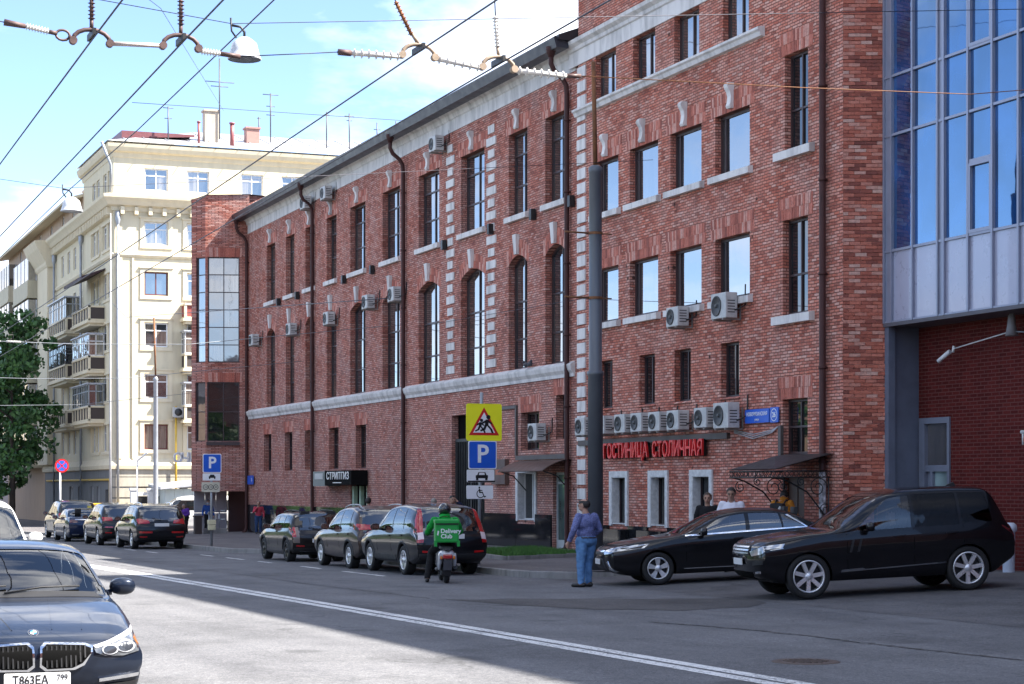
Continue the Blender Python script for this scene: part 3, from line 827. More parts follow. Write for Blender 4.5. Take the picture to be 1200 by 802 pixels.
# steel channel under the air conditioners
m_ = MB(); FH.box(m_, 42.9, 52.1, 3.05, 3.2, -.1, 0); m_.build('steel_channel', MATS['old_steel_duct'], hotel)
m_ = MB(); FH.box(m_, 40.25, 40.38, 2.5, 3.3, -.08, 0); m_.build('cable_duct', MATS['old_steel_duct'], hotel)
for k in range(3):
    m_ = MB(); m_.tube([FH.p(42.6-.0*k, 3.25-.03*k, -.05), FH.p(41.6, 3.12-.05*k, -.07), FH.p(40.7, 3.2-.03*k, -.06), FH.p(40.4, 3.28, -.05)], .014, 5); m_.build('cable', mat('pale_cable', (.4,.4,.42), .5), hotel)
# entrance door and wrought iron canopy
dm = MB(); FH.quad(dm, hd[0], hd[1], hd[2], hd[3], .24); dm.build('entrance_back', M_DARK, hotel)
dm = MB(); FH.box(dm, hd[0], hd[1], hd[2], hd[3], .15, .22)
dr = dm.build('door', mat('brown_wooden_door', (.075,.035,.022), .5), hotel)
for z0, z1 in ((.2, 1.0), (1.1, 2.0)):
    for u0 in (39.38, 39.84):
        m_ = MB(); FH.box(m_, u0, u0+.38, z0, z1, .135, .152); m_.build('door_panel', MATS['brown_wooden_door'], dr)
can = MB()
can.add([(22.6,38.0,2.62), (22.6,40.15,2.62), (21.15,40.15,2.26), (21.15,38.0,2.26), (21.75,39.1,2.56)], [(0,4,1), (1,4,2), (2,4,3), (3,4,0)])
can.add([(22.6,38.0,2.60), (22.6,40.15,2.60), (21.15,40.15,2.24), (21.15,38.0,2.24)], [(0,1,2,3)])
cn = can.build('canopy', mat('dark_canopy_sheet', (.035,.03,.03), .45), hotel)
it = MB()
for y0, y1, x0, x1 in ((38.0, 40.15, 21.15, 21.15), (38.0, 38.0, 21.15, 22.55), (40.15, 40.15, 21.15, 22.55)):
    for z in (2.08, 2.22): it.tube([(x0,y0,z), (x1,y1,z)], .013, 6)
    n = 12
    for k in range(n):
        t0, t1 = k/n, (k+1)/n
        a = (x0+(x1-x0)*t0, y0+(y1-y0)*t0); b = (x0+(x1-x0)*t1, y0+(y1-y0)*t1)
        c = Vector(((a[0]+b[0])/2, (a[1]+b[1])/2, 2.15)); d = Vector((b[0]-a[0], b[1]-a[1], 0))*.42
        it.tube([c + d*math.cos(q*.785) + Vector((0,0,.06))*math.sin(q*.785) for q in range(9)], .008, 5)
it.build('ironwork_frieze', M_BLACKMETAL, cn)
def spiral(c, r, t0, turns, ay, n=26):
    pts = []
    for k in range(n+1):
        t = k/n; a = t0 + turns*6.283*t; rr = r*(1-.75*t)
        pts.append(Vector(c) + Vector((math.cos(a)*rr, 0, math.sin(a)*rr)) if ay else Vector(c) + Vector((0, math.cos(a)*rr, math.sin(a)*rr)))
    return pts
for y in (38.1, 40.1):
    sb = MB()
    sb.tube([(22.55,y,.75), (22.4,y,1.3), (22.0,y,1.75), (21.5,y,2.0), (21.2,y,2.08)], .018, 6)
    sb.tube([(22.55,y,.7), (22.55,y,2.1)], .018, 6); sb.tube(spiral((22.28,y,1.85), .24, 0, 1.5, True), .012, 5); sb.tube(spiral((22.45,y,1.35), .14, 1, 1.4, True), .012, 5); sb.tube(spiral((21.85,y,1.98), .1, 2, 1.4, True), .012, 5); sb.tube(spiral((21.4,y,1.86), .13, 2, 1.5, True), .012, 5)
    sb.build('scroll_bracket', M_BLACKMETAL, cn)
# base course of dark stone blocks along the hotel
for a, b in ((50.1, 52.2), (47.55, 48.75), (45.1, 46.3), (42.2, 43.75), (40.4, 42.2), (37.7, 39.2)):
    m_ = MB(); FH.box(m_, a, b, -.6, .8, -.07, .01); m_.build('plinth_slab', M_GRANITE, hotel)
for o in h0:
    m_ = MB(); FH.box(m_, o[0]-.3, o[1]+.3, -.6, .70, -.32, -.075); m_.build('stone_step', M_GRANITE, hotel)
M_CONC = stone_mat('grey_concrete', (.20,.195,.19), .4)

# ------------------------------------------------------------------ glass fronted building
GX = 23.48
FG = Face((GX, 0, 0), (0, 1, 0), (1, 0, 0))
glassb = thing('glass_building', 'modern glass fronted building over a dark brick ground floor', 'building', (GX, 30, 0))
M_MULL = mat('grey_blue_mullion', (.27,.29,.37), .4, .35, var=.06)
M_PANEL = mat('grey_lilac_spandrel_panel', (.36,.37,.47), .3, .1, var=.05, coat=.4)
cols = [37.22, 36.93, 36.10, 35.15, 34.92, 34.05, 33.21, 32.34, 31.46, 30.59, 30.36, 29.48, 28.58, 27.69, 26.75]
kz = lambda z: 1.86+(z-1.86)*23.48/23.7
rows = [5.47, 7.03, 9.56, 10.85, 13.4, 14.7]
mb = MB()
for u in cols: FG.box(mb, u-.03, u+.03, 5.46, 14.85, -.07, .03)
for z in rows: FG.box(mb, 27, 37.22, z-.028, z+.028, -.055, .03)
FG.box(mb, 34.92, 35.15, 5.48, 14.85, -.03, .02); FG.box(mb, 30.36, 30.59, 5.48, 14.85, -.03, .02); FG.box(mb, 36.93, 37.22, 5.48, 14.85, -.03, .02)
mb.build('mullion_grid', M_MULL, glassb)
for i in range(1, len(cols)-1):
    a, b = cols[i+1], cols[i]
    if b-a < .3: continue
    for j in range(len(rows)-1):
        pm = MB()
        t1, t2 = random.uniform(-.004, .004), random.uniform(-.003, .003)
        z0, z1 = rows[j]+.028, rows[j+1]-.028
        sash = (abs(b-34.05) < .01 and j in (1, 3))
        if j == 0: FG.box(pm, a+.03, b-.03, z0, z1, -.01, .02); pm.build('spandrel_panel', M_PANEL, glassb); continue
        if sash:
            zm = rows[j]+1.5
            f_ = MB(); FG.box(f_, a+.03, b-.03, zm-.04, zm+.04, -.05, .02)
            for q in ((a+.03, a+.09), (b-.09, b-.03)): FG.box(f_, q[0], q[1], z0, zm-.04, -.065, .02)
            FG.box(f_, a+.09, b-.09, z0, z0+.07, -.065, .02); FG.box(f_, a+.09, b-.09, zm-.10, zm-.04, -.065, .02)
            f_.build('opening_sash', M_MULL, glassb)
        P = [FG.p(u, z, .0 + t1*(u-a) + t2*(z-z0)) for u, z in ((a+.02,z0-.01), (b-.02,z0-.01), (b-.02,z1+.01), (a+.02,z1+.01))]
        pm.add(P, [(0,1,2,3)]); pm.build('pane', M_CURT, glassb)
mb = MB(); mb.box(GX+.05, 45, 2, 37.24, 5.4, 21.5); mb.box(GX-.0, GX+.1, 2, 26.9, 5.4, 14.85); mb.build('upper_block', M_MULL, glassb)
mb = MB(); FG.box(mb, 2, 37.24, 5.38, 5.46, -.06, .9); mb.build('soffit', mat('dark_soffit', (.09,.085,.10), .6), glassb)
FGL = Face((24.3, 0, 0), (0, 1, 0), (1, 0, 0))
od = (35.95, 37.12, .15, 3.38)
mb = wall(FGL, 2, 37.26, -.5, 5.38, [od], .12); mb.build('ground_floor_wall', M_BRICK3, glassb)
mb = MB(); mb.box(23.47, 23.64, 37.10, 37.26, -.3, 5.44); mb.box(23.64, 24.3, 37.18, 37.26, -.3, 5.38); mb.build('corner_post', mat('blue_grey_post', (.12,.14,.19), .5), glassb)
dm = MB(); FGL.box(dm, od[0], od[0]+.09, od[2], od[3], -.04, .1); FGL.box(dm, od[1]-.22, od[1], od[2], od[3], -.04, .1); FGL.box(dm, od[0]+.09, od[1]-.22, od[3]-.13, od[3], -.04, .1); FGL.box(dm, od[0]+.09, od[1]-.22, 2.2, 2.34, -.02, .08); FGL.box(dm, od[0]+.09, od[1]-.22, .2, .3, -.02, .08); FGL.box(dm, 36.62, 36.70, .3, 2.2, -.02, .08)
M_DOORB = mat('blue_grey_door', (.16,.175,.225), .45)
dr = dm.build('door', M_DOORB, glassb)
for a, b, c, d, m in ((36.04, 36.90, 2.34, 3.25, M_GLASS), (36.04, 36.62, .3, 2.2, glass_mat('frosted_door_glass', (.20,.27,.27), 1.5, rough=.3)), (36.70, 36.90, .3, 2.2, M_DOORB)):
    pm = MB(); FGL.quad(pm, a, b, c, d, .05); pm.build('pane', m, dr)
hm = MB(); FGL.box(hm, 36.86, 36.89, 1.2, 1.35, -.08, -.02); hm.build('handle', M_BLACKMETAL, dr)
# surveillance camera arm and floodlight under the soffit
ca = thing('security_camera', 'white security camera on a long thin arm under the glass overhang', 'camera', (24.0, 34.5, 4.8))
m_ = MB(); m_.tube([(23.98,35.35,4.8), (24.05,33.5,5.02)], .013, 6); m_.tube([(24.05,33.5,5.02), (24.28,33.5,5.02)], .02, 6); m_.build('arm', M_FRAMEW, ca)
m_ = MB(); m_.tube([(23.95,35.45,4.75), (23.85,35.75,4.55)], [.05,.045], 10); m_.cyl((23.97,35.38,4.72), (23.98,35.36,4.86), .03, n=8); m_.build('camera_body', M_FRAMEW, ca)
fl = thing('flood_light', 'grey cone spotlight hanging from the dark soffit', 'lamp', (24.0, 33.3, 5.3))
m_ = MB(); m_.lathe([(.03,.14), (.07,.1), (.09,-.1), (.13,-.32), (.11,-.32), (.0,-.28)], (24.0,33.35,5.25), 14); m_.build('lamp_shade', mat('grey_lamp_metal', (.22,.21,.22), .5), fl)
m_ = MB(); m_.cyl((24.0,33.35,5.25), (24.0,33.35,5.38), .02, n=8); m_.tube([(24.0,33.35,5.02), (24.1,33.0,4.98), (24.28,32.95,5.0)], .02, 6); m_.build('bracket', M_GREYMETAL, fl)
hb = thing('signal_lamp', 'small orange signal lamp under a pale pipe on the dark brick wall', 'lamp', (24.2, 32.5, 2.9))
m_ = MB(); m_.tube([(24.2,33.3,2.98), (24.2,31,2.98)], .035, 8); m_.tube([(24.2,33.25,2.98), (24.2,33.25,2.72)], .02, 6); m_.build('pipe', M_FRAMEW, hb)
m_ = MB(); m_.ball((24.2,33.15,2.83), (.05,.05,.08)); m_.build('lens', mat('orange_lens', (.55,.10,.03), .25), hb)
# ------------------------------------------------------------------ brick bay at the far end of the range
bay = thing('brick_bay', 'projecting brick stair bay with two gridded windows at the far end of the range', 'building', (21.4, 94, -.4))
b0, b1, c0 = Vector((22.7, 92.4, 0)), Vector((20.75, 93.0, 0)), Vector((20.25, 93.8, 0))
Ub, Uc = (b0-b1).normalized(), (b1-c0).normalized()
FB = Face(b1, Ub, (-Ub.y, Ub.x, 0)); LB = (b0-b1).length
FC = Face(c0, Uc, (-Uc.y, Uc.x, 0)); LC = (b1-c0).length
bu, bl = (.12, LB-.42, 7.85, 12.9), (.08, LB-.42, 4.05, 6.9)
cu_, cl_ = (.3, LC-.01, 7.85, 12.9), (.25, LC-.01, 4.05, 6.9)
mb = wall(FB, 0, LB+.05, 1.66, 15.9, [bu, bl], .1)
wall(FC, 0, LC, 1.66, 15.75, [cu_, cl_], .1, mb)
bk = (21.2, 97.5)
mb.add([(c0.x,c0.y,1.66), (bk[0],bk[1],1.66), (bk[0],bk[1],15.7), (c0.x,c0.y,15.7)], [(0,1,2,3)])
mb.add([(c0.x,c0.y,1.66), (b1.x,b1.y,1.66), (22.72,92.4,1.66), (24,97.5,1.66), (bk[0],bk[1],1.66)], [(0,1,2,3,4)])
mb.box(22.72, 23.6, 92.62, 93.2, 14, 15.9)
mb.build('wall', M_BRICK2, bay)
mb = MB(); mb.add([(c0.x-.05,c0.y,15.7), (b1.x,b1.y-.06,15.88), (22.74,92.34,15.93), (23.6,92.6,15.93), (23.6,97.5,15.9), (bk[0],bk[1],15.7)], [(0,1,2,3,4,5)]); mb.build('parapet_cap', mat('pale_coping', (.45,.44,.45), .6), bay)
r6 = tuple(i/6 for i in range(1, 6))
window(FB, bay, bu, cols=(.5,), rows=r6, dep=.1, fw=.05, gmat=M_YGLASS)
window(FC, bay, cu_, cols=(), rows=r6, dep=.1, fw=.05, gmat=M_YGLASS)
window(FB, bay, bl, cols=(.5,), rows=(.5,), dep=.1, fw=.05, gmat=M_GLASSD)
window(FC, bay, cl_, cols=(), rows=(.5,), dep=.1, fw=.05, gmat=M_YGLASS)
for o in (bu, bl): soldier(FB, o, 1, bay, h=.45, ext=.1)
mb = MB(); FB.box(mb, .05, LB-.4, 3.86, 4.03, -.1, 0); mb.build('sill', M_FRAMEB, bay)
M_GATE = mat('grey_sheet_gate', (.42,.43,.47), .45, .2, var=.06)
for i in range(3):
    for j in range(2):
        m_ = MB(); m_.box(20.75+i*.55, 21.28+i*.55, 95.5, 95.56, -.5+j*1.1, .58+j*1.1); m_.build('gate_panel', M_GATE, bay)
mb = MB(); mb.box(22.42, 24.5, 95.3, 95.4, -.6, 1.75); mb.build('gate_post', M_FRAMEB, bay)

# ------------------------------------------------------------------ pale yellow apartment house across the side street
yb = thing('apartment_building', 'pale yellow corner apartment block with heavy cornice and enclosed balconies', 'building', (30, 135, -1))
YF = Face((0, 129, 0), (1, 0, 0), (0, 1, 0)); YL = Face((22.7, 0, 0), (0, 1, 0), (1, 0, 0))
M_Y = stone_mat('pale_yellow_render', (.68,.60,.43), .10, .9)
M_YT = stone_mat('cream_trim', (.70,.61,.44), .10, .85)
M_YG = stone_mat('grey_ground_storey', (.19,.195,.2), .25, .85)
FL = [(4.34, 6.0), (7.72, 9.32), (11.1, 12.69), (14.49, 16.03), (17.82, 19.32)]
XC = [(24.72, 26.28), (27.55, 29.05), (31.2, 32.7), (34.0, 35.5), (37, 38.5), (40, 41.5)]
YC = [(129.9, 131.2), (131.7, 133.0), (134.4, 135.6), (136.1, 137.3), (141.6, 142.8), (144.4, 145.6), (147.2, 148.4), (150.2, 151.4)]
opsR = [(a, b, z0, z1) for z0, z1 in FL for a, b in XC[:3]]
attR = [(a, b, 21.38, 22.85) for a, b in XC]
opsL = [(a, b, z0-.1, z1) for z0, z1 in FL for a, b in YC]
attL = [(a, b, 21.4, 22.8) for a, b in YC[:4]]
mb = wall(YF, 22.7, 46, 3.0, 23.6, opsR+attR, .16)
wall(YL, 129, 141, 3.0, 23.6, [o for o in opsL if o[1] < 141]+attL, .16, mb); wall(YL, 141, 160, 3.0, 20.9, [o for o in opsL if o[0] > 141], .16, mb)
mb.add([(46,129,-2), (46,160,-2), (46,160,23.6), (46,129,23.6)], [(0,1,2,3)]); mb.add([(22.7,160,-2), (46,160,-2), (46,160,23.6), (22.7,160,23.6)], [(0,1,2,3)])
mb.build('wall', M_Y, yb)
mb = wall(YF, 22.62, 46, -2, 3.0, [(24.2, 25.2, -.9, 1.9), (26.2, 27.2, -.9, 1.9)], .2)
wall(YL, 129, 160, -2, 3.0, [(131, 132.1, -1, 1.7), (134.5, 135.6, -.2, 1.9), (137, 138.1, -.2, 1.9), (142, 143.5, -.2, 1.9), (146, 147.5, -.2, 1.9)], .2, mb)
mb.build('ground_storey_wall', M_YG, yb)
for z in (-.2, .5, 1.2, 1.9, 2.55):
    m_ = MB(); YF.box(m_, 22.62, 40, z, z+.6, -.05, 0); m_.build('rustic_band', stone_mat('stone_band', (.42,.38,.31), .2) if 'stone_band' not in MATS else MATS['stone_band'], yb)
for o in opsR+attR:
    if o[0] > 30 and o[2] < 20: continue
    dark = o[2] in (FL[3][0], FL[0][0]) and o[0] < 27
    t = window(YF, yb, o, cols=(.5,), rows=() if dark else (.68,), dep=.14, fw=.09, fmat=mat('red_brown_frame', (.13,.035,.03), .5) if dark else M_FRAMEW, gmat=M_YGLASS)
    if o[2] < 21:
        m_ = MB(); a, b, c, d = o
        for q in ((a-.28, a-.02, c-.02, d+.02), (b+.02, b+.28, c-.02, d+.02), (a-.28, b+.28, d+.02, d+.24), (a-.3, b+.3, c-.26, c-.02)): YF.box(m_, *q, -.07, .01)
        YF.box(m_, a-.36, b+.36, d+.24, d+.32, -.14, .01); m_.build('window_surround', M_YT, yb)
for o in opsL+attL:
    window(YL, yb, o, cols=(.5,), rows=(.7,), dep=.14, fw=.08, fmat=M_FRAMEW, gmat=M_YGLASS)
for z0, z1 in FL:
    for a, b in ((129.7, 133.2), (134.2, 137.5)):
        m_ = MB()
        for q in ((a-.2, a, z0-.2, z1+.2), (b, b+.2, z0-.2, z1+.2), (a, b, z1+.02, z1+.2), (a, b, z0-.32, z0-.12)): YL.box(m_, *q, -.07, .01)
        m_.build('window_surround', M_YT, yb)
for a, b in ((134.5, 135.6), (137, 138.1), (142, 143.5), (146, 147.5)):
    window(YL, yb, (a, b, -.2, 1.9), cols=(.5,), dep=.18, fw=.09, fmat=M_FRAMEW, gmat=M_GLASSD)
m_ = MB(); YL.box(m_, 131, 132.1, -1, 1.7, .17, .2); m_.build('door', M_DARK, yb)
for a, b in ((24.2, 25.2), (26.2, 27.2)):
    m_ = MB(); YF.box(m_, a, b, -.9, 1.9, .17, .2); m_.build('door', mat('dark_brown_door', (.06,.03,.02), .5), yb)
# cornices
def ringcourse(prof, name, m, x1=46, y1=160):
    """moulding that runs along both street faces, mitred at the corner"""
    m_ = MB(); n = len(prof)
    vs = [(22.7+d, y1, z) for d, z in prof] + [(22.7+d, 129+d, z) for d, z in prof] + [(x1, 129+d, z) for d, z in prof]
    m_.add(vs, [(k, (k+1) % n, n+(k+1) % n, n+k) for k in range(n)] + [(n+k, n+(k+1) % n, 2*n+(k+1) % n, 2*n+k) for k in range(n)] + [tuple(range(n)), tuple(range(2*n, 3*n))])
    return m_.build(name, m, yb)
ringcourse([(0,19.95), (-.1,19.95), (-.16,20.2), (-.42,20.3), (-.58,20.55), (-.75,20.75), (-.78,20.95), (0,21.1)], 'main_cornice', M_YT)
ringcourse([(0,23.45), (-.06,23.5), (-.1,23.75), (-.32,23.85), (-.42,24.1), (-.46,24.3), (0,24.5)], 'eaves_cornice', M_YT, y1=141.3)
ringcourse([(0,16.95), (-.08,16.95), (-.16,17.1), (-.12,17.2), (0,17.22)], 'string_course', M_YT)
ringcourse([(0,3.0), (-.2,3.05), (-.25,3.3), (-.1,3.55), (0,3.72)], 'base_course', M_YT)
for k in range(16):
    m_ = MB(); u = 23.1+k*.92
    if u < 30: YF.box(m_, u, u+.24, 19.72, 20.2, -.42, 0); m_.build('cornice_bracket', M_YT, yb)
for k in range(44):
    m_ = MB(); u = 129.3+k*.68; YL.box(m_, u, u+.26, 19.72, 20.2, -.42, 0); m_.build('cornice_bracket', M_YT, yb)
for x in (22.75, 23.9):
    m_ = MB(); YF.box(m_, x, x+(.5 if x < 23 else .12), 3.72, 16.9, -.09, .01); m_.build('pilaster', M_YT, yb)
# end pilaster with capital
m_ = MB(); YL.box(m_, 154.6, 160, 3.6, 19.0, -.6, 0); YL.box(m_, 154.5, 160.1, 14.9, 15.2, -.66, -.0); m_.build('pilaster', M_YT, yb)
m_ = MB(); m_.prism([YL.p(154.4, z, d) for d, z in ((0,18.9), (-.62,18.9), (-.72,19.1), (-.75,19.3), (-1.0,19.7), (-1.35,20.3), (-1.6,20.9), (0,21.05))], (0, 6.6, 0)); m_.build('capital', M_YT, yb)
# roof
M_TIN = mat('pale_tin_roof', (.52,.53,.56), .4, .4, var=.12, vscale=1.2)
mb = MB()
mb.add([(22.2,128.5,24.45), (46,128.5,24.45), (44,137,26.9), (30,137,26.9), (30,141.3,26.9), (22.2,141.3,24.45)], [(0,1,2,3), (0,3,4,5)])
rf = mb.build('roof', M_TIN, yb)
for k in range(15):
    m_ = MB(); u = 23.5+k*1.5; t = min(1, (u-21.9)/8.1) if u < 30 else 1
    m_.tube([(u, 128.2, 24.43), (u, 128.2+8.8*t, 24.43+2.5*t)], .03, 4); m_.build('roof_seam', M_TIN, rf)
def chimney(x, y, z, w, d, h, m, parent):
    m_ = MB(); m_.box(x-w/2, x+w/2, y-d/2, y+d/2, z, z+h); m_.box(x-w/2-.08, x+w/2+.08, y-d/2-.08, y+d/2+.08, z+h, z+h+.12); return m_.build('chimney', m, parent)
M_PLAST = stone_mat('beige_chimney_render', (.5,.42,.33), .3)
chimney(29.7, 131.5, 25.2, .95, .8, 2.1, M_PLAST, yb); chimney(32.8, 132.5, 25.4, .9, .8, 1.1, mat('red_chimney_brick', (.36,.2,.17), .8), yb)
m_ = MB(); m_.add([(23.6,131,25.1), (28.5,131,25.45), (28.5,136,25.45), (23.6,136,25.1), (23.6,131,25.6), (28.5,131,25.6), (28.5,136,25.8), (23.6,136,25.7)], [(0,1,5,4), (4,5,6,7), (3,0,4,7)]); m_.build('roof_hatch', mat('dull_red_tin', (.16,.05,.055), .5), yb)
# attic storey further along the street
M_OCHRE = stone_mat('orange_beige_render', (.42,.30,.21), .15)
mb = wall(YL, 141, 183, 20.9, 22.75, [(y, y+1.1, 21.5, 22.35) for y in (145, 150, 156, 162, 168, 174)], .1); mb.build('attic_wall', M_OCHRE, yb)
for y in (145, 150, 156, 162, 168, 174): window(YL, yb, (y, y+1.1, 21.5, 22.35), cols=(.5,), dep=.1, fw=.1, fmat=M_FRAMEW, gmat=M_YGLASS)
mb = MB(); mb.prism([(21.65,141.2,22.3), (22.75,141.2,22.55), (30,141.2,25), (30,141.2,25.05), (21.6,141.2,22.42)], (0,42,0)); mb.build('eaves', M_YT, yb)
for y, h in ((146, 1.7), (152, 1.3), (163, 1.6), (171, 1.4)):
    c_ = chimney(25.0, y, 23.2, .9, 1.6, h, M_PLAST, yb)
    m_ = MB(); m_.prism([(24.45,y-.9,23.2+h+.13), (25.55,y-.9,23.2+h+.13), (25.0,y-.9,23.2+h+.6)], (0,1.8,0)); m_.build('chimney_cap', mat('red_tin_cap', (.5,.13,.11), .5), yb)
# balconies on the street side
M_SASH = mat('weathered_balcony_sash', (.33,.36,.38), .5)
def balcony(face, a, b, z, out, parent, glazed=None, infill=None, h=1.0, top=2.45):
    m_ = MB()
    face.box(m_, a-.1, b+.1, z-.16, z, -out-.1, 0); face.box(m_, a+.1, b-.1, z-.34, z-.16, -out+.1, 0)
    for u in (a, b-.16): face.box(m_, u, u+.16, z, z+h, -out, -out+.16)
    face.box(m_, a, b, z+h-.12, z+h, -out-.03, -out+.2); face.box(m_, a, b, z, z+.12, -out+.01, -out+.14)
    for u in (a, b-.14): face.box(m_, u, u+.14, z+h-.12, z+h-.002, -out+.2, 0); face.box(m_, u, u+.14, z, z+.12, -out+.14, 0)
    n = max(2, round((b-a)/1.1))
    for k in range(1, n):
        u = a+(b-a)*k/n; face.box(m_, u-.09, u+.09, z+.12, z+h-.12, -out+.02, -out+.15)
    bal = m_.build('balcony', M_YT, parent)
    m_ = MB(); face.box(m_, a+.16, b-.16, z+.12, z+h-.12, -out+.08, -out+.1)
    for u in (a+.05, b-.09): face.box(m_, u, u+.04, z+.12, z+h-.12, -out+.16, -.02)
    m_.build('balustrade_infill', infill or mat('dark_balustrade', (.06,.045,.04), .7), bal)
    if glazed:
        g = MB(); n = max(3, round((b-a)/.75)); z0, z1 = z+h, z+top
        for k in range(n+1):
            u = a+.03+(b-a-.1)*k/n; face.box(g, u, u+.05, z0, z1, -out+.02, -out+.08)
        for zz in (z0, (z0*.35+z1*.65), z1-.06): face.box(g, a+.03, b-.03, zz, zz+.06, -out+.022, -out+.078)
        for u in (a+.03, b-.08):
            for dd in (-out*.55, -.08): face.box(g, u, u+.05, z0, z1, dd, dd+.05)
            for zz in (z0, (z0*.35+z1*.65), z1-.06): face.box(g, u, u+.05, zz, zz+.06, -out+.08, 0)
        g.build('glazing_bars', glazed, bal)
        for k in range(n):
            u0, u1 = a+.08+(b-a-.1)*k/n, a+.03+(b-a-.1)*(k+1)/n
            p_ = MB(); t = random.uniform(-.01, .01); p_.add([face.p(u0,z0,-out+.05), face.p(u1,z0,-out+.05+t), face.p(u1,z1,-out+.05+t), face.p(u0,z1,-out+.05)], [(0,1,2,3)]); p_.build('pane', M_YGLASS, bal)
        for u in (a+.055, b-.055):
            p_ = MB(); p_.add([face.p(u,z0,-out+.06), face.p(u,z0,0), face.p(u,z1,0), face.p(u,z1,-out+.06)], [(0,1,2,3)]); p_.build('pane', M_YGLASS, bal)
        m_ = MB(); face.box(m_, a-.06, b+.06, z1, z1+.08, -out-.1, 0); m_.build('balcony_roof', MATS['grey_sheet_gate'], bal)
    return bal
balcony(YL, 132.3, 139.2, 13.0, 1.1, yb)
balcony(YL, 132.3, 139.2, 9.65, 1.1, yb, glazed=M_FRAMEW)
balcony(YL, 132.3, 139.2, 6.3, 1.1, yb, glazed=M_SASH)
balcony(YL, 142.2, 150.5, 13.0, 1.1, yb, glazed=M_SASH)
balcony(YL, 142.2, 150.5, 9.65, 1.1, yb, glazed=mat('dark_sash', (.06,.06,.065), .5))
balcony(YL, 142.2, 150.5, 6.3, 1.1, yb)
m_ = MB(); m_.prism([YL.p(132.0, z, d) for d, z in ((0,16.5), (-1.6,15.9), (-1.6,15.7), (0,16.4))], (0, 7.6, 0)); m_.build('awning', mat('dark_awning_cloth', (.045,.022,.028), .7), yb)
balcony(YF, 27.15, 30.2, 12.95, 1.1, yb, infill=mat('red_infill', (.25,.06,.05), .7))
balcony(YF, 27.15, 30.2, 9.65, 1.1, yb, glazed=M_FRAMEW)
balcony(YF, 27.15, 30.2, 6.25, 1.1, yb, glazed=M_FRAMEW)
for k, z in enumerate((5.5, 8.8)):
    pass
# loggia stacks beyond the pilaster
M_LOG = stone_mat('yellow_loggia_panel', (.52,.47,.34), .15)
def loggias(y0, y1, out, zs, m1, m2):
    for z in zs:
        m_ = MB(); YL.box(m_, y0, y1, z, z+1.25, -out, 0); YL.box(m_, y0-.05, y1+.05, z-.18, z, -out-.06, 0); b_ = m_.build('loggia', m1, yb)
        m_ = MB()
        for k in range(5): YL.box(m_, y0+(y1-y0-.1)*k/4, y0+.1+(y1-y0-.1)*k/4, z+1.25, z+3.1, -out+.03, -out+.1)
        for u in (y0, y1-.1): YL.box(m_, u, u+.1, z+1.25, z+3.1, -out*.5, -out*.5+.08)
        m_.build('glazing_bars', m2, b_)
        for u in (y0+.05, y1-.05):
            p_ = MB(); p_.add([YL.p(u,z+1.25,-out+.05), YL.p(u,z+1.25,0), YL.p(u,z+3.1,0), YL.p(u,z+3.1,-out+.05)], [(0,1,2,3)]); p_.build('pane', M_YGLASS, b_)
        p_ = MB(); p_.add([YL.p(y0+.05,z+1.25,-out+.06), YL.p(y1-.05,z+1.25,-out+.06), YL.p(y1-.05,z+3.1,-out+.06), YL.p(y0+.05,z+3.1,-out+.06)], [(0,1,2,3)]); p_.build('pane', M_YGLASS, b_)
# ------------------------------------------------------------------ houses further down the street
b2 = thing('far_house', 'beige house with stacked glazed loggias beyond the yellow corner block', 'building', (23, 172, -1.5))
F2 = Face((22.7, 0, 0), (0, 1, 0), (1, 0, 0))
o2 = [(y, y+1.3, z, z+1.6) for y in (171.3, 181) for z in (4.5, 7.8, 11.1, 14.4, 17.7)]
mb = wall(F2, 160.05, 183.5, -2, 20.9, o2, .12); mb.box(22.75, 40, 160.1, 183.4, -2, 20.8); mb.build('wall', M_OCHRE, b2)
for o in o2: window(F2, b2, o, cols=(.5,), dep=.1, fw=.1, fmat=M_FRAMEW, gmat=M_YGLASS)
yb_keep = yb; yb = b2
loggias(160.6, 169.5, 1.3, (3.6, 7.0, 10.4, 13.8, 17.2), M_LOG, M_FRAMEW)
loggias(173.5, 180.3, 1.2, (4.0, 7.6, 11.2, 14.8, 18.0), M_LOG, M_SASH)
yb = yb_keep
b3 = thing('distant_house', 'greyish pink house with white window frames at the far end of the street', 'building', (23, 195, -1.5))
o3 = [(y, y+1.6, z, z+1.8) for y in (185.5, 189, 193, 197) for z in (3.5, 7, 10.5, 14, 17.5)]
F3 = Face((22.9, 0, 0), (0, 1, 0), (1, 0, 0))
mb = wall(F3, 183.6, 230, -2, 21.4, o3, .12); mb.box(22.95, 40, 183.7, 230, -2, 21.3)
mb.build('wall', stone_mat('greyish_pink_render', (.42,.34,.32), .12), b3)
for o in o3: window(F3, b3, o, cols=(.5,), rows=(.65,), dep=.1, fw=.12, fmat=M_FRAMEW, gmat=M_YGLASS)
mb = MB(); mb.prism([(22.2,183.6,21.3), (22.2,183.6,21.5), (30,183.6,24), (40,183.6,21.5), (40,183.6,21.3)], (0,46,0)); mb.build('roof', M_TIN, b3)
# a row closing the street
b4 = thing('street_end_house', 'pale house closing the view down the street', 'building', (0, 330, -2))
o4 = [(x, x+1.4, z, z+1.9) for x in range(-8, 40, 4) for z in (3, 7, 11, 15)]
F4 = Face((0, 330, 0), (1, 0, 0), (0, 1, 0))
mb = wall(F4, -40, 60, -4, 20, [], .15); mb.box(-40, 60, 330.1, 345, -4, 20); mb.build('wall', M_YT, b4)
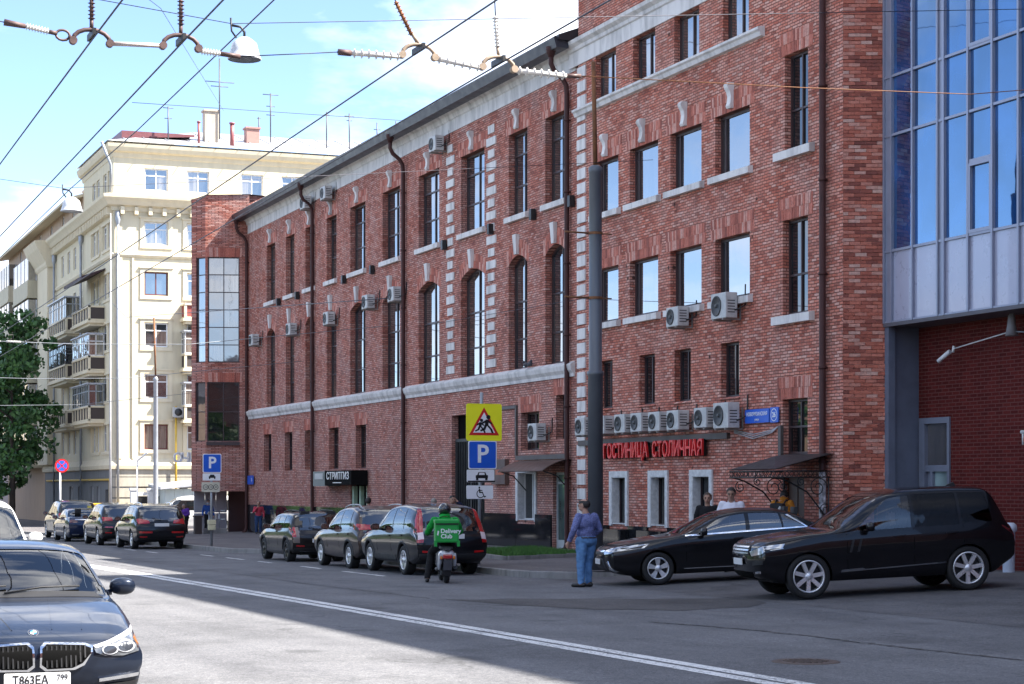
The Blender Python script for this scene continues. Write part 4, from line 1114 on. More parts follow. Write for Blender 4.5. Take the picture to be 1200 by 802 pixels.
# downpipes on the corner block
for f_, u in ((YF, 22.95), (YL, 141.0), (YL, 153.8)):
    m_ = MB(); m_.tube([f_.p(u, 19.9, -.2), f_.p(u, -.5, -.2)], .09, 8); m_.lathe([(.09,-.9), (.17,-.6), (.17,0), (0,0)], f_.p(u, 19.9, -.2), 8); m_.build('downpipe', mat('zinc_downpipe', (.33,.35,.38), .45, .4), yb)
m_ = MB(); m_.tube([(21.8,128.3,24.3), (22.5,128.85,22.9), (22.55,128.85,21.1)], .09, 8); m_.build('downpipe', MATS['zinc_downpipe'], yb)
# yellow gas pipes
gp = MB()
M_GAS = mat('yellow_gas_pipe', (.62,.40,.05), .45)
gp.tube([YL.p(158, 2.35, -.15), YL.p(129.4, 2.35, -.15), YL.p(129.2, 2.3, -.2), YL.p(129.2, .75, -.2), (22.45, 128.6, .75), (26.6, 128.6, .75)], .07, 8)
gp.build('gas_pipe', M_GAS, yb)
gp = MB(); gp.tube([(23.6,128.6,.75), (23.6,128.6,-1)], .09, 8); gp.build('gas_pipe', M_GAS, yb)
gp = MB(); gp.tube([(26.75,128.7,7.2), (26.75,128.7,1.0)], .07, 8); gp.build('gas_pipe', M_GAS, yb)
# roof antennas
M_ANT = mat('antenna_rod', (.09,.09,.10), .5, .4)
def antenna(x, y, z, h, bars, label, w=.5):
    t = thing('roof_antenna', label, 'antenna', (x, y, z), group='antennas on the pale tin roof')
    m_ = MB(); m_.tube([(0,0,-.3), (0,0,h)], .045, 6); m_.build('mast', M_ANT, t, local=True)
    for zz, ww in bars:
        m_ = MB(); m_.tube([(-ww,0,zz), (ww,0,zz)], .03, 5); m_.build('crossbar', M_ANT, t, local=True)
antenna(30.2, 131, 25.7, 5.2, [(3.6, 1.0), (3.3, .6)], 'tall thin antenna mast rising beside the beige chimney')
antenna(26.6, 130.5, 25.2, 2.1, [(2.0, .35), (1.3, .25)], 'short twin aerial above the red roof hatch')
antenna(34.0, 132.0, 25.9, 3.1, [(3.0, .55), (2.2, .3), (1.6, .3)], 'aerial with three short crossbars behind the red chimney')
antenna(32.9+.9, 134.5, 26.2, 1.6, [(1.5, .12)], 'plain rod aerial next to the red brick chimney')
antenna(38.0, 132, 25.7, 2.3, [(2.1, .2)], 'plain rod aerial half way along the tin roof')
antenna(39.8, 132.5, 25.9, 2.2, [(2.0, .35), (1.7, .2)], 'small cross shaped aerial at mid roof')
antenna(42.0, 133, 26, 1.7, [(1.2, .25)], 'short loop aerial towards the end of the tin roof')
antenna(43.4, 133, 26, 1.9, [(1.4, .5), (1.0, .5)], 'wide double bar aerial near the brick eaves')
for k, (x, y, h, r_, lab) in enumerate([(28.6, 130.2, 1.6, .09, 'thin red vent pipe on the tin roof left of the beige chimney'), (30.8, 129.9, 1.6, .14, 'stout red vent pipe on the tin roof right of the beige chimney')]):
    m_ = MB(); m_.cyl((x,y,24.7), (x,y,24.7+h), r_, n=8); m_.cyl((x,y,24.7+h), (x,y,24.8+h), r_*1.4, n=8); m_.build('vent_pipe', mat('red_vent_paint', (.25,.07,.07), .5), None, label=lab, category='pipe')

# ------------------------------------------------------------------ yard between the buildings: kiosk, gate piers, railings
zg = lambda y: gz(y)+.13
ki = thing('kiosk', 'small white and mint kiosk with a sloping tin roof beside the yard gate', 'kiosk', (25.0, 118, zg(118)))
M_MINT = mat('pale_mint_boards', (.55,.62,.60), .55, var=.06)
for k in range(5):
    m_ = MB(); m_.box(23.9+k*.55, 24.44+k*.55, 118, 118.06, -.85, 1.75); m_.build('wall_board', M_MINT, ki)
m_ = MB(); m_.box(23.9, 27.6, 118.07, 121, -.85, 1.75); m_.build('wall', M_MINT, ki)
m_ = MB(); m_.prism([(23.5,117.6,1.72), (23.5,121.4,1.9), (23.5,121.4,2.05), (23.5,117.6,1.88)], (4.6,0,.45)); m_.build('roof', M_TIN, ki)
m_ = MB(); m_.box(26.0, 26.5, 117.96, 118.0, .1, 1.0); m_.build('window', M_GLASSD, ki)
gt = thing('yard_gate', 'white gate piers with dark door leaves in front of the yellow block', 'gate', (23.6, 120, zg(120)))
for x in (22.3, 23.35, 24.4, 25.4):
    m_ = MB(); m_.bbox(x-.17, x+.17, 119.8, 120.15, -.95, 1.65, .03); m_.bbox(x-.22, x+.22, 119.75, 120.2, 1.65, 1.8, .02); m_.build('pier', M_FRAMEW, gt)
for x in (22.5, 23.55, 24.6):
    m_ = MB(); m_.box(x, x+.66, 119.95, 120.0, -.9, 1.3); m_.build('door_leaf', M_BLACKMETAL, gt)
m_ = MB(); m_.box(22.2, 25.6, 119.9, 120.05, 1.35, 1.55); m_.build('lintel', M_FRAMEW, gt)
wb = MB(); wb.box(27.2, 30, 112, 112.2, -.8, 2.1); wb.build('yard_wall', mat('white_yard_wall', (.7,.7,.7), .7), None, label='white wall panel between the kiosk and the brick bay', category='wall')
bx_ = thing('grit_box', 'yellow metal box standing behind the parked dark cars', 'box', (18.9, 112, zg(112)))
m_ = MB(); m_.bbox(-.42, .42, -.35, .35, 0, 1.5, .04); m_.build('body', mat('yellow_box_paint', (.62,.36,.02), .5), bx_, local=True)
m_ = MB(); m_.bbox(-.46, .46, -.39, .39, 1.5, 1.6, .03); m_.build('lid', MATS['yellow_box_paint'], bx_, local=True)
# ------------------------------------------------------------------ lettering and sign plates
def text_mesh(s, size, depth=.004, bold=0.0, squeeze=1.0):
    cu = bpy.data.curves.new('lettering', 'FONT'); cu.body = s; cu.size = size; cu.extrude = depth; cu.offset = bold
    cu.align_x = 'CENTER'; cu.align_y = 'CENTER'; cu.resolution_u = 3
    o = bpy.data.objects.new('lettering', cu); COL.objects.link(o)
    dg = bpy.context.evaluated_depsgraph_get()
    me = bpy.data.meshes.new_from_object(o.evaluated_get(dg))
    bpy.data.objects.remove(o); bpy.data.curves.remove(cu)
    if squeeze != 1: me.transform(Matrix.Diagonal((squeeze, 1, 1, 1)))
    return me

def place(name, me, m, parent, c, xa, za, **props):
    """put a flat mesh (x right, y up, z out) at world point c with right axis xa and outward axis za"""
    xa, za = Vector(xa), Vector(za); ya = za.cross(xa)
    T = Matrix((xa, ya, za)).transposed().to_4x4(); T.translation = Vector(c) - (wloc(parent) if parent else Vector())
    me.transform(T)
    me.materials.clear(); me.materials.append(m)
    return link(name, me, parent, **props)

def flat(polys, depth=.004):
    """thin solid pieces from 2d outlines"""
    mb = MB()
    for p in polys: mb.prism([(x, y, 0) for x, y in p], (0, 0, depth))
    me = bpy.data.meshes.new('flat'); me.from_pydata(mb.v, [], mb.f); me.validate(); return me

def rrect(w, h, r, n=5, cx=0, cy=0):
    pts = []
    for sx, sy, a0 in ((1,1,0), (-1,1,90), (-1,-1,180), (1,-1,270)):
        for k in range(n+1):
            a = R(a0+90*k/n); pts.append((cx+sx*(w/2-r)+r*math.cos(a), cy+sy*(h/2-r)+r*math.sin(a)))
    return pts

def circ(r, n=28, cx=0, cy=0): return [(cx+r*math.cos(2*math.pi*k/n), cy+r*math.sin(2*math.pi*k/n)) for k in range(n)]

M_SW = mat('white_sign_film', (.85,.85,.85), .35, var=.05); M_SB = mat('blue_sign_film', (.015,.11,.58), .35, var=.06); M_SK = mat('black_sign_film', (.01,.01,.01), .4)
M_SY = mat('fluorescent_yellow_film', (.95,.92,.02), .4, var=.03); M_SR = mat('red_sign_film', (.62,.02,.02), .35); M_SG = mat('zinc_post', (.32,.34,.36), .4, .5, var=.15)
RX, OUT = (1, 0, 0), (0, -1, 0)
def plate(parent, c, w, h, m, border=None, r=.04, name='plate', xa=RX, za=OUT):
    o = place(name, flat([rrect(w, h, r)], .012), m, parent, Vector(c), xa, za)
    if border:
        o2 = place('face', flat([rrect(w-.05, h-.05, r*.8)], .004), border, o, Vector(c)+Vector(za)*.012, xa, za)
    return o
# --- sign post with school crossing warning, parking and two plates
sz = pz(16.95, 45.4)
sp = thing('sign_post', 'sign post with yellow children warning sign above a blue parking sign and disabled plate', 'sign', (17.0, 45.4, sz))
m_ = MB(); m_.tube([(16.98,45.45,sz-.05), (17.06,45.45,4.2)], .042, 10); m_.build('post', M_SG, sp)
a_ = place('warning_board', flat([rrect(.94, .92, .06)], .012), M_SY, sp, (17.09, 45.38, 3.46), RX, OUT)
T3 = lambda r, cy=0: [(r*math.sin(2*math.pi*k/3), cy+r*math.cos(2*math.pi*k/3)) for k in range(3)]
place('triangle_border', flat([T3(.46, -.09)], .004), M_SR, a_, (17.09, 45.368, 3.46), RX, OUT)
place('triangle_face', flat([T3(.335, -.09)], .004), M_SW, a_, (17.09, 45.364, 3.46), RX, OUT)
def kid(ox, oy, s):
    q = []
    q.append(circ(.055*s, 10, ox+.05*s, oy+.23*s))
    q.append([(ox-.02*s, oy+.17*s), (ox+.06*s, oy+.17*s), (ox+.05*s, oy+.02*s), (ox-.05*s, oy+.0*s)])
    q.append([(ox+.05*s, oy+.16*s), (ox+.15*s, oy+.08*s), (ox+.13*s, oy+.05*s), (ox+.03*s, oy+.11*s)])
    q.append([(ox-.01*s, oy+.16*s), (ox-.12*s, oy+.10*s), (ox-.10*s, oy+.06*s), (ox+.01*s, oy+.11*s)])
    q.append([(ox+.0*s, oy+.03*s), (ox+.06*s, oy+.03*s), (ox+.15*s, oy-.06*s), (ox+.19*s, oy-.16*s), (ox+.14*s, oy-.17*s), (ox+.10*s, oy-.08*s)])
    q.append([(ox-.05*s, oy+.03*s), (ox+.02*s, oy+.03*s), (ox-.03*s, oy-.08*s), (ox-.15*s, oy-.13*s), (ox-.17*s, oy-.09*s), (ox-.08*s, oy-.05*s)])
    return q
place('running_figures', flat(kid(.06, -.10, 1.0) + kid(-.11, -.13, .78), .004), M_SK, a_, (17.09, 45.36, 3.46), RX, OUT)
b_ = plate(sp, (17.05, 45.38, 2.655), .75, .70, M_SW, M_SB, .05, 'parking_board')
place('letter', text_mesh('P', .62, .003, .012), M_SW, b_, (17.05, 45.360, 2.66), RX, OUT)
c_ = plate(sp, (17.0, 45.38, 2.135), .72, .31, M_SW, None, .03, 'car_plate')
def car_icon(s=1): return [[(-.16*s,-.05*s), (.16*s,-.05*s), (.16*s,.02*s), (.12*s,.03*s), (.09*s,.10*s), (-.09*s,.10*s), (-.12*s,.03*s), (-.16*s,.02*s)], [(-.15*s,-.10*s), (-.09*s,-.10*s), (-.09*s,-.05*s), (-.15*s,-.05*s)], [(.09*s,-.10*s), (.15*s,-.10*s), (.15*s,-.05*s), (.09*s,-.05*s)]]
place('symbol', flat(car_icon(), .003), M_SK, c_, (17.03, 45.366, 2.13), RX, OUT)
place('symbol', flat([[(-.08,.03), (.08,.03), (.065,.085), (-.065,.085)]], .002), M_SW, c_, (17.03, 45.362, 2.13), RX, OUT)
m_ = MB(); m_.box(16.66, 17.38, 45.362, 45.38, 1.985, 2.02); m_.build('edge_strip', M_SK, c_)
d_ = plate(sp, (16.98, 45.38, 1.735), .70, .33, M_SW, None, .03, 'disabled_plate')
wc = [circ(.022, 8, -.035, .115), [(-.05,.085), (-.02,.085), (-.005,.0), (-.04,.0)], [(-.04,.01), (.06,.01), (.06,-.02), (-.04,-.02)], [(.04,-.02), (.065,-.02), (.10,-.10), (.135,-.09), (.14,-.115), (.09,-.13)], [(-.03,.055), (.045,.055), (.045,.035), (-.03,.035)]]
ring = []
for k in range(13):
    a0, a1 = R(110+k*17), R(110+(k+1)*17)
    ring.append([(-.005+.085*math.cos(a0), -.04+.085*math.sin(a0)), (-.005+.105*math.cos(a0), -.04+.105*math.sin(a0)), (-.005+.105*math.cos(a1), -.04+.105*math.sin(a1)), (-.005+.085*math.cos(a1), -.04+.085*math.sin(a1))])
place('wheelchair_symbol', flat(wc+ring, .003), M_SK, d_, (17.0, 45.366, 1.735), RX, OUT)
# --- far parking sign
sz = gz(67.5)+.14
s2 = thing('parking_sign', 'blue parking sign with two small plates on a thin post at the far kerb', 'sign', (15.3, 67.5, sz))
m_ = MB(); m_.tube([(15.3,67.6,sz-.05), (15.3,67.6,3.0)], .045, 10); m_.build('post', M_SG, s2)
b_ = plate(s2, (15.3, 67.52, 2.69), .66, .66, M_SW, M_SB, .05, 'parking_board')
place('letter', text_mesh('P', .56, .003, .012), M_SW, b_, (15.3, 67.50, 2.695), RX, OUT)
c_ = plate(s2, (15.28, 67.52, 2.215), .62, .25, M_SW, None, .03, 'car_plate')
place('symbol', flat(car_icon(.75), .003), M_SK, c_, (15.30, 67.506, 2.22), RX, OUT)
c_ = plate(s2, (15.25, 67.52, 1.86), .64, .34, mat('cream_plate', (.62,.58,.45), .5), None, .03, 'fee_plate')
for k, t_ in enumerate(('10', '15', '20')):
    rr_ = []
    for q in range(16):
        a0, a1 = 2*math.pi*q/16, 2*math.pi*(q+1)/16
        rr_.append([(.075*math.cos(a0), .075*math.sin(a0)), (.092*math.cos(a0), .092*math.sin(a0)), (.092*math.cos(a1), .092*math.sin(a1)), (.075*math.cos(a1), .075*math.sin(a1))])
    place('coin_symbol', flat(rr_, .003), M_SK, c_, (15.07+.18*k, 67.506, 1.86), RX, OUT)
    place('coin_value', text_mesh(t_, .09, .002), M_SK, c_, (15.07+.18*k, 67.505, 1.86), RX, OUT)
m_ = MB(); m_.bbox(15.17, 15.43, 67.45, 67.7, .55, .72, .02); m_.bbox(15.18, 15.42, 67.46, 67.69, .36, .54, .02); m_.build('post_box', mat('yellowed_plastic', (.6,.55,.35), .5), s2)
# --- no stopping sign
sz = gz(104)+.14
s3 = thing('no_stopping_sign', 'round blue and red no stopping sign on a pale post by the tree', 'sign', (15.6, 104.4, sz))
m_ = MB(); m_.tube([(15.6,104.5,sz-.05), (15.6,104.5,3.2)], .05, 8); m_.build('post', M_FRAMEW, s3)
b_ = place('disc', flat([circ(.36)], .012), M_SR, s3, (15.68, 104.42, 2.98), RX, OUT)
place('disc_face', flat([circ(.27)], .004), M_SB, b_, (15.68, 104.41, 2.98), RX, OUT)
x1 = [(-.21,-.17), (-.17,-.21), (.21,.17), (.17,.21)]; x2 = [(-.21,.17), (-.17,.21), (.21,-.17), (.17,-.21)]
place('red_cross', flat([x1, x2], .004), M_SR, b_, (15.68, 104.405, 2.98), RX, OUT)
# --- letters over the hotel
LX, LO = (0, -1, 0), (-1, 0, 0)
hs = thing('hotel_sign', 'red cut letters on black boxes spelling the hotel name over the windows', 'sign', (22.55, 47.1, 2.85))
words_ = 'ГОСТИНИЦА СТОЛИЧНАЯ'
M_RED = mat('red_letter_acrylic', (.80,.03,.035), .3, var=.06)
n = len(words_); y = 50.15
adv = {'И': 1.05, 'Н': 1.05, 'О': 1.1, 'Ц': 1.08, 'Ч': 1.0, 'Г': .85, ' ': .75, 'С': 1.0, 'Л': 1.05, 'Т': .95, 'А': 1.1, 'Я': 1.0}
tot = sum(adv[c] for c in words_); step = (50.15-44.03)/tot
for ch in words_:
    w = adv[ch]*step
    if ch != ' ':
        me = text_mesh(ch, .56, .03, .007); xs = [v.co.x for v in me.vertices]; me.transform(Matrix.Diagonal(((w*.86)/(max(xs)-min(xs)), 1, 1, 1)))
        place('letter', me, M_RED, hs, (22.46, y-w/2, 2.83), LX, LO)
        me = text_mesh(ch, .56, .035, .009); me.transform(Matrix.Diagonal(((w*.86)/(max(xs)-min(xs)), 1, 1, 1)))
        place('letter_body', me, M_SK, hs, (22.53, y-w/2-.012, 2.825), LX, LO)
    y -= w
# --- street name plate
sn = thing('street_name_plate', 'blue street name plate with house number twenty six on the hotel wall', 'sign', (22.55, 41.1, 3.55))
p_ = place('name_plate', flat([rrect(1.18, .33, .03)], .03), M_SB, sn, (22.58, 41.42, 3.555), LX, LO)
place('lettering', text_mesh('НОВОРЯЗАНСКАЯ', .125, .002, .001, .92), M_SW, p_, (22.547, 41.42, 3.60), LX, LO)
place('lettering', text_mesh('улица', .075, .002), M_SW, p_, (22.547, 41.42, 3.47), LX, LO)
p_ = place('number_plate', flat([rrect(.40, .36, .03)], .03), M_SB, sn, (22.58, 40.58, 3.555), LX, LO)
ringp = []
for q in range(20):
    a0, a1 = 2*math.pi*q/20, 2*math.pi*(q+1)/20
    ringp.append([(.135*math.cos(a0), .135*math.sin(a0)), (.15*math.cos(a0), .15*math.sin(a0)), (.15*math.cos(a1), .15*math.sin(a1)), (.135*math.cos(a1), .135*math.sin(a1))])
place('ring', flat(ringp, .002), M_SW, p_, (22.547, 40.58, 3.555), LX, LO)
place('lettering', text_mesh('26', .165, .002, .003), M_SW, p_, (22.547, 40.58, 3.555), LX, LO)
pl = place('house_plate', flat([rrect(1.1, .42, .03)], .03), M_SB, None, (22.63, 91.6, 2.2), LX, LO, label='small blue house plate on the far end of the brick range', category='sign')
place('lettering', text_mesh('26', .22, .003), M_SW, pl, (22.595, 91.3, 2.2), LX, LO)
# --- club sign over the dark doorway
cs = thing('club_sign', 'black box sign with white lettering above the dark club doorway', 'sign', (22.4, 75.6, 2.2))
M_MB = mat('matt_black_board', (.008,.008,.008), .9, spec=.05)
m_ = MB(); m_.box(22.0, 22.66, 73.0, 76.7, 1.95, 2.52); m_.build('black_box', M_MB, cs)
m_ = MB(); m_.box(22.02, 22.66, 76.72, 78.5, 1.9, 2.5); g_ = m_.build('grey_box', mat('grey_green_box', (.16,.18,.17), .5), cs)
me = text_mesh('СТРИПТИЗ', .40, .006, .002); xs = [v.co.x for v in me.vertices]; me.transform(Matrix.Diagonal((3.1/(max(xs)-min(xs)), 1, 1, 1))); place('lettering', me, M_SW, cs, (21.99, 74.85, 2.29), LX, LO)
for k, (a, b) in enumerate(((.9, 2.05), (1.3, 2.0))):
    pass
m_ = MB(); m_.box(21.985, 21.992, 74.3, 75.5, 2.02, 2.05); m_.build('small_print', M_SW, cs)
m_ = MB(); m_.box(22.0, 22.012, 77.0, 78.2, 2.18, 2.42); m_.build('grey_panel_print', mat('pale_print', (.5,.5,.48), .6), g_)
fb = thing('facade_box', 'small brown notice box on the brick wall behind the sign post', 'box', (22.6, 58.4, 2.4))
m_ = MB(); m_.box(22.55, 22.69, 58.0, 59.2, 1.95, 2.75); m_.build('case', mat('brown_notice_case', (.10,.06,.05), .6), fb)
m_ = MB(); m_.box(22.54, 22.552, 58.1, 58.8, 2.25, 2.42); m_.build('print', mat('orange_print', (.42,.12,.06), .6), fb)
# white letters fixed to the bay side
bl_ = thing('white_letters', 'white cut letters at the side of the brick bay', 'sign', (20.0, 94.2, 3.2))
for k, ch in enumerate('ОЧИ'):
    place('letter', text_mesh(ch, .62, .05, .02), M_SW, bl_, (19.62+k*.36, 93.9, 3.25), RX, OUT)

# ------------------------------------------------------------------ air conditioners
M_AC = mat('air_conditioner_white', (.47,.47,.46), .5, var=.2, vscale=5); M_ACG = mat('air_conditioner_grille', (.035,.037,.04), .5)
def ac_unit(y, z, label, group, w=.7, h=.52, x=22.7, off=.16):
    t = thing('air_conditioner', label, 'air conditioner', (x, y, z), group=group)
    d0, d1 = -off-.32, -off
    m_ = MB(); m_.bbox(d0, d1, -w/2, w/2, -h/2, h/2, .02); m_.build('casing', M_AC, t, local=True)
    m_ = MB(); r = h*.40; cy = w*.12
    m_.lathe([(r, .0), (r, -.022), (r-.02, -.026), (r-.03, -.012), (.0, -.008)], (d0, cy, 0), 22, 'X'); m_.lathe([(.05, -.008), (.05, -.03), (0, -.03)], (d0, cy, 0), 12, 'X')
    for k in range(4): m_.lathe([(r*(.3+.17*k), -.026), (r*(.3+.17*k)+.006, -.026)], (d0, cy, 0), 22, 'X')
    m_.build('fan_grille', M_ACG, t, local=True)
    m_ = MB()
    for k in range(5): m_.box(d0+.05, d0+.25, -w/2-.004, -w/2, -h*.3+k*.07, -h*.3+k*.07+.025)
    m_.build('side_vents', M_ACG, t, local=True)
    for s in (-w*.33, w*.33):
        m_ = MB(); m_.prism([(d0-.02,s-.02,-h/2-.045), (d0-.02,s-.02,-h/2-.003), (-.03,s-.02,-h/2-.003), (-.03,s-.02,h*.3), (0,s-.02,h*.3), (0,s-.02,-h/2-.045)], (0,.04,0)); m_.build('bracket', mat('bracket_steel', (.3,.28,.26), .6, .2), t, local=True)
    m_ = MB(); m_.tube([(d1-.08, -w/2, -h*.2), (d1, -w/2-.1, -h*.15), (-.03, -w/2-.14, 0), (-.02, -w/2-.14, h*.8)], .018, 6); m_.build('hose', M_BLACKMETAL, t, local=True)
AC = [
 (45.17, 6.21, 'white air conditioner hung below the third second-floor hotel window'), (42.61, 6.27, 'larger white air conditioner hung below the fourth second-floor hotel window'),
 (51.1, 3.58, 'air conditioner beside the white corner quoins, half behind the grey pole'), (49.75, 3.58, 'air conditioner just past the grey pole in the hotel row'),
 (48.4, 3.58, 'air conditioner above the first letters of the hotel sign'), (47.35, 3.58, 'second air conditioner of the pair above the first sign word'),
 (46.25, 3.57, 'air conditioner above the gap between the two sign words'), (45.15, 3.57, 'air conditioner above the start of the second sign word'),
 (43.6, 3.58, 'smaller of the two air conditioners beside the blue street plate'), (42.5, 3.60, 'large air conditioner next to the blue street name plate'),
]
for i, (y, z, lab) in enumerate(AC): ac_unit(y, z, lab, 'air conditioners on the hotel wall', *( (.78, .62) if i in (1, 9) else (.68, .50) ), x=22.62)
AL = [(54.9, 3.52, 'air conditioner over the side door awning'), (64.1, 13.72, 'air conditioner just under the white cornice by the quoin strip'),
 (80.95, 13.95, 'air conditioner tucked under the far eaves, left of the downpipe'), (77.8, 13.93, 'air conditioner tucked under the far eaves, right of the downpipe'),
 (72.0, 8.95, 'air conditioner at the head of the fifth arched window'), (68.75, 8.95, 'air conditioner at the head of the sixth arched window, by the pipe'),
 (77.4, 8.75, 'air conditioner over the fourth arched window beside a downpipe'), (83.3, 8.75, 'air conditioner over the second arched window from the bay'),
 (90.0, 8.75, 'farthest air conditioner on the range, next to the brick bay')]
for y, z, lab in AL: ac_unit(y, z, lab, 'air conditioners on the long brick range')
t = thing('air_conditioner', 'air conditioner below the white third-floor window of the yellow block', 'air conditioner', (27.0, 129, 6.8), group='air conditioner on the yellow block')
m_ = MB(); m_.bbox(-.5, .5, -.55, -.2, -.32, .32, .02); m_.build('casing', M_AC, t, local=True)
m_ = MB(); m_.lathe([(.25, 0), (.25, -.02), (0, -.01)], (-.14, -.55, 0), 18, 'Y'); m_.build('fan_grille', M_ACG, t, local=True)
m_ = MB(); m_.box(-.4, .4, -.55, 0, -.37, -.323); m_.build('bracket', MATS['bracket_steel'], t, local=True)

# ------------------------------------------------------------------ poles
M_POLE = mat('grey_pole_paint', (.11,.12,.135), .45, .2, var=.12, vscale=1.5); M_RUST = mat('rusty_steel', (.20,.085,.035), .75, .2, var=.4, vscale=6)
pzv = pz(17.85, 40.3)
po = thing('street_pole', 'thick grey steel pole with a thin rusty mast rising from its top', 'pole', (17.85, 40.3, pzv))
m_ = MB(); m_.lathe([(.0,0), (.175,0), (.17,4.4), (.19,4.42), (.19,4.5), (.15,4.52), (.145,8.95), (.155,8.96), (.155,9.08), (.10,9.12), (.0,9.12)], (0,0,-.05), 24); m_.build('column', M_POLE, po, local=True)
m_ = MB(); m_.tube([(0,0,9.0), (-.05,0,11.4)], .05, 10); m_.build('mast', M_RUST, po, local=True)
for z in (6.1, 7.55):
    m_ = MB(); m_.lathe([(.165,-.03), (.165,.03)], (0,0,z), 20); m_.tube([(-.16,0,z), (-.75,0,z+.01)], .02, 6); m_.tube([(.16,0,z), (.4,0,z)], .015, 6); m_.build('collar', M_RUST, po, local=True)
po2 = thing('tram_pole', 'pale grey pole with rusty top in front of the yellow block windows', 'pole', (22.9, 116, zg(116)))
m_ = MB(); m_.lathe([(.15,0), (.13,8.9), (.16,8.95), (.08,9.1)], (0,0,0), 16); m_.build('column', mat('pale_grey_pole', (.36,.38,.42), .45, .3), po2, local=True)
m_ = MB(); m_.tube([(0,0,9.0), (-.1,0,12.6)], .055, 8); m_.build('mast', M_RUST, po2, local=True)
po3 = thing('light_mast', 'slim pale mast at the corner of the yellow block', 'pole', (20.4, 117, zg(117)))
m_ = MB(); m_.tube([(0,0,0), (.0,0,6.5), (0.02,0,18.8)], [.085,.06,.03], 10); m_.build('column', mat('pale_mast_paint', (.42,.42,.43), .5, .2), po3, local=True)
po4 = thing('yard_lamp', 'short yard lamp with a tilted white head beside the tram pole', 'lamp', (21.9, 116.5, zg(116)))
m_ = MB(); m_.tube([(0,0,0), (0,0,4.1)], .05, 8); m_.build('post', M_FRAMEW, po4, local=True)
m_ = MB(); m_.obox((.35,0,4.4), (.35,0,.3), (0,.1,0), (-.03,0,.035)); m_.build('lamp_head', M_FRAMEW, po4, local=True)

# ------------------------------------------------------------------ overhead lines
M_WIRE = mat('dark_wire', (.035,.035,.05), .5, .4); M_PORC = mat('white_insulator', (.62,.60,.57), .35, var=.12, vscale=8); M_BRN = mat('brown_cast_fitting', (.10,.06,.055), .6, .2, var=.3, vscale=10)
def wire(name, pts, r, label, m=None, sag=0):
    mb = MB(); P = []
    for a, b in zip(pts[:-1], pts[1:]):
        a, b = Vector(a), Vector(b)
        for k in range(10):
            t = k/10; q = a.lerp(b, t); q.z -= sag*4*t*(1-t); P.append(q)
    P.append(Vector(pts[-1])); mb.tube(P, r, 5)
    return mb.build(name, m or M_WIRE, None, label=label, category='cable', group='overhead wires')
SY = 17.4
for x, zc_, lab in ((2.88, 5.80, 'leftmost dark contact wire running down the street'), (3.67, 5.83, 'second contact wire, through the right arch of the rusty hanger'), (5.9, 5.93, 'long contact wire crossing the white hanger before the brick eaves'), (6.71, 5.88, 'contact wire running along just beside the brick eaves')):
    wire('contact_wire', [(x, 3, zc_+.1), (x, SY, zc_), (x+.1, 48, zc_-.25), (x+.5, 110, zc_-.6), (x+1, 260, zc_-1.4)], .0085, lab)
wire('feeder_cable', [(5.25, 4, 7.35), (5.48, 21, 7.24), (5.66, 30, 7.33), (5.72, 37, 7.42), (6.0, 70, 7.35), (6.6, 130, 7.0)], .009, 'slightly wavy cable passing the upper street lamp')

def ribs(mb, p0, p1, r, n, rr):
    p0, p1 = Vector(p0), Vector(p1); ax = (p1-p0); L = ax.length; ax.normalize()
    mb.tube([p0, p1], r, 8)
    for k in range(n):
        c = p0 + ax*(L*(k+.5)/n); mb.tube([c-ax*.006, c+ax*.001, c+ax*.006], [r, rr, r], 10)
def hanger(x, z, parent, m, tilt=0, top=6.6, dx=0, mi=None):
    a = MB(); pts = [(x+.16*math.cos(q), SY, z+.02+.10*math.sin(q)) for q in [math.pi*k/8 for k in range(9)]]
    a.tube(pts, .02, 8); a.cyl((x-.16,SY-.03,z+.01), (x-.16,SY+.03,z+.01), .035, n=10); a.cyl((x+.16,SY-.03,z+.01), (x+.16,SY+.03,z+.01), .035, n=10)
    a.tube([(x, SY, z+.12), (x+dx*.15, SY, z+.22)], .018, 8)
    h = a.build('hanger_arch', m, parent)
    a = MB(); a.obox((x, SY, z+.075), (.014,0,0), (0,.16,-.0), (0,0,.028)); a.build('wire_clamp', M_BLACKMETAL, parent)
    a = MB(); ribs(a, (x+dx*.15, SY, z+.2), (x+dx*.5, SY, z+.5), .017, 9, .034); a.build('insulator', mi or M_BRN, parent)
    a = MB(); a.tube([(x+dx*.5, SY, z+.5), (x+dx*1.2, SY, z+1.3)], .006, 5); a.build('suspension_cable', M_WIRE, parent)
h1_ = thing('trolley_hanger', 'rusty brown hanger with two arches holding the left pair of contact wires', 'wire hanger', (3.2, SY, 5.8), group='trolley wire hangers')
hanger(2.87, 5.76, h1_, M_BRN); hanger(3.66, 5.78, h1_, M_BRN)
a = MB(); a.tube([(3.03,SY,5.77), (3.50,SY,5.79)], .02, 8); a.build('rod', mat('pale_rusty_rod', (.5,.42,.38), .5, var=.3, vscale=9), h1_)
a = MB(); ribs(a, (2.30,SY,5.86), (2.50,SY,5.83), .018, 8, .034); a.build('insulator', M_PORC, h1_)
a = MB(); ribs(a, (3.84,SY,5.77), (4.02,SY,5.76), .018, 7, .034); a.build('insulator', M_PORC, h1_)
a = MB(); a.tube([(2.12,SY,5.88), (2.30,SY,5.86)], [.03,.022], 8); a.build('end_fitting', M_BRN, h1_)
a = MB(); a.tube([(2.50,SY,5.83), (2.57,SY,5.82)], .02, 8); a.tube([(2.56+.06*(1-math.cos(q)), SY, 5.81+.045*math.sin(q)) for q in [2*math.pi*k/12 for k in range(13)]], .012, 6); a.tube([(2.67,SY,5.8), (2.72,SY,5.78)], .02, 8); a.build('link', M_BRN, h1_)
a = MB(); a.tube([(4.02,SY,5.76), (4.2,SY,5.75)], .022, 8); a.build('end_fitting', M_BRN, h1_)
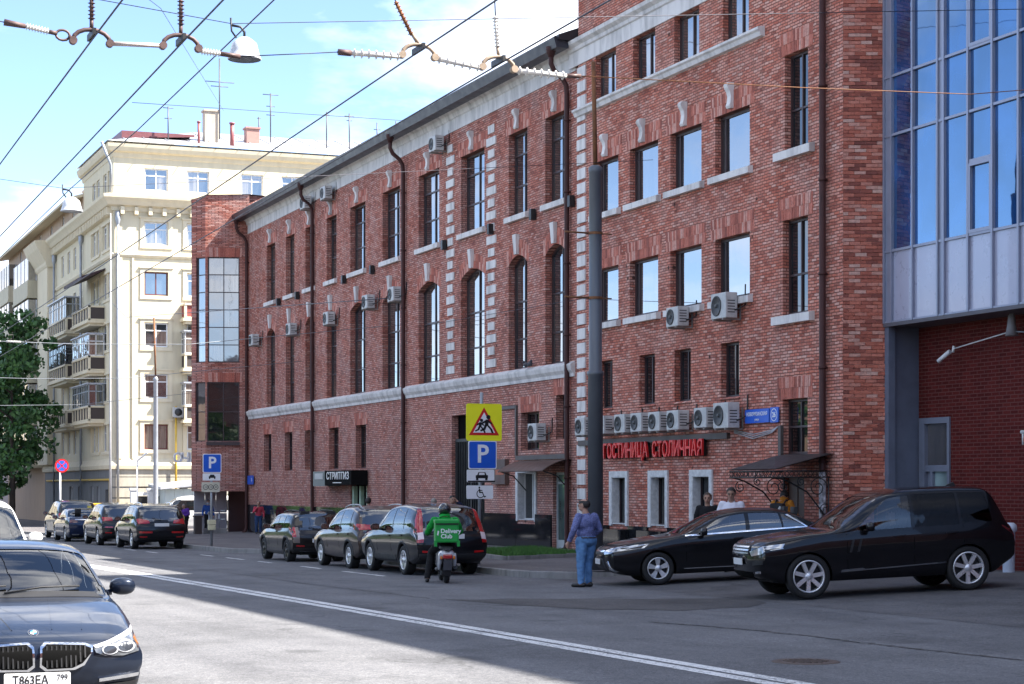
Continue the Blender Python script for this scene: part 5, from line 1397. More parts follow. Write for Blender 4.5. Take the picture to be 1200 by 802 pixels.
a = MB(); a.tube([(-8,SY,7.2), (2.12,SY,5.88)], .005, 5); a.build('span_wire', M_WIRE, h1_)
a = MB(); a.tube([(4.2,SY,5.75), (5.16,SY,5.87)], .005, 5); a.build('span_wire', M_WIRE, h1_)
h2_ = thing('trolley_hanger', 'white ribbed hanger carrying two contact wires in front of the brick eaves', 'wire hanger', (6.3, SY, 5.9), group='trolley wire hangers')
hanger(5.90, 5.88, h2_, mat('ochre_fitting', (.32,.24,.17), .6, var=.3, vscale=9), dx=-.45, mi=M_RUST); hanger(6.70, 5.83, h2_, MATS['ochre_fitting'], dx=-.06, mi=M_PORC)
a = MB(); ribs(a, (5.24,SY,5.865), (5.73,SY,5.875), .024, 7, .045); a.build('insulator', M_PORC, h2_)
a = MB(); ribs(a, (6.07,SY,5.88), (6.53,SY,5.83), .024, 6, .045); a.build('insulator', M_PORC, h2_)
a = MB(); ribs(a, (6.88,SY,5.83), (7.40,SY,5.82), .024, 7, .045); a.build('insulator', M_PORC, h2_)
a = MB(); a.tube([(5.12,SY,5.865), (5.24,SY,5.865)], .03, 8); a.build('end_fitting', M_BRN, h2_)
a = MB(); a.tube([(7.40,SY,5.82), (7.55,SY,5.83)], .022, 8); a.build('end_fitting', M_BRN, h2_)
a = MB(); a.tube([(7.55,SY,5.83), (10,SY,5.9), (12,SY,5.98), (15,SY,6.4), (23.6,SY,8.0)], .005, 5); a.build('span_wire', M_RUST, h2_)
# hanging street lamps
M_BELL = mat('white_enamel_bell', (.62,.63,.65), .35, var=.06)
for y, z, lab in ((23.6, 7.2, 'white bell street lamp hanging near the top of the picture'), (37.1, 7.1, 'white bell street lamp hanging in front of the yellow block')):
    t = thing('hanging_lamp', lab, 'street lamp', (5.75, y, z), group='bell lamps over the street')
    m_ = MB(); m_.lathe([(.0,.17), (.06,.17), (.09,.15), (.15,.10), (.175,.0), (.20,-.08), (.21,-.09), (.20,-.10)], (0,0,0), 26); m_.build('lamp_shade', M_BELL, t, local=True)
    m_ = MB(); m_.lathe([(.197,-.095), (.1,-.10), (.0,-.085)], (0,0,0), 26); m_.build('reflector', mat('grey_lamp_glass', (.15,.16,.17), .3), t, local=True)
    m_ = MB(); m_.tube([(0,0,.17), (0,0,.24), (-.05,0,.30), (-.16,0,.31)], .016, 6); m_.tube([(-.1,0,.16), (-.16,0,.24), (-.17,0,.40)], .012, 6); m_.build('bracket', M_BLACKMETAL, t, local=True)
    m_ = MB(); m_.tube([(-14,0,1.6), (-.16,0,.33), (12,0,1.6)], .006, 4); m_.build('span_cable', M_WIRE, t, local=True)
# far cross spans with insulators
for k, (y, z, lab) in enumerate([(82, 6.3, 'cross span with small insulators at the left, above the no stopping sign'), (95, 5.7, 'cross span wire passing over the roofs of the parked cars'), (70, 6.9, 'cross span wire ending at the far downpipe of the range')]):
    t = thing('cross_span', lab, 'cable', (5, y, z), group='cross spans over the street')
    m_ = MB(); m_.tube([(-9,0,1.2), (2,0,.05), (6,0,0), (10,0,.1), (17.6,0,1.0)], .012, 5); m_.build('span_wire', M_SG, t, local=True)
    for x in (.3, 1.2, 2.9, 3.6):
        m_ = MB(); ribs(m_, (x,0,.07-.01*x), (x+.5,0,.06-.01*x), .03, 5, .06); m_.build('insulator', M_PORC, t, local=True)
wire('guy_wire', [(17.85, 40.3, 6.1), (22.6, 52, 7.3), (22.6, 66, 7.6)], .008, 'thin stay wire from the grey pole to the brick wall', M_WIRE)
wire('sky_cable', [(-2, 30, 14.5), (14, 70, 19), (30, 129, 27)], .012, 'faint thin cable high in the sky towards the yellow roof', M_WIRE)
wire('roof_cable', [(24, 129.5, 27.2), (46, 131, 27.6)], .02, 'thin horizontal cable strung between the roof aerials', M_WIRE)
wire('service_cable', [(14.5, 45, 6.4), (16.8, 92, 9.8), (22.5, 129, 14)], .012, 'service cable sloping towards the yellow block', M_WIRE)

# ------------------------------------------------------------------ trees
M_BARK = mat('dark_bark', (.06,.045,.035), .9, var=.3, vscale=6, bmp=.4)
def leaf_mat(name, a, b, c):
    m, n, l, p = new_mat(name)
    g = n.new('ShaderNodeNewGeometry')
    l.new(ramp(n, l, g.outputs['Random Per Island'], [(0, a), (.5, b), (1, c)]), p.inputs['Base Color'])
    p.inputs['Roughness'].default_value = .55
    p.inputs['Transmission Weight'].default_value = 0
    p.inputs['Subsurface Weight'].default_value = .0
    MATS[name] = m
    return m
M_LEAF = leaf_mat('lime_tree_leaf', (.018,.055,.012), (.035,.10,.02), (.07,.16,.035))
def tree(x, y, h, rad, z0, label, n=7000, leaf=.24, seed=1, group='street trees', lm=None):
    rnd = random.Random(seed)
    base = gz(y)+.1
    t = thing('street_tree', label, 'tree', (x, y, base), group=group)
    m_ = MB()
    m_.tube([(0,0,-.2), (.05,.03,h*.22), (-.05,.08,h*.5), (.05,0,h*.85)], [.24,.19,.12,.03], 10)
    tips = []
    for k in range(16):
        zz = h*(.25+.6*k/16); a = rnd.uniform(0, 6.28); L = rad*rnd.uniform(.55, .95)*(1.05-.55*k/16)
        p1 = Vector((0,0,zz)); p3 = p1 + Vector((math.cos(a)*L, math.sin(a)*L, L*rnd.uniform(.2,.6))); p2 = p1.lerp(p3, .5)+Vector((0,0,.15*L))
        m_.tube([p1, p2, p3], [.075,.05,.015], 6); tips += [p2, p3, p2.lerp(p3, .5)]
    m_.build('trunk', M_BARK, t, local=True)
    cl = []
    for k in range(70):
        c = rnd.choice(tips) + Vector((rnd.gauss(0,.5), rnd.gauss(0,.5), rnd.gauss(0,.6)))
        cl.append((c, rnd.uniform(.45, 1.05)))
    for k in range(30):
        a = rnd.uniform(0, 6.28); zz = rnd.uniform(z0, h); rr = rad*math.sqrt(max(.05, 1-((zz-(h+z0)/2)/((h-z0)/2+.3))**2))*rnd.uniform(.4, 1)
        cl.append((Vector((math.cos(a)*rr, math.sin(a)*rr, zz)), rnd.uniform(.5, 1.0)))
    m_ = MB()
    for k in range(n):
        c, r = cl[rnd.randrange(len(cl))]
        p = c + Vector((rnd.gauss(0,1), rnd.gauss(0,1), rnd.gauss(0,.8))).normalized()*r*rnd.random()**.4
        u = Vector((rnd.gauss(0,1), rnd.gauss(0,1), rnd.gauss(0,.5))).normalized(); v = u.orthogonal(); v.rotate(Matrix.Rotation(rnd.uniform(0,6.28), 3, u)); s = leaf*rnd.uniform(.6, 1.25)
        w = u.cross(v)
        m_.add([p-v*s*.5, p+w*s*.32, p+v*s*.5, p-w*s*.32], [(0,1,2,3)])
    m_.build('crown', lm or M_LEAF, t, local=True)
    return t
t1 = tree(17.6, 140, 15.6, 3.4, 2.0, 'leafy street tree standing in front of the far beige house', 9000, .30, 3)
tree(17.3, 152, 14.5, 3.2, 2.2, 'second leafy street tree, behind the first and close to it', 5000, .32, 5)
tree(17.0, 168, 15, 3.2, 2.2, 'farthest leafy street tree at the picture edge', 4000, .34, 8)
bs = tree(27.6, 108, 5.2, 1.3, 2.0, 'bright green bush showing between the yellow block and the brick bay', 2500, .22, 9, 'yard bush', leaf_mat('bright_leaf', (.05,.13,.02), (.08,.2,.03), (.13,.26,.06)))
# trees of the opposite pavement, mirrored in the windows and car flanks
for k, (x, y, s) in enumerate(((-13, 34, .8), (-14, 47, .95), (-13.5, 61, .85), (-14, 76, 1.0))):
    c = copy_tree(t1); c.location = (x, y, gz(y)+.1); c.scale = (s*1.3, s*1.3, s*.75); c.rotation_euler[2] = k*1.3
    c['label'] = ('first', 'second', 'third', 'fourth')[k] + ' tree of the opposite pavement, mirrored in the facade glass'; c['group'] = 'trees on the opposite pavement'
# ------------------------------------------------------------------ vehicles
def car_glass(name, tint=.35, col=(.6,.7,.75), ior=2.5):
    m = bpy.data.materials.new(name); m.use_nodes = True
    n, l = m.node_tree.nodes, m.node_tree.links; n.clear()
    out = n.new('ShaderNodeOutputMaterial'); mx = n.new('ShaderNodeMixShader'); tr = n.new('ShaderNodeBsdfTransparent'); gl = n.new('ShaderNodeBsdfGlossy'); fr_ = n.new('ShaderNodeFresnel')
    tr.inputs['Color'].default_value = tuple(c*tint for c in col)+(1,); gl.inputs['Roughness'].default_value = .02; fr_.inputs['IOR'].default_value = ior
    g = n.new('ShaderNodeNewGeometry'); b = nd(n, 'Bump', Strength=.03, Distance=.05); l.new(noise(n, l, 3., 2, .4, g.outputs['Position']), b.inputs['Height'])
    l.new(b.outputs['Normal'], gl.inputs['Normal'])
    l.new(fr_.outputs[0], mx.inputs[0]); l.new(tr.outputs[0], mx.inputs[1]); l.new(gl.outputs[0], mx.inputs[2]); l.new(mx.outputs[0], out.inputs['Surface'])
    MATS[name] = m
    return m
M_CGLASS = car_glass('car_glass', .45); M_CTINT = car_glass('tinted_car_glass', .06, ior=1.5)
M_TYRE = mat('tyre_rubber', (.014,.014,.015), .8, var=.2); M_RIM = mat('alloy_rim', (.72,.73,.75), .3, .6, var=.05); M_RIMD = mat('black_alloy_rim', (.02,.02,.022), .3, .3)
M_TRIM = mat('black_plastic_trim', (.018,.018,.02), .6); M_CHROME = mat('chrome_trim', (.75,.76,.78), .12, 1., var=.03); M_INT = mat('dark_interior', (.03,.03,.032), .8)
M_TAIL = mat('red_tail_lamp', (.42,.008,.01), .18, coat=1.); M_LAMP = mat('clear_lamp_lens', (.42,.44,.47), .1, .4, var=.25, vscale=14, coat=1.); M_LAMPD = mat('dark_lamp_interior', (.05,.055,.065), .2, .4, coat=1.)
M_PLATEW = mat('plate_white', (.72,.72,.72), .4, var=.04); M_AMBER = mat('amber_lens', (.6,.18,.02), .25, coat=.6); M_CLEARR = mat('pale_tail_lens', (.75,.62,.62), .2, coat=.8)
def paint(name, col, metal=.25, rough=.35):
    if name in MATS: return MATS[name]
    m, n, l, p = new_mat(name)
    tc = n.new('ShaderNodeTexCoord').outputs['Object']
    f = noise(n, l, 2.2, 4, .6, tc)
    l.new(ramp(n, l, f, [(.3, [c*.85 for c in col]), (.7, [c*1.1 for c in col])]), p.inputs['Base Color'])
    p.inputs['Metallic'].default_value = metal; p.inputs['Roughness'].default_value = rough
    p.inputs['Coat Weight'].default_value = .75; p.inputs['Specular IOR Level'].default_value = .15; p.inputs['Coat Roughness'].default_value = .02; p.inputs['Coat IOR'].default_value = 1.42
    # thin road dust towards nothing in particular: gloss breaks up a little
    l.new(ramp(n, l, noise(n, l, 30, 3, .6, tc), [(.35, (.015,)*3), (.8, (.06,)*3)]), p.inputs['Coat Roughness'])
    MATS[name] = m
    return m

def interp(P, x):
    if x <= P[0][0]: return P[0][1]
    for (a, b), (c, d) in zip(P[:-1], P[1:]):
        if x <= c: return b + (d-b)*(x-a)/(c-a)
    return P[-1][1]

def smooth_prof(P, step=.05):
    """arc length samples of a Catmull-Rom curve through (dist, z) points"""
    pts = [Vector(p) for p in P]; out = []
    for i in range(len(pts)-1):
        p0, p1, p2, p3 = pts[max(i-1, 0)], pts[i], pts[i+1], pts[min(i+2, len(pts)-1)]
        L = (p2-p1).length; n = max(1, round(L/step))
        m1 = (p2-p0)*.5*L/max((p2-p0).length*.5, 1e-6)*.9 if i > 0 else (p2-p1)*.9
        m2 = (p3-p1)*.5*L/max((p3-p1).length*.5, 1e-6)*.9 if i < len(pts)-2 else (p2-p1)*.9
        for k in range(n):
            t = k/n; h = (2*t**3-3*t**2+1, t**3-2*t**2+t, -2*t**3+3*t**2, t**3-t**2)
            out.append(p1*h[0]+m1*h[1]+p2*h[2]+m2*h[3])
    out.append(pts[-1])
    res = [out[0]]
    for q in out[1:]:
        if q.x <= res[-1].x+.006: q = Vector((res[-1].x+.006, q.y))
        res.append(q)
    return [(q.x, q.y) for q in res]

def make_car(name, label, P, paintm, loc, rz, group=None, extras=None, cat='car'):
    """P: L W H wb fo wr top(profile) belt low side(windows) ws(windscreen range) rg(rear glass range) nose tail ..."""
    L, W, wb, fo, wr = P['L'], P['W'], P['wb'], P['fo'], P['wr']
    hwm = W/2
    prof = smooth_prof(P['top'], P.get('step', .06))
    sc = prof[-1][0]
    belt = P['belt']; low = P.get('low', .22); tum = P.get('tum', .30)
    X = lambda d: L/2 - d
    nl, ns, nr = 9, 7, 8
    rings = []; dists = []
    fcol = P.get('fround', .16); rcol = P.get('rround', .10)
    def hw(d):
        f = max(0, 1-d/(fo+.25)); r = max(0, 1-(L-d)/(.9))
        return hwm*(1-.06*f**1.6-.05*r**1.6)
    def section(d, zt):
        h = hw(d); zl = low + (.10*max(0, 1-d/.35)**2) + P.get('rlow', .12)*max(0, 1-(L-d)/.45)**1.5
        zb = min(interp(belt, d), zt-.05)
        pts = [(0, zl), (h*.55, zl), (h-.10, zl+.004)]
        z0 = zl+.07
        for k in range(nl+1):
            t = k/nl; z = z0+(zb-z0)*t
            w = h*(1 - .045*(1-t)**3*1.0 - .035*max(0, (t-.72)/.28)**2) - .012*math.exp(-((t-.33)/.10)**2)
            pts.append((w, z))
        yb_ = pts[-1][0]; dz = zt-zb
        ze = zt-min(P.get('rc', .11), .55*dz)
        k_ = tum if dz > .12 else tum*dz/.12+ .9*(1-dz/.12)
        for k in range(1, ns+1):
            t = k/ns; z = zb+(ze-zb)*t
            bow = .03*math.sin(math.pi*t)*min(1, dz/.4)
            pts.append((yb_ - .012*min(1, k) - k_*(z-zb) + bow, z))
        ye = pts[-1][0]
        for k in range(1, nr+1):
            a = math.pi/2*k/nr
            pts.append((ye*math.cos(a)**(.75), ze+(zt-ze)*math.sin(a)**(.8) if k < nr else zt))
        pts[-1] = (0, zt)
        return pts
    for d, z in prof:
        rings.append(section(d, z)); dists.append(d)
    n = len(rings[0])
    REG = [0]*(2+1+nl) + [1]*ns + [2]*nr           # region of segment k (between pts k and k+1)
    nose, tail = P.get('nose', [(.2, -.05), (.45, .0), (.6, .0), (.8, -.06)]), P.get('tail', [(.3, -.05), (.55, 0), (.8, 0), (1.0, -.05)])
    def D(d, y, z, ring=0):
        x = X(d)
        bf = max(0, 1-d/.75); br = max(0, 1-(L-d)/.6)
        x += bf*(-fcol*(abs(y)/hwm)**2.4*1.0 + interp(nose, z))
        x -= br*(-rcol*(abs(y)/hwm)**2.4 + interp(tail, z))
        return Vector((x, y, z))
    bm = bmesh.new(); lay = bm.faces.layers.int.new('reg')
    full = []
    def addring(d, pts, cen=None, s=1, dx=0):
        loop = [(y, z) for y, z in pts] + [(-y, z) for y, z in pts[-2:0:-1]]
        vs = []
        for y, z in loop:
            if cen is not None: y, z = y*s, cen+(z-cen)*s
            v = D(d, y, z); v.x += dx
            vs.append(bm.verts.new(v))
        return vs
    def join(A, B, capreg=None):
        m = len(A)
        for k in range(m):
            k2 = (k+1) % m
            try: f = bm.faces.new((A[k], A[k2], B[k2], B[k]))
            except ValueError: continue
            seg = k if k < n-1 else 2*(n-1)-1-k
            f[lay] = REG[seg] if capreg is None else capreg
            f.smooth = True
    prev = None
    # front cap
    z1 = rings[0]; cen = (z1[0][1]+z1[-1][1])/2
    for s, dx in ((.30, .055), (.62, .05), (.86, .036), (.955, .018)):
        cur = addring(dists[0], z1, cen, s, dx)
        if prev is None: f = bm.faces.new(cur[::-1]); f[lay] = 3
        else: join(prev, cur, 3)
        prev = cur
    for d, r in zip(dists, rings):
        cur = addring(d, r); join(prev, cur, None if d > dists[0] else 3); prev = cur
    z1 = rings[-1]; cen = (z1[0][1]+z1[-1][1])/2
    for s, dx in ((.955, -.015), (.86, -.03), (.62, -.04), (.30, -.045)):
        cur = addring(dists[-1], z1, cen, s, dx); join(prev, cur, 4); prev = cur
    f = bm.faces.new(prev); f[lay] = 4
    bmesh.ops.recalc_face_normals(bm, faces=bm.faces[:])
    # windscreen / rear glass faces by range; pillar rows stay painted
    def centre_d(f): return L/2 - f.calc_center_median().x
    roofseg = {}
    # cut helper (side view polygon, convex)
    def cut(poly, faces_ok):
        pc = Vector((sum(p[0] for p in poly)/len(poly), sum(p[1] for p in poly)/len(poly)))
        for (x0, z0), (x1, z1_) in zip(poly, poly[1:]+poly[:1]):
            e = Vector((x1-x0, z1_-z0)); nn = Vector((e.y, -e.x)).normalized(); mid = Vector(((x0+x1)/2, (z0+z1_)/2)); half = e.length/2+.05
            fs = []
            for f in bm.faces:
                if not faces_ok(f): continue
                c = f.calc_center_median(); q = Vector((c.x, c.z))-mid
                if abs(q.dot(nn)) < .14 and abs(q.dot(e.normalized())) < half+.08: fs.append(f)
            if fs:
                geom = list({v for f in fs for v in f.verts}) + list({ed for f in fs for ed in f.edges}) + fs
                bmesh.ops.bisect_plane(bm, geom=geom, dist=.0008, plane_co=(mid.x, 0, mid.y), plane_no=(nn.x, 0, nn.y))
    def inside(poly, x, z):
        return inpoly(x, z, poly)
    glass_sets = []
    for poly in P['side']:
        pp = [(X(d), z) for d, z in poly]
        if len(pp) and P.get('cutside', True): cut(pp, lambda f: f[lay] == 1)
        glass_sets.append(pp)
    # wheel arches
    xw = (X(fo), X(fo)-wb); ra = wr*P.get('arch', 1.12)
    zc_ = wr
    for wx in xw:
        poly = [(wx+ra*math.cos(2*math.pi*k/20), zc_+ra*math.sin(2*math.pi*k/20)) for k in range(20)]
        cut(poly, lambda f: f[lay] in (0, 3, 4))
    doomed = [f for f in bm.faces if f[lay] in (0, 3, 4) and any((f.calc_center_median().x-wx)**2 + (f.calc_center_median().z-zc_)**2 < (ra*.995)**2 for wx in xw) and abs(f.calc_center_median().y) > hwm-.30]
    bmesh.ops.delete(bm, geom=doomed, context='FACES')
    side, screens, rear = [], [], []
    w0, w1 = P['ws']; g0, g1 = P['rg']
    hlim = lambda f: abs(f.calc_center_median().y)
    for f in bm.faces:
        c = f.calc_center_median(); d = L/2-c.x
        if f[lay] == 1:
            for pp in glass_sets:
                if inside(pp, c.x, c.z): side.append(f); break
        elif f[lay] == 2:
            zt = interp(prof, min(max(d, prof[0][0]), prof[-1][0])); 
            if w0 < d < w1 and c.z > zt-.055-P.get('wsk', 0.0): screens.append(f)
            elif g0 < d < g1 and c.z > zt-.07-P.get('rgk', 0.): rear.append(f)
    t = thing(name, label, cat, loc, rz, group)
    def mesh_of(faces, nm, m, off=0.0):
        b2 = bmesh.new(); mp = {}
        for f in faces:
            vs = []
            for v in f.verts:
                if v not in mp: mp[v] = b2.verts.new(v.co - v.normal*off)
                vs.append(mp[v])
            nf = b2.faces.new(vs); nf.smooth = True
        me = bpy.data.meshes.new(nm); b2.to_mesh(me); b2.free(); me.set_sharp_from_angle(angle=R(38)); me.materials.append(m)
        return link(nm, me, t)
    bm.normal_update()
    tree_all = BVHTree.FromBMesh(bm)
    gs = set(side) | set(screens) | set(rear)
    body_faces = [f for f in bm.faces if f not in gs]
    gm = P.get('glass', M_CGLASS)
    # split side glass into one pane per polygon and side
    for pp, nm in zip(glass_sets, ['side_window']*len(glass_sets)):
        for sgn in (1, -1):
            fs = [f for f in side if inside(pp, f.calc_center_median().x, f.calc_center_median().z) and f.calc_center_median().y*sgn > 0]
            if fs: mesh_of(fs, nm, P.get('rglass', gm) if sum(q[0] for q in pp)/len(pp) < X(P.get('bp', 99)) else gm, .006)
    if screens: mesh_of(screens, 'windscreen', gm, .006)
    if rear: mesh_of(rear, 'rear_window', P.get('rglass', gm), .006)
    mesh_of(body_faces, 'body', paintm)
    # conformal trim pieces
    def project(p, axis):
        p = Vector(p)
        if axis == 'front': o, dv = Vector((L, p.x, p.y)), Vector((-1, 0, 0))
        elif axis == 'rear': o, dv = Vector((-L, p.x, p.y)), Vector((1, 0, 0))
        elif axis == 'left': o, dv = Vector((p.x, W*1.5, p.y)), Vector((0, -1, 0))
        elif axis == 'right': o, dv = Vector((p.x, -W*1.5, p.y)), Vector((0, 1, 0))
        else: o, dv = Vector((p.x, p.y, 4)), Vector((0, 0, -1))
        h = tree_all.ray_cast(o, dv)
        return h[0], dv
    def patch(nm, poly, axis, m, off=.008, parent=None, sub=.07, **kw):
        b2 = bmesh.new(); vs = [b2.verts.new((p[0], p[1], 0)) for p in poly]
        b2.faces.new(vs); bmesh.ops.triangulate(b2, faces=b2.faces[:])
        for _ in range(6):
            es = [e for e in b2.edges if e.calc_length() > sub]
            if not es: break
            bmesh.ops.subdivide_edges(b2, edges=es, cuts=1); bmesh.ops.triangulate(b2, faces=b2.faces[:])
        last = None; dv = None
        for v in b2.verts:
            h, dv = project((v.co.x, v.co.y), axis)
            if h is not None: last = h
        for v in b2.verts:
            h, dv = project((v.co.x, v.co.y), axis)
            if h is None:
                # just off the silhouette: slide towards the polygon centre
                c = Vector((sum(p[0] for p in poly)/len(poly), sum(p[1] for p in poly)/len(poly)))
                for q in (.1, .2, .35, .5, .8):
                    h, dv = project((v.co.x+(c.x-v.co.x)*q, v.co.y+(c.y-v.co.y)*q), axis)
                    if h is not None: break
            v.co = (h if h is not None else last) - dv*off
        ret = bmesh.ops.extrude_face_region(b2, geom=b2.faces[:])
        for v in [g for g in ret['geom'] if isinstance(g, bmesh.types.BMVert)]: v.co += dv*(off+.02)
        bmesh.ops.recalc_face_normals(b2, faces=b2.faces[:])
        me = bpy.data.meshes.new(nm); b2.to_mesh(me); b2.free(); me.materials.append(m)
        for q in me.polygons: q.use_smooth = True
        me.set_sharp_from_angle(angle=R(35))
        return link(nm, me, parent or t, **kw)
    def mir(poly): return [(-y, z) for y, z in poly[::-1]]
    def pair(nm, poly, axis, m, off=.008, **kw):
        return [patch(nm, poly, axis, m, off, **kw), patch(nm, mir(poly), axis, m, off, **kw)]
    def sides(nm, poly, m, off=.006, **kw):
        q = [(X(d), z) for d, z in poly]
        return [patch(nm, q, 'left', m, off, **kw), patch(nm, q[::-1], 'right', m, off, **kw)]
    # wheels with rims
    tw = P.get('tw', .23); rimr = P.get('rim', .66)*wr
    rm = P.get('rimmat', M_RIM)
    for wx in xw:
        for sgn in (1, -1):
            yo = hwm-.035; c = Vector((wx, sgn*yo, wr))
            m_ = MB(); s = -sgn
            m_.lathe([(rimr*.98, 0.012), (rimr+.015, -.004), (wr*.90, -.006), (wr*.975, .012), (wr, .045), (wr, tw-.045), (wr*.975, tw-.012), (wr*.9, tw), (rimr*.9, tw)], (0,0,0), 36, 'Y')
            m_.v = [(p[0]+c.x, s*p[1]+c.y, p[2]+c.z) for p in m_.v]
            w = m_.build('wheel', M_TYRE, t, local=True)
            m_ = MB(); m_.lathe([(rimr*.98, .015), (rimr*.985, .0), (rimr*.9, -.002), (rimr*.88, .03), (rimr*.86, .12)], (0,0,0), 36, 'Y')
            ns_ = P.get('spokes', 5); dbl = P.get('dbl', True)
            for k in range(ns_):
                for off in ((-.09, .09) if dbl else (0,)):
                    a = 2*math.pi*k/ns_+.3+off; a2 = 2*math.pi*k/ns_+.3+off*1.7
                    p0, p1 = Vector((math.cos(a)*.05, .018, math.sin(a)*.05)), Vector((math.cos(a2)*rimr*.93, .006, math.sin(a2)*rimr*.93))
                    dr = (p1-p0).normalized(); sd = dr.cross(Vector((0,1,0))); w_ = P.get('sw', .018)
                    m_.add([p0-sd*w_*1.2, p0+sd*w_*1.2, p1+sd*w_*1.3, p1-sd*w_*1.3, p0-sd*w_*1.2+Vector((0,.04,0)), p0+sd*w_*1.2+Vector((0,.04,0)), p1+sd*w_*1.3+Vector((0,.04,0)), p1-sd*w_*1.3+Vector((0,.04,0))], [(0,1,2,3), (0,4,5,1), (1,5,6,2), (2,6,7,3), (3,7,4,0)])
            m_.lathe([(0, -.004), (.055, -.002), (.07, .02), (.075, .05)], (0,0,0), 16, 'Y')
            m_.v = [(p[0]+c.x, s*p[1]+c.y, p[2]+c.z) for p in m_.v]
            m_.build('rim', rm, w, local=True)
            m_ = MB(); m_.lathe([(rimr*.92, .10), (.0, .09)], (0,0,0), 24, 'Y'); m_.v = [(p[0]+c.x, s*p[1]+c.y, p[2]+c.z) for p in m_.v]
            m_.build('brake_disc', M_TRIM, w, local=True)
            # wheel well
            m_ = MB(); N = 18
            arcp = [(wx+ra*1.0*math.cos(R(-12+204*k/N)), wr+ra*1.0*math.sin(R(-12+204*k/N))) for k in range(N+1)]
            y0, y1 = sgn*(hwm-.05), sgn*(hwm-.42)
            m_.add([(a_, y0, b_) for a_, b_ in arcp] + [(a_, y1, b_) for a_, b_ in arcp], [(k, k+1, N+2+k, N+1+k) for k in range(N)] + [tuple(range(N+1, 2*N+2))])
            m_.build('wheel_well', M_DARK, t, local=True)
    # arch lips
    lip = P.get('lip', None)
    if lip is not None:
        for wx in xw:
            for ax in ('left', 'right'):
                N = 14; po = []
                for k in range(N+1): a = R(8+164*k/N); po.append((wx+(ra+.06)*math.cos(a), wr+(ra+.06)*math.sin(a)))
                for k in range(N, -1, -1): a = R(8+164*k/N); po.append((wx+(ra+.004)*math.cos(a), wr+(ra+.004)*math.sin(a)))
                for k in range(N):
                    pass
                m_ = MB(); vs = []
                sgn = 1 if ax == 'left' else -1
                for k in range(N+1):
                    a = R(4+172*k/N); row = []
                    for rr_, of in ((ra-.004, -.03), (ra, .014), (ra+.055, .014), (ra+.065, -.004)):
                        h, dv = project((wx+max(rr_, ra+.01)*math.cos(a), wr+max(rr_, ra+.01)*math.sin(a)), ax)
                        y = (h.y if h is not None else sgn*(hwm-.02)) + sgn*of
                        row.append((wx+rr_*math.cos(a), y, wr+rr_*math.sin(a)))
                    vs += row
                m_.add(vs, [(k*4+j, k*4+j+1, k*4+j+5, k*4+j+4) for k in range(N) for j in range(3)], 0, True)
                m_.build('arch_trim', lip, t, local=True)
    # interior
    m_ = MB(); fz = low+.12; cb = interp(belt, L*.5)
    d_c, d_r = P['ws'][0], P['rg'][1] if P['rg'][1] > P['rg'][0] else L-.6
    m_.box(X(min(d_r, L-.5)), X(d_c+.05), -hwm+.14, hwm-.14, fz, fz+.08)
    m_.box(X(d_c+.62), X(d_c+.1), -hwm+.17, hwm-.17, fz+.08, cb-.04)
    seatd = P.get('seats', (d_c+1.35, d_c+2.25))
    for sd in seatd:
        for y in (-.38, .38):
            m_.bbox(X(sd+.05), X(sd-.5), y-.25, y+.25, fz+.08, fz+.36, .05)
            m_.obox((X(sd+.12), y, fz+.62), (.06,0,.0), (0,.24,0), (-.09,0,.33)); m_.obox((X(sd+.22), y, fz+1.03), (.045,0,0), (0,.13,0), (-.01,0,.09))
    m_.build('interior', M_INT, t, local=True)
    # door mirrors
    md, mz = P.get('mirror', (d_c+.55, cb+.06))
    for sgn in (1, -1):
        m_ = MB(); yb0 = sgn*(hw(md)-.06)
        bmm = bmesh.new(); bmesh.ops.create_uvsphere(bmm, u_segments=14, v_segments=8, radius=1)
        for v in bmm.verts:
            e = v.co; e.x = math.copysign(abs(e.x)**.7, e.x); e.z = math.copysign(abs(e.z)**.75, e.z)
            v.co = Vector((X(md)+e.x*.085, sgn*(hwm+.13)+e.y*.12, mz+e.z*.08))
            if v.co.x < X(md)-.03: v.co.x = X(md)-.03
        m_.bm(bmm, 0, True); m_.tube([(X(md), yb0, mz-.06), (X(md), sgn*(hwm+.03), mz-.05)], .03, 8)
        mo = m_.build('door_mirror', P.get('mirmat', paintm), t, local=True)
        m_ = MB(); x_ = X(md)-.033; m_.add([(x_, sgn*(hwm+.13)-.09, mz-.05), (x_, sgn*(hwm+.13)+.09, mz-.05), (x_, sgn*(hwm+.13)+.09, mz+.05), (x_, sgn*(hwm+.13)-.09, mz+.05)], [(0,1,2,3)]); m_.build('mirror_glass', M_CHROME, mo, local=True)
    # door seams and handles
    for d, za, zb_ in P.get('seams', []): sides('door_seam', [(d, za), (d+.012, za), (d+.012+P.get('seamlean', 0), zb_), (d+P.get('seamlean', 0), zb_)], M_DARK, .0015, sub=.2)
    for d, z in P.get('handles', []): sides('door_handle', [(d, z), (d+.2, z+.01), (d+.2, z+.035), (d, z+.025)], P.get('handlemat', paintm), .03)
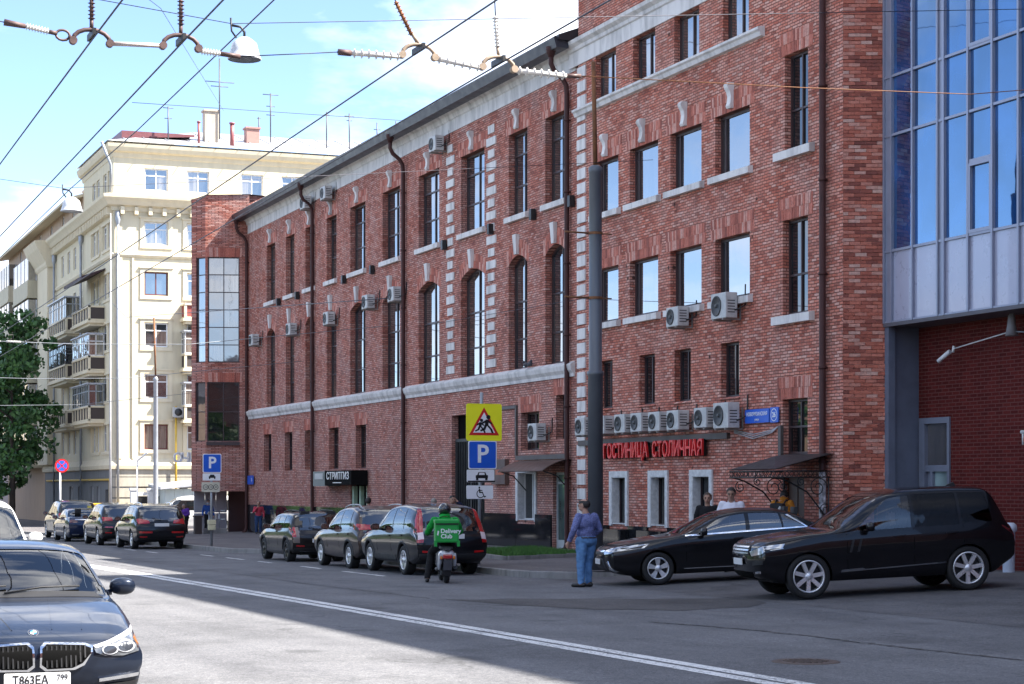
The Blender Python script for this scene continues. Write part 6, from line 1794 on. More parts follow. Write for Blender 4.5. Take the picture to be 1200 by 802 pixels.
    def numplate(axis, yc, z, w=.52, h=.112, txt='', sx=0):
        h_, dv = project((yc, z), axis); x = h_.x + (-dv.x)*.03
        o_ = place('number_plate', flat([rrect(w, h, .012, 3)], .012), M_PLATEW, None, (x, yc, z), (0, 1, 0) if axis == 'front' else (0, -1, 0), (1, 0, 0) if axis == 'front' else (-1, 0, 0))
        o_.parent = t
        if txt:
            tm = text_mesh(txt[0], .098, .002, .001, .84); q = place('lettering', tm, M_SK, None, (x+(-dv.x)*.013, yc+(-.055 if axis == 'front' else .055), z-.004), (0, 1, 0) if axis == 'front' else (0, -1, 0), (1, 0, 0) if axis == 'front' else (-1, 0, 0)); q.parent = o_
            tm = text_mesh(txt[1], .07, .002, .0, .84); q = place('region_code', tm, M_SK, None, (x+(-dv.x)*.013, yc+(.195 if axis == 'front' else -.195), z+.012), (0, 1, 0) if axis == 'front' else (0, -1, 0), (1, 0, 0) if axis == 'front' else (-1, 0, 0)); q.parent = o_
        return o_
    api = dict(patch=patch, pair=pair, sides=sides, X=X, t=t, project=project, plate=numplate, hw=hw, L=L, W=W)
    if extras: extras(api)
    bm.free()
    return t

HEAD_UP = R(90)      # heading away along +Y
HEAD_DN = R(-90)     # heading towards the viewer

# --- dark sedan in the foreground
def bmw_extras(A):
    patch, pair, sides, X, t = A['patch'], A['pair'], A['sides'], A['X'], A['t']
    pd = dict(sub=.04)
    # kidney grilles with chrome surround and slats
    kid_ = [(.035,.55), (.04,.68), (.08,.715), (.37,.70), (.43,.675), (.425,.63), (.36,.555), (.28,.52), (.08,.515)]
    big = [(y+(.016 if y > .2 else -.016)*1, z+(.016 if z > .62 else -.016)) for y, z in kid_]
    for sgn in (1, -1):
        f = (lambda q: q) if sgn == 1 else (lambda q: [(-y, z) for y, z in q[::-1]])
        g = patch('kidney_grille', f(big), 'front', M_CHROME, .02, **pd)
        patch('grille_mesh', f(kid_), 'front', M_DARK, .024, parent=g, **pd)
        for k in range(9):
            y = .075+k*.038; zt, zb_ = .70, .53+max(0, y-.3)*.9
            patch('grille_slat', f([(y-.006, zb_), (y+.006, zb_), (y+.006, zt), (y-.006, zt)]), 'front', M_BLACKMETAL, .036, parent=g, sub=.2)
    hl = [(.45,.685), (.60,.725), (.80,.785), (.868,.80), (.872,.70), (.84,.63), (.70,.60), (.55,.605), (.47,.635)]
    pair('headlight', hl, 'front', mat('smoked_lamp_lens', (.13,.14,.155), .1, .3, var=.4, vscale=18, coat=1.), .012, **pd)
    pair('headlight_brow', [(.45,.69), (.60,.73), (.80,.79), (.866,.808), (.866,.785), (.78,.757), (.60,.705), (.47,.67)], 'front', mat('headlight_brow', (.7,.7,.72), .25), .02, **pd)
    for cy, w in ((.59, .066), (.725, .078)):
        ell = [(cy+w*(1.05 if abs(math.cos(a)) > .6 else 1)*math.cos(a), .655+(cy-.59)*.16+w*.62*math.sin(a)) for a in [2*math.pi*k/16 for k in range(16)]]
        inn = [(cy+(y-cy)*.82, .655+(cy-.59)*.16+(z-.655-(cy-.59)*.16)*.8) for y, z in ell]
        pair('light_ring', ell, 'front', mat('light_ring_white', (.62,.64,.68), .2), .02, **pd); pair('lamp_lens', inn, 'front', M_LAMPD, .024, **pd)
    pair('side_marker', [(.815,.735), (.86,.745), (.862,.675), (.835,.655)], 'front', M_AMBER, .02, **pd)
    # lower bumper: dark intake, chrome blade, bumper crease
    patch('lower_intake', [(-.42,.24), (.42,.24), (.48,.355), (-.48,.355)], 'front', M_DARK, .012, **pd)
    pair('corner_intake', [(.50,.29), (.84,.32), (.85,.39), (.56,.37)], 'front', M_TRIM, .012, **pd)
    pair('chrome_blade', [(.50,.395), (.84,.425), (.845,.455), (.50,.422)], 'front', M_CHROME, .022, **pd)
    # badge
    h, dv = A['project']((0, .822), 'front')
    m_ = MB(); m_.lathe([(0, .0), (.041, .0), (.041, .008), (.028, .010)], (0,0,0), 24); m_.lathe([(.028,.010), (.0,.012)], (0,0,0), 24)
    badge = MB()
    R0, R1 = .041, .027
    for k in range(24):
        a0, a1 = 2*math.pi*k/24, 2*math.pi*(k+1)/24
        badge.add([(R1*math.cos(a0), R1*math.sin(a0), .008), (R0*math.cos(a0), R0*math.sin(a0), .006), (R0*math.cos(a1), R0*math.sin(a1), .006), (R1*math.cos(a1), R1*math.sin(a1), .008)], [(0,1,2,3)], 0)
        badge.add([(0,0,.010), (R1*math.cos(a0), R1*math.sin(a0), .009), (R1*math.cos(a1), R1*math.sin(a1), .009)], [(0,1,2)], 1 if (k//6) % 2 == 0 else 2)
    badge.cyl((0,0,-.01), (0,0,.006), .043, n=24, mi=3)
    nrm = Vector((.55, 0, .83)); xa = Vector((0,1,0)); ya = nrm.cross(xa)
    hb_, _ = A['project']((X(.14), 0), 'top')
    T = Matrix((xa, ya, nrm)).transposed().to_4x4(); T.translation = hb_ + nrm*.006
    badge.v = [tuple(T @ Vector(p)) for p in badge.v]
    badge.build('badge', [mat('badge_black', (.02,.02,.03), .25, coat=.5), M_SW, mat('badge_blue', (.03,.16,.45), .3), M_CHROME], t, local=True)
    # bonnet creases and cowl, wipers
    for y0, y1 in ((.40, .60), (.16, .30)):
        for s in (1, -1):
            q = [(X(.22), s*y0-.004), (X(1.45), s*y1-.004), (X(1.45), s*y1+.004), (X(.22), s*y0+.004)]
            patch('bonnet_crease', q, 'top', A['pm'] if 'pm' in A else M_PBMW, .006, sub=.08)
    patch('cowl', [(X(1.66), -.74), (X(1.54), -.80), (X(1.54), .80), (X(1.66), .74)], 'top', M_TRIM, .006)
    for s, y0, y1 in ((1, -.05, .62), (1, -.62, -.02)):
        m_ = MB(); P0, _ = A['project']((X(1.60), y0), 'top'); P1, _ = A['project']((X(1.72), y1), 'top'); Pm, _ = A['project']((X(1.68), (y0+y1)/2), 'top')
        m_.tube([P0+Vector((0,0,.02)), Pm+Vector((0,0,.03)), P1+Vector((0,0,.02))], .009, 6); m_.build('wiper', M_TRIM, t, local=True)
    A['plate']('front', 0, .435, .52, .112, ('Т863ЕА', '799'))
M_PBMW = paint('dark_blue_black_paint', (.012,.018,.034), .3, .3)
SEDAN = dict(L=4.94, W=1.868, wb=2.975, fo=.87, wr=.345, step=.05, low=.2, rc=.10, tum=.36,
    top=[(0,.735), (.10,.775), (.35,.845), (.8,.925), (1.2,.98), (1.58,1.012), (1.95,1.22), (2.35,1.405), (2.7,1.462), (3.1,1.475), (3.5,1.45), (3.95,1.35), (4.4,1.13), (4.72,1.09), (4.94,.98)],
    belt=[(0,.66), (1.3,.92), (1.7,.97), (3.5,1.01), (4.4,1.03), (4.94,.95)],
    side=[[(1.9,.99), (2.48,1.36), (2.98,1.50), (2.98,1.0)], [(3.03,1.0), (3.03,1.5), (3.6,1.5), (3.72,1.02)], [(3.76,1.03), (3.66,1.5), (4.0,1.4), (4.2,1.05)]],
    ws=(1.62, 2.36), rg=(3.72, 4.40), nose=[(.2,-.10), (.32,-.02), (.5,.03), (.66,.03), (.78,.0), (.9,-.05)], mirror=(2.06, 1.06), seams=[(1.66,.3,.95), (3.0,.3,.97)], handles=[(2.75,.88), (3.75,.9)], spokes=5)
make_car('sedan_car', 'dark blue sedan with kidney grilles driving towards the viewer in the sun', SEDAN, M_PBMW, (2.2, 18.5, gz(18.5)-.05), HEAD_DN, None, bmw_extras)

def suv(L, W, H, wb, fo, wr, **kw):
    """two box body"""
    h = H
    P = dict(L=L, W=W, wb=wb, fo=fo, wr=wr, low=.27, rc=.12, tum=.26, step=.06,
        top=[(0,h*.50), (.10,h*.545), (.4,h*.585), (.9,h*.615), (1.28,h*.635), (1.62,h*.77), (2.05,h*.925), (2.4,h*.975), (2.9,h), (3.4,h*.995), (L-.62,h*.965), (L-.42,h*.94), (L-.30,h*.86), (L-.12,h*.68), (L-.05,h*.62), (L,h*.56)],
        belt=[(0,h*.48), (1.2,h*.58), (2.2,h*.605), (L-.5,h*.635), (L,h*.56)],
        side=[[(1.62,h*.60), (2.2,h*.88), (2.62,h*1.0), (2.62,h*.61)], [(2.67,h*.61), (2.67,h), (3.42,h), (3.5,h*.625)], [(3.55,h*.63), (3.48,h), (L-.78,h), (L-.62,h*.645)]],
        ws=(1.32, 2.08), rg=(L-.42, L-.07), nose=[(.2,-.10), (.4,.0), (.65,.02), (.85,-.02), (1.0,-.06)], tail=[(.3,-.06), (.5,.03), (.7,.03), (.9,0), (1.1,0)],
        mirror=(1.85, h*.655), seams=[(1.55,.38,h*.58), (2.64,.38,h*.6), (3.5,.5,h*.62)], handles=[(2.4,h*.53), (3.3,h*.54)], rgk=.02)
    P.update(kw)
    return P

def rear_kit(A, H, tail, plate=(0, .8), txt=None, low=True, win=True, bumper=.46, strip=None):
    pair, patch = A['pair'], A['patch']
    for poly, m in tail: pair('tail_lamp', poly, 'rear', m, .014, sub=.06)
    hw = A['W']/2
    if low:
        patch('rear_bumper_trim', [(-hw*.93,.33), (hw*.93,.33), (hw*.95,bumper), (-hw*.95,bumper)], 'rear', M_TRIM, .012)
        pair('rear_reflector', [(hw*.55,bumper+.02), (hw*.82,bumper+.03), (hw*.82,bumper+.075), (hw*.55,bumper+.065)], 'rear', M_TAIL, .012, sub=.1)
    if strip: patch('chrome_strip', strip, 'rear', M_CHROME, .02)
    A['plate']('rear', plate[0], plate[1], .52, .112, txt)
    # rear wiper
    m_ = MB(); X = A['X']; P0, _ = A['project']((0, H*.64), 'rear'); P1, _ = A['project']((.32, H*.70), 'rear')
    if P0 and P1: m_.tube([P0+Vector((-.03,0,0)), P1+Vector((-.03,0,0))], .009, 6); m_.build('rear_wiper', M_TRIM, A['t'], local=True)

def front_kit(A, H, lamp, grille, gm=None):
    pair, patch = A['pair'], A['patch']
    pair('headlight', lamp, 'front', M_LAMP, .014, sub=.05)
    if grille: patch('grille', grille, 'front', gm or M_TRIM, .014)

def rails(A, H, d0, d1, m=None, y=.55):
    X, t = A['X'], A['t']
    for s in (1, -1):
        m_ = MB(); pts = []
        for k in range(9):
            q = d0+(d1-d0)*k/8; h, _ = A['project']((X(q), s*y), 'top'); e = 0 if k in (0, 8) else .05
            pts.append(h+Vector((0,0,e)))
        m_.tube(pts, .018, 8); m_.build('roof_rail', m or M_SG, t, local=True)

# --- black crossover with tall red tail lamps (nearest of the parked row)
M_PBLK = paint('black_car_paint', (.008,.008,.010), .1, .3)
M_PBRN = paint('brown_car_paint', (.060,.042,.036), .5, .32)
M_PGRY = paint('grey_black_paint', (.018,.018,.02), .4, .3)
M_PBLUE = paint('navy_car_paint', (.012,.022,.060), .4, .3)
M_PWHT = paint('white_car_paint', (.66,.66,.66), .0, .35)
def crv_x(A):
    H = 1.68
    rear_kit(A, H, [([(.70,1.02), (.86,1.0), (.80,1.30), (.70,1.56), (.63,1.56), (.66,1.28)], M_TAIL), ([(.705,.86), (.865,.84), (.862,1.0), (.70,1.02)], M_CLEARR), ([(.72,.78), (.865,.77), (.865,.84), (.71,.86)], M_TAIL)], (0, .92), None, bumper=.52)
    front_kit(A, H, [(.45,.80), (.82,.9), (.84,.78), (.5,.72)], None)
    A['sides']('sill_trim', [(1.35,.30), (3.0,.30), (3.0,.46), (1.35,.46)], M_TRIM, .01)
    for s in (1, -1):
        q = [(A['X'](1.7),), ]
CRV = suv(4.53, 1.82, 1.68, 2.62, .89, .35, lip=M_TRIM, glass=M_CGLASS, side=[[(1.62,1.01), (2.2,1.5), (2.62,1.7), (2.62,1.03)], [(2.67,1.03), (2.67,1.7), (3.4,1.7), (3.46,1.05)], [(3.5,1.06), (3.45,1.7), (3.7,1.55), (3.95,1.28), (4.0,1.09)]])
make_car('crossover_car', 'black crossover with tall red tail lamps parked behind the green scooter', CRV, M_PBLK, (15.28, 44.85, gz(44.9)), HEAD_UP, 'cars parked before the brick range', crv_x)
def creta_x(A):
    H = 1.63
    rear_kit(A, H, [([(.38,1.02), (.84,1.0), (.85,1.12), (.80,1.16), (.40,1.12)], M_TAIL)], (0, .86), None, bumper=.56)
    front_kit(A, H, [(.45,.80), (.82,.9), (.84,.78), (.5,.72)], None); rails(A, H, 2.0, 3.7)
CRE = suv(4.27, 1.78, 1.61, 2.59, .84, .335, lip=M_TRIM)
make_car('crossover_car', 'brown crossover with wide red tail lamp and roof rails, middle of the parked three', CRE, M_PBRN, (15.25, 49.3, gz(49.3)), HEAD_UP, 'cars parked before the brick range', creta_x)
def mini_x(A):
    H = 1.43
    rear_kit(A, H, [([(.70,.72), (.80,.72), (.80,1.0), (.70,1.0)], M_TAIL)], (0, .62), None, bumper=.42)
    front_kit(A, H, [(.5,.70), (.75,.78), (.78,.65), (.55,.6)], None)
    A['pair']('tailgate_pillar', [(.60,.55), (.83,.56), (.80,.98), (.62,1.0)], 'rear', mat('silver_brown_trim', (.20,.165,.15), .35, .5), .008); rails(A, H, 1.7, 3.7, M_TRIM, .5)
    A['patch']('chrome_strip', [(-.6,.30), (.6,.30), (.6,.325), (-.6,.325)], 'rear', M_CHROME, .02)
MINI = suv(3.96, 1.70, 1.43, 2.55, .74, .325, lip=M_TRIM, rimmat=M_RIMD, low=.2, tum=.2,
    top=[(0,.72), (.08,.80), (.4,.885), (.9,.94), (1.15,.96), (1.45,1.12), (1.85,1.34), (2.2,1.41), (2.8,1.43), (3.6,1.41), (3.72,1.38), (3.80,1.2), (3.87,1.0), (3.92,.92), (3.96,.84)],
    belt=[(0,.68), (1.1,.90), (3.5,.95), (3.96,.84)], ws=(1.2, 1.9), rg=(3.70, 3.90), mirror=(1.7, 1.0),
    side=[[(1.45,.93), (1.95,1.3), (2.35,1.5), (2.35,.94)], [(2.4,.94), (2.4,1.5), (3.0,1.5), (3.0,.95)], [(3.05,.95), (3.05,1.5), (3.55,1.5), (3.55,.97)]], seams=[(1.4,.3,.88), (2.4,.3,.92)], handles=[(2.15,.84)])
make_car('estate_car', 'small dark brown estate with split rear doors, first of the parked three', MINI, paint('dark_bronze_paint', (.022,.018,.017), .4, .3), (15.2, 55.4, gz(55.4)), HEAD_UP, 'cars parked before the brick range', mini_x)

# --- far row
def q5_x(A):
    H = 1.65
    rear_kit(A, H, [([(.42,.95), (.84,.93), (.86,1.10), (.80,1.13), (.45,1.06)], M_TAIL)], (0, .90), None, bumper=.42, strip=None)
    A['patch']('lower_reflector', [(-.8,.60), (-.35,.60), (-.35,.66), (-.8,.67)], 'rear', M_TAIL, .012); A['patch']('lower_reflector', [(.35,.60), (.8,.60), (.8,.67), (.35,.66)], 'rear', M_TAIL, .012)
    front_kit(A, H, [(.45,.80), (.82,.9), (.84,.78), (.5,.72)], None); rails(A, H, 2.0, 3.9, M_CHROME)
make_car('suv_car', 'black suv with red tail lamps and silver roof rails beside the far parking sign', suv(4.63, 1.90, 1.65, 2.81, .88, .36), M_PBLK, (14.05, 72.4, gz(72.4)), HEAD_UP, 'cars parked along the far kerb', q5_x)
def tour_x(A):
    H = 1.70
    rear_kit(A, H, [([(.48,1.0), (.86,.98), (.87,1.14), (.50,1.13)], M_TAIL)], (0, .95), None, bumper=.48); front_kit(A, H, [(.45,.80), (.82,.9), (.84,.78), (.5,.72)], None)
    A['pair']('rear_reflector', [(.5,.72), (.8,.72), (.8,.78), (.5,.77)], 'rear', M_TAIL, .012)
make_car('suv_car', 'dark grey suv with broad red tail lamps ahead of the black one', suv(4.75, 1.92, 1.70, 2.89, .90, .37), M_PGRY, (14.05, 79.6, gz(79.6)), HEAD_UP, 'cars parked along the far kerb', tour_x)
def navy_x(A):
    A['pair']('tail_lamp', [(.50,.86), (.86,.84), (.87,.99), (.55,.98)], 'rear', mat('dark_tail_lamp', (.10,.012,.015), .2, coat=1.), .012); A['patch']('chrome_strip', [(-.62,.97), (.62,.97), (.62,1.0), (-.62,1.0)], 'rear', M_CHROME, .02)
    A['plate']('rear', 0, .84); A['pair']('exhaust', [(.45,.30), (.75,.30), (.75,.36), (.45,.36)], 'rear', M_CHROME, .015); A['pair']('headlight', [(.5,.65), (.8,.72), (.8,.62), (.55,.58)], 'front', M_LAMP, .01)
NAVY = dict(SEDAN); NAVY.update(step=.08)
make_car('sedan_car', 'navy blue sedan with chrome boot strip in the far parked row', NAVY, M_PBLUE, (14.1, 88.4, gz(88.4)), HEAD_UP, 'cars parked along the far kerb', navy_x)
def lc_x(A):
    H = 1.85
    rear_kit(A, H, [([(.76,.95), (.9,.94), (.9,1.25), (.80,1.25)], M_TAIL)], (0, .9), None); front_kit(A, H, [(.55,.85), (.85,.95), (.87,.83), (.6,.78)], None)
    A['patch']('yellow_sticker', [(-.66,1.42), (-.46,1.42), (-.46,1.58), (-.66,1.58)], 'rear', mat('yellow_sticker', (.65,.55,.08), .5), .012)
make_car('suv_car', 'big grey suv with a yellow sticker in the rear window, farthest parked', suv(4.95, 1.95, 1.86, 2.85, .92, .39), paint('olive_grey_paint', (.035,.036,.034), .5, .35), (14.85, 96.2, gz(96.2)), HEAD_UP, 'cars parked along the far kerb', lc_x)
# --- white suv following the foreground sedan
def wsuv_x(A):
    front_kit(A, 1.7, [(.5,.86), (.82,.95), (.85,.82), (.55,.78)], [(-.4,.6), (.4,.6), (.45,.84), (-.45,.84)]); A['plate']('front', 0, .5)
make_car('suv_car', 'white suv following close behind the dark sedan at the picture edge', suv(4.6, 1.86, 1.80, 2.7, .88, .36), M_PWHT, (3.35, 32.6, gz(32)), HEAD_DN, None, wsuv_x)
# --- white van in the yard
def van_x(A):
    A['sides']('window_band', [(1.1,1.2), (4.6,1.2), (4.6,1.72), (1.45,1.72)], M_GLASSD, .01); front_kit(A, 1.9, [(.5,.80), (.85,.9), (.87,.75), (.6,.7)], None)
VAN = suv(4.9, 1.90, 1.95, 3.0, .9, .34, top=[(0,.95), (.06,1.0), (.35,1.12), (.75,1.28), (1.15,1.55), (1.55,1.82), (2.0,1.93), (3.0,1.95), (4.4,1.94), (4.7,1.9), (4.82,1.6), (4.9,1.0)], belt=[(0,.9), (.7,1.12), (4.6,1.15), (4.9,1.0)], ws=(.7, 1.55), rg=(4.75, 4.85), side=[[(1.0,1.2), (1.5,1.7), (1.75,1.9), (1.75,1.2)]], seams=[(1.9,.35,1.1), (3.1,.35,1.1)], mirror=(1.0, 1.25), low=.25, handles=[])
make_car('white_van', 'white van with dark side windows parked in the yard behind the fence', VAN, M_PWHT, (21.9, 101.0, zg(101)), R(180-8), None, van_x, 'van')

# --- black sedan standing across the forecourt
def cam_x(A):
    front = A['pair']; patch = A['patch']
    front('headlight', [(.42,.70), (.70,.80), (.87,.84), (.885,.76), (.80,.68), (.55,.64)], 'front', M_LAMP, .014, sub=.05)
    patch('grille', [(-.42,.64), (.42,.64), (.5,.72), (.4,.76), (-.4,.76), (-.5,.72)], 'front', M_TRIM, .012); patch('chrome_strip', [(-.44,.70), (.44,.70), (.5,.735), (-.5,.735)], 'front', M_CHROME, .022)
    patch('lower_grille', [(-.55,.28), (.55,.28), (.42,.55), (-.42,.55)], 'front', M_TRIM, .012); front('fog_trim', [(.62,.27), (.80,.30), (.70,.42), (.66,.52), (.58,.5), (.66,.40)], 'front', M_CHROME, .014, sub=.06)
    A['plate']('front', 0, .50)
    A['sides']('chrome_waistline', [(1.55,.955), (4.1,1.03), (4.1,1.055), (1.55,.985)], M_CHROME, .012); A['sides']('chrome_pillar', [(4.06,1.05), (4.12,1.03), (3.72,1.31), (3.66,1.30)], M_CHROME, .012)
    A['sides']('sill_highlight', [(1.5,.30), (3.4,.30), (3.4,.315), (1.5,.315)], M_CHROME, .01); A['pair']('tail_lamp', [(.55,.85), (.87,.85), (.87,1.0), (.6,1.0)], 'rear', M_TAIL, .012)
CAM = dict(L=4.83, W=1.825, wb=2.775, fo=.97, wr=.335, step=.055, low=.2, rc=.10, tum=.38,
    top=[(0,.76), (.10,.82), (.45,.89), (1.0,.955), (1.45,1.0), (1.9,1.2), (2.3,1.385), (2.7,1.455), (3.1,1.465), (3.5,1.44), (3.9,1.34), (4.35,1.12), (4.6,1.09), (4.83,.98)],
    belt=[(0,.70), (1.3,.92), (1.7,.955), (3.5,1.02), (4.3,1.04), (4.83,.95)],
    side=[[(1.75,.97), (2.35,1.33), (2.82,1.5), (2.82,.99)], [(2.9,.99), (2.9,1.5), (3.5,1.5), (3.58,1.02)], [(3.61,1.02), (3.56,1.5), (3.85,1.3), (4.1,1.04)]], ws=(1.5, 2.3), rg=(3.72, 4.33),
    nose=[(.2,-.10), (.35,0), (.5,.03), (.65,.03), (.78,.0), (.9,-.05)], fround=.12, mirror=(1.92, 1.04), mirmat=M_PBLK, seams=[(1.55,.3,.94), (2.86,.3,.97), (3.75,.45,.98)], handles=[(2.55,.86), (3.55,.88)], spokes=5, sw=.020, rim=.68)
make_car('sedan_car', 'black sedan with chrome waistline standing across the forecourt behind the big suv', CAM, M_PBLK, (18.88, 36.31, gz(36.3)+.09), R(166), None, cam_x).rotation_euler[1] = R(2.5)

# --- big black luxury suv
def rr_x(A):
    pair, patch, sides, X, t = A['pair'], A['patch'], A['sides'], A['X'], A['t']
    pair('headlight', [(.52,.86), (.80,.93), (.93,.985), (.95,.90), (.88,.82), (.60,.78)], 'front', M_LAMP, .016, sub=.05)
    g = patch('grille', [(-.48,.80), (.48,.80), (.50,.98), (-.50,.98)], 'front', M_TRIM, .012)
    for z in (.82, .875, .93): patch('grille_bar', [(-.47,z), (.47,z), (.475,z+.028), (-.475,z+.028)], 'front', mat('satin_silver', (.55,.56,.58), .3, .9), .03, parent=g)
    for k in range(6):
        y = -.25+k*.1; patch('bonnet_letter', [(y-.03,1.015), (y+.03,1.015), (y+.03,1.04), (y-.03,1.04)], 'front', M_CHROME, .02, sub=.2)
    patch('lower_intake', [(-.5,.38), (.5,.38), (.55,.50), (-.55,.50)], 'front', M_DARK, .012); patch('skid_plate', [(-.8,.32), (.8,.32), (.8,.37), (-.8,.37)], 'front', M_TRIM, .016)
    pair('side_intake', [(.60,.62), (.88,.64), (.90,.72), (.62,.70)], 'front', M_TRIM, .012); pair('fog_lamp', [(.66,.47), (.80,.48), (.80,.52), (.66,.51)], 'front', M_CHROME, .016)
    A['plate']('front', 0, .68)
    sides('fender_vent', [(1.62,.78), (1.66,.78), (1.72,1.0), (1.68,1.0)], M_TRIM, .01); sides('fender_vent', [(1.76,.78), (1.80,.78), (1.86,1.0), (1.82,1.0)], M_TRIM, .01)
    sides('chrome_sill', [(1.45,.44), (3.75,.52), (3.75,.545), (1.9,.475), (1.85,.50), (1.47,.48)], mat('dark_chrome', (.30,.31,.33), .2, .9), .014)
    pair('tail_lamp', [(.80,.92), (.93,.90), (.92,1.12), (.82,1.13)], 'rear', mat('dark_tail_lamp', (.10,.012,.015), .2, coat=1.), .012)
    A['plate']('rear', 0, .9)
    m_ = MB(); h, _ = A['project']((X(3.9), 0), 'top'); m_.prism([h+Vector((.1,-.02,0)), h+Vector((-.1,-.02,0)), h+Vector((-.06,-.02,.07))], (0,.04,0)); m_.build('roof_fin', M_TRIM, t, local=True)
RR = dict(L=4.74, W=1.98, wb=2.92, fo=.88, wr=.395, arch=1.08, step=.06, low=.29, rc=.12, tum=.24, rlow=.22,
    top=[(0,.98), (.08,1.04), (.35,1.09), (.9,1.15), (1.35,1.18), (1.75,1.43), (2.15,1.70), (2.4,1.80), (2.8,1.84), (3.4,1.845), (3.85,1.835), (4.22,1.81), (4.34,1.74), (4.49,1.50), (4.62,1.26), (4.69,1.14), (4.74,1.03)],
    belt=[(0,.94), (1.2,1.10), (2.4,1.14), (4.3,1.18), (4.74,1.0)],
    side=[[(1.72,1.14), (2.3,1.62), (2.78,1.9), (2.78,1.16)], [(2.84,1.16), (2.84,1.9), (3.62,1.9), (3.66,1.17)], [(3.71,1.18), (3.68,1.9), (4.14,1.9), (4.28,1.2)]], bp=2.8, rglass=M_CTINT, glass=car_glass('light_car_glass', .8, ior=1.9),
    ws=(1.40, 2.2), rg=(4.36, 4.67), nose=[(.25,-.14), (.45,0), (.7,.03), (.95,0), (1.05,-.04)], tail=[(.4,-.10), (.6,.02), (.8,.03), (1.0,0)], mirror=(1.98, 1.21), mirmat=M_PBLK,
    seams=[(1.58,.48,1.1), (2.8,.48,1.14), (3.72,.6,1.15)], handles=[(2.45,1.0), (3.4,1.02)], handlemat=M_PBLK, spokes=7, dbl=False, sw=.028, rim=.74, seats=(2.7, 3.6))
RRX, RRY = 18.90, 30.38
make_car('luxury_suv', 'large black suv with seven spoke alloy wheels and a silver bar grille', RR, paint('deep_black_paint', (.006,.006,.008), .1, .25), (RRX, RRY, gz(RRY)+.095), R(168), None, rr_x).rotation_euler[1] = R(2.6)
# ------------------------------------------------------------------ people
from mathutils import noise as mnoise
M_SKIN = mat('skin', (.42,.235,.165), .55, var=.1, vscale=12); M_HAIRD = mat('dark_hair', (.022,.016,.013), .6, var=.3, vscale=30); M_HAIRG = mat('grey_hair', (.22,.20,.18), .7, var=.2, vscale=30); M_HAIRB = mat('brown_hair', (.06,.035,.02), .6, var=.3, vscale=30)
def cloth(name, col, var=.18, scale=7, rough=.85): return mat(name, col, rough, var=var, vscale=scale, bmp=.25, spec=.2)

def jean_mat(name, col):
    return cloth(name, col, .35, 5)

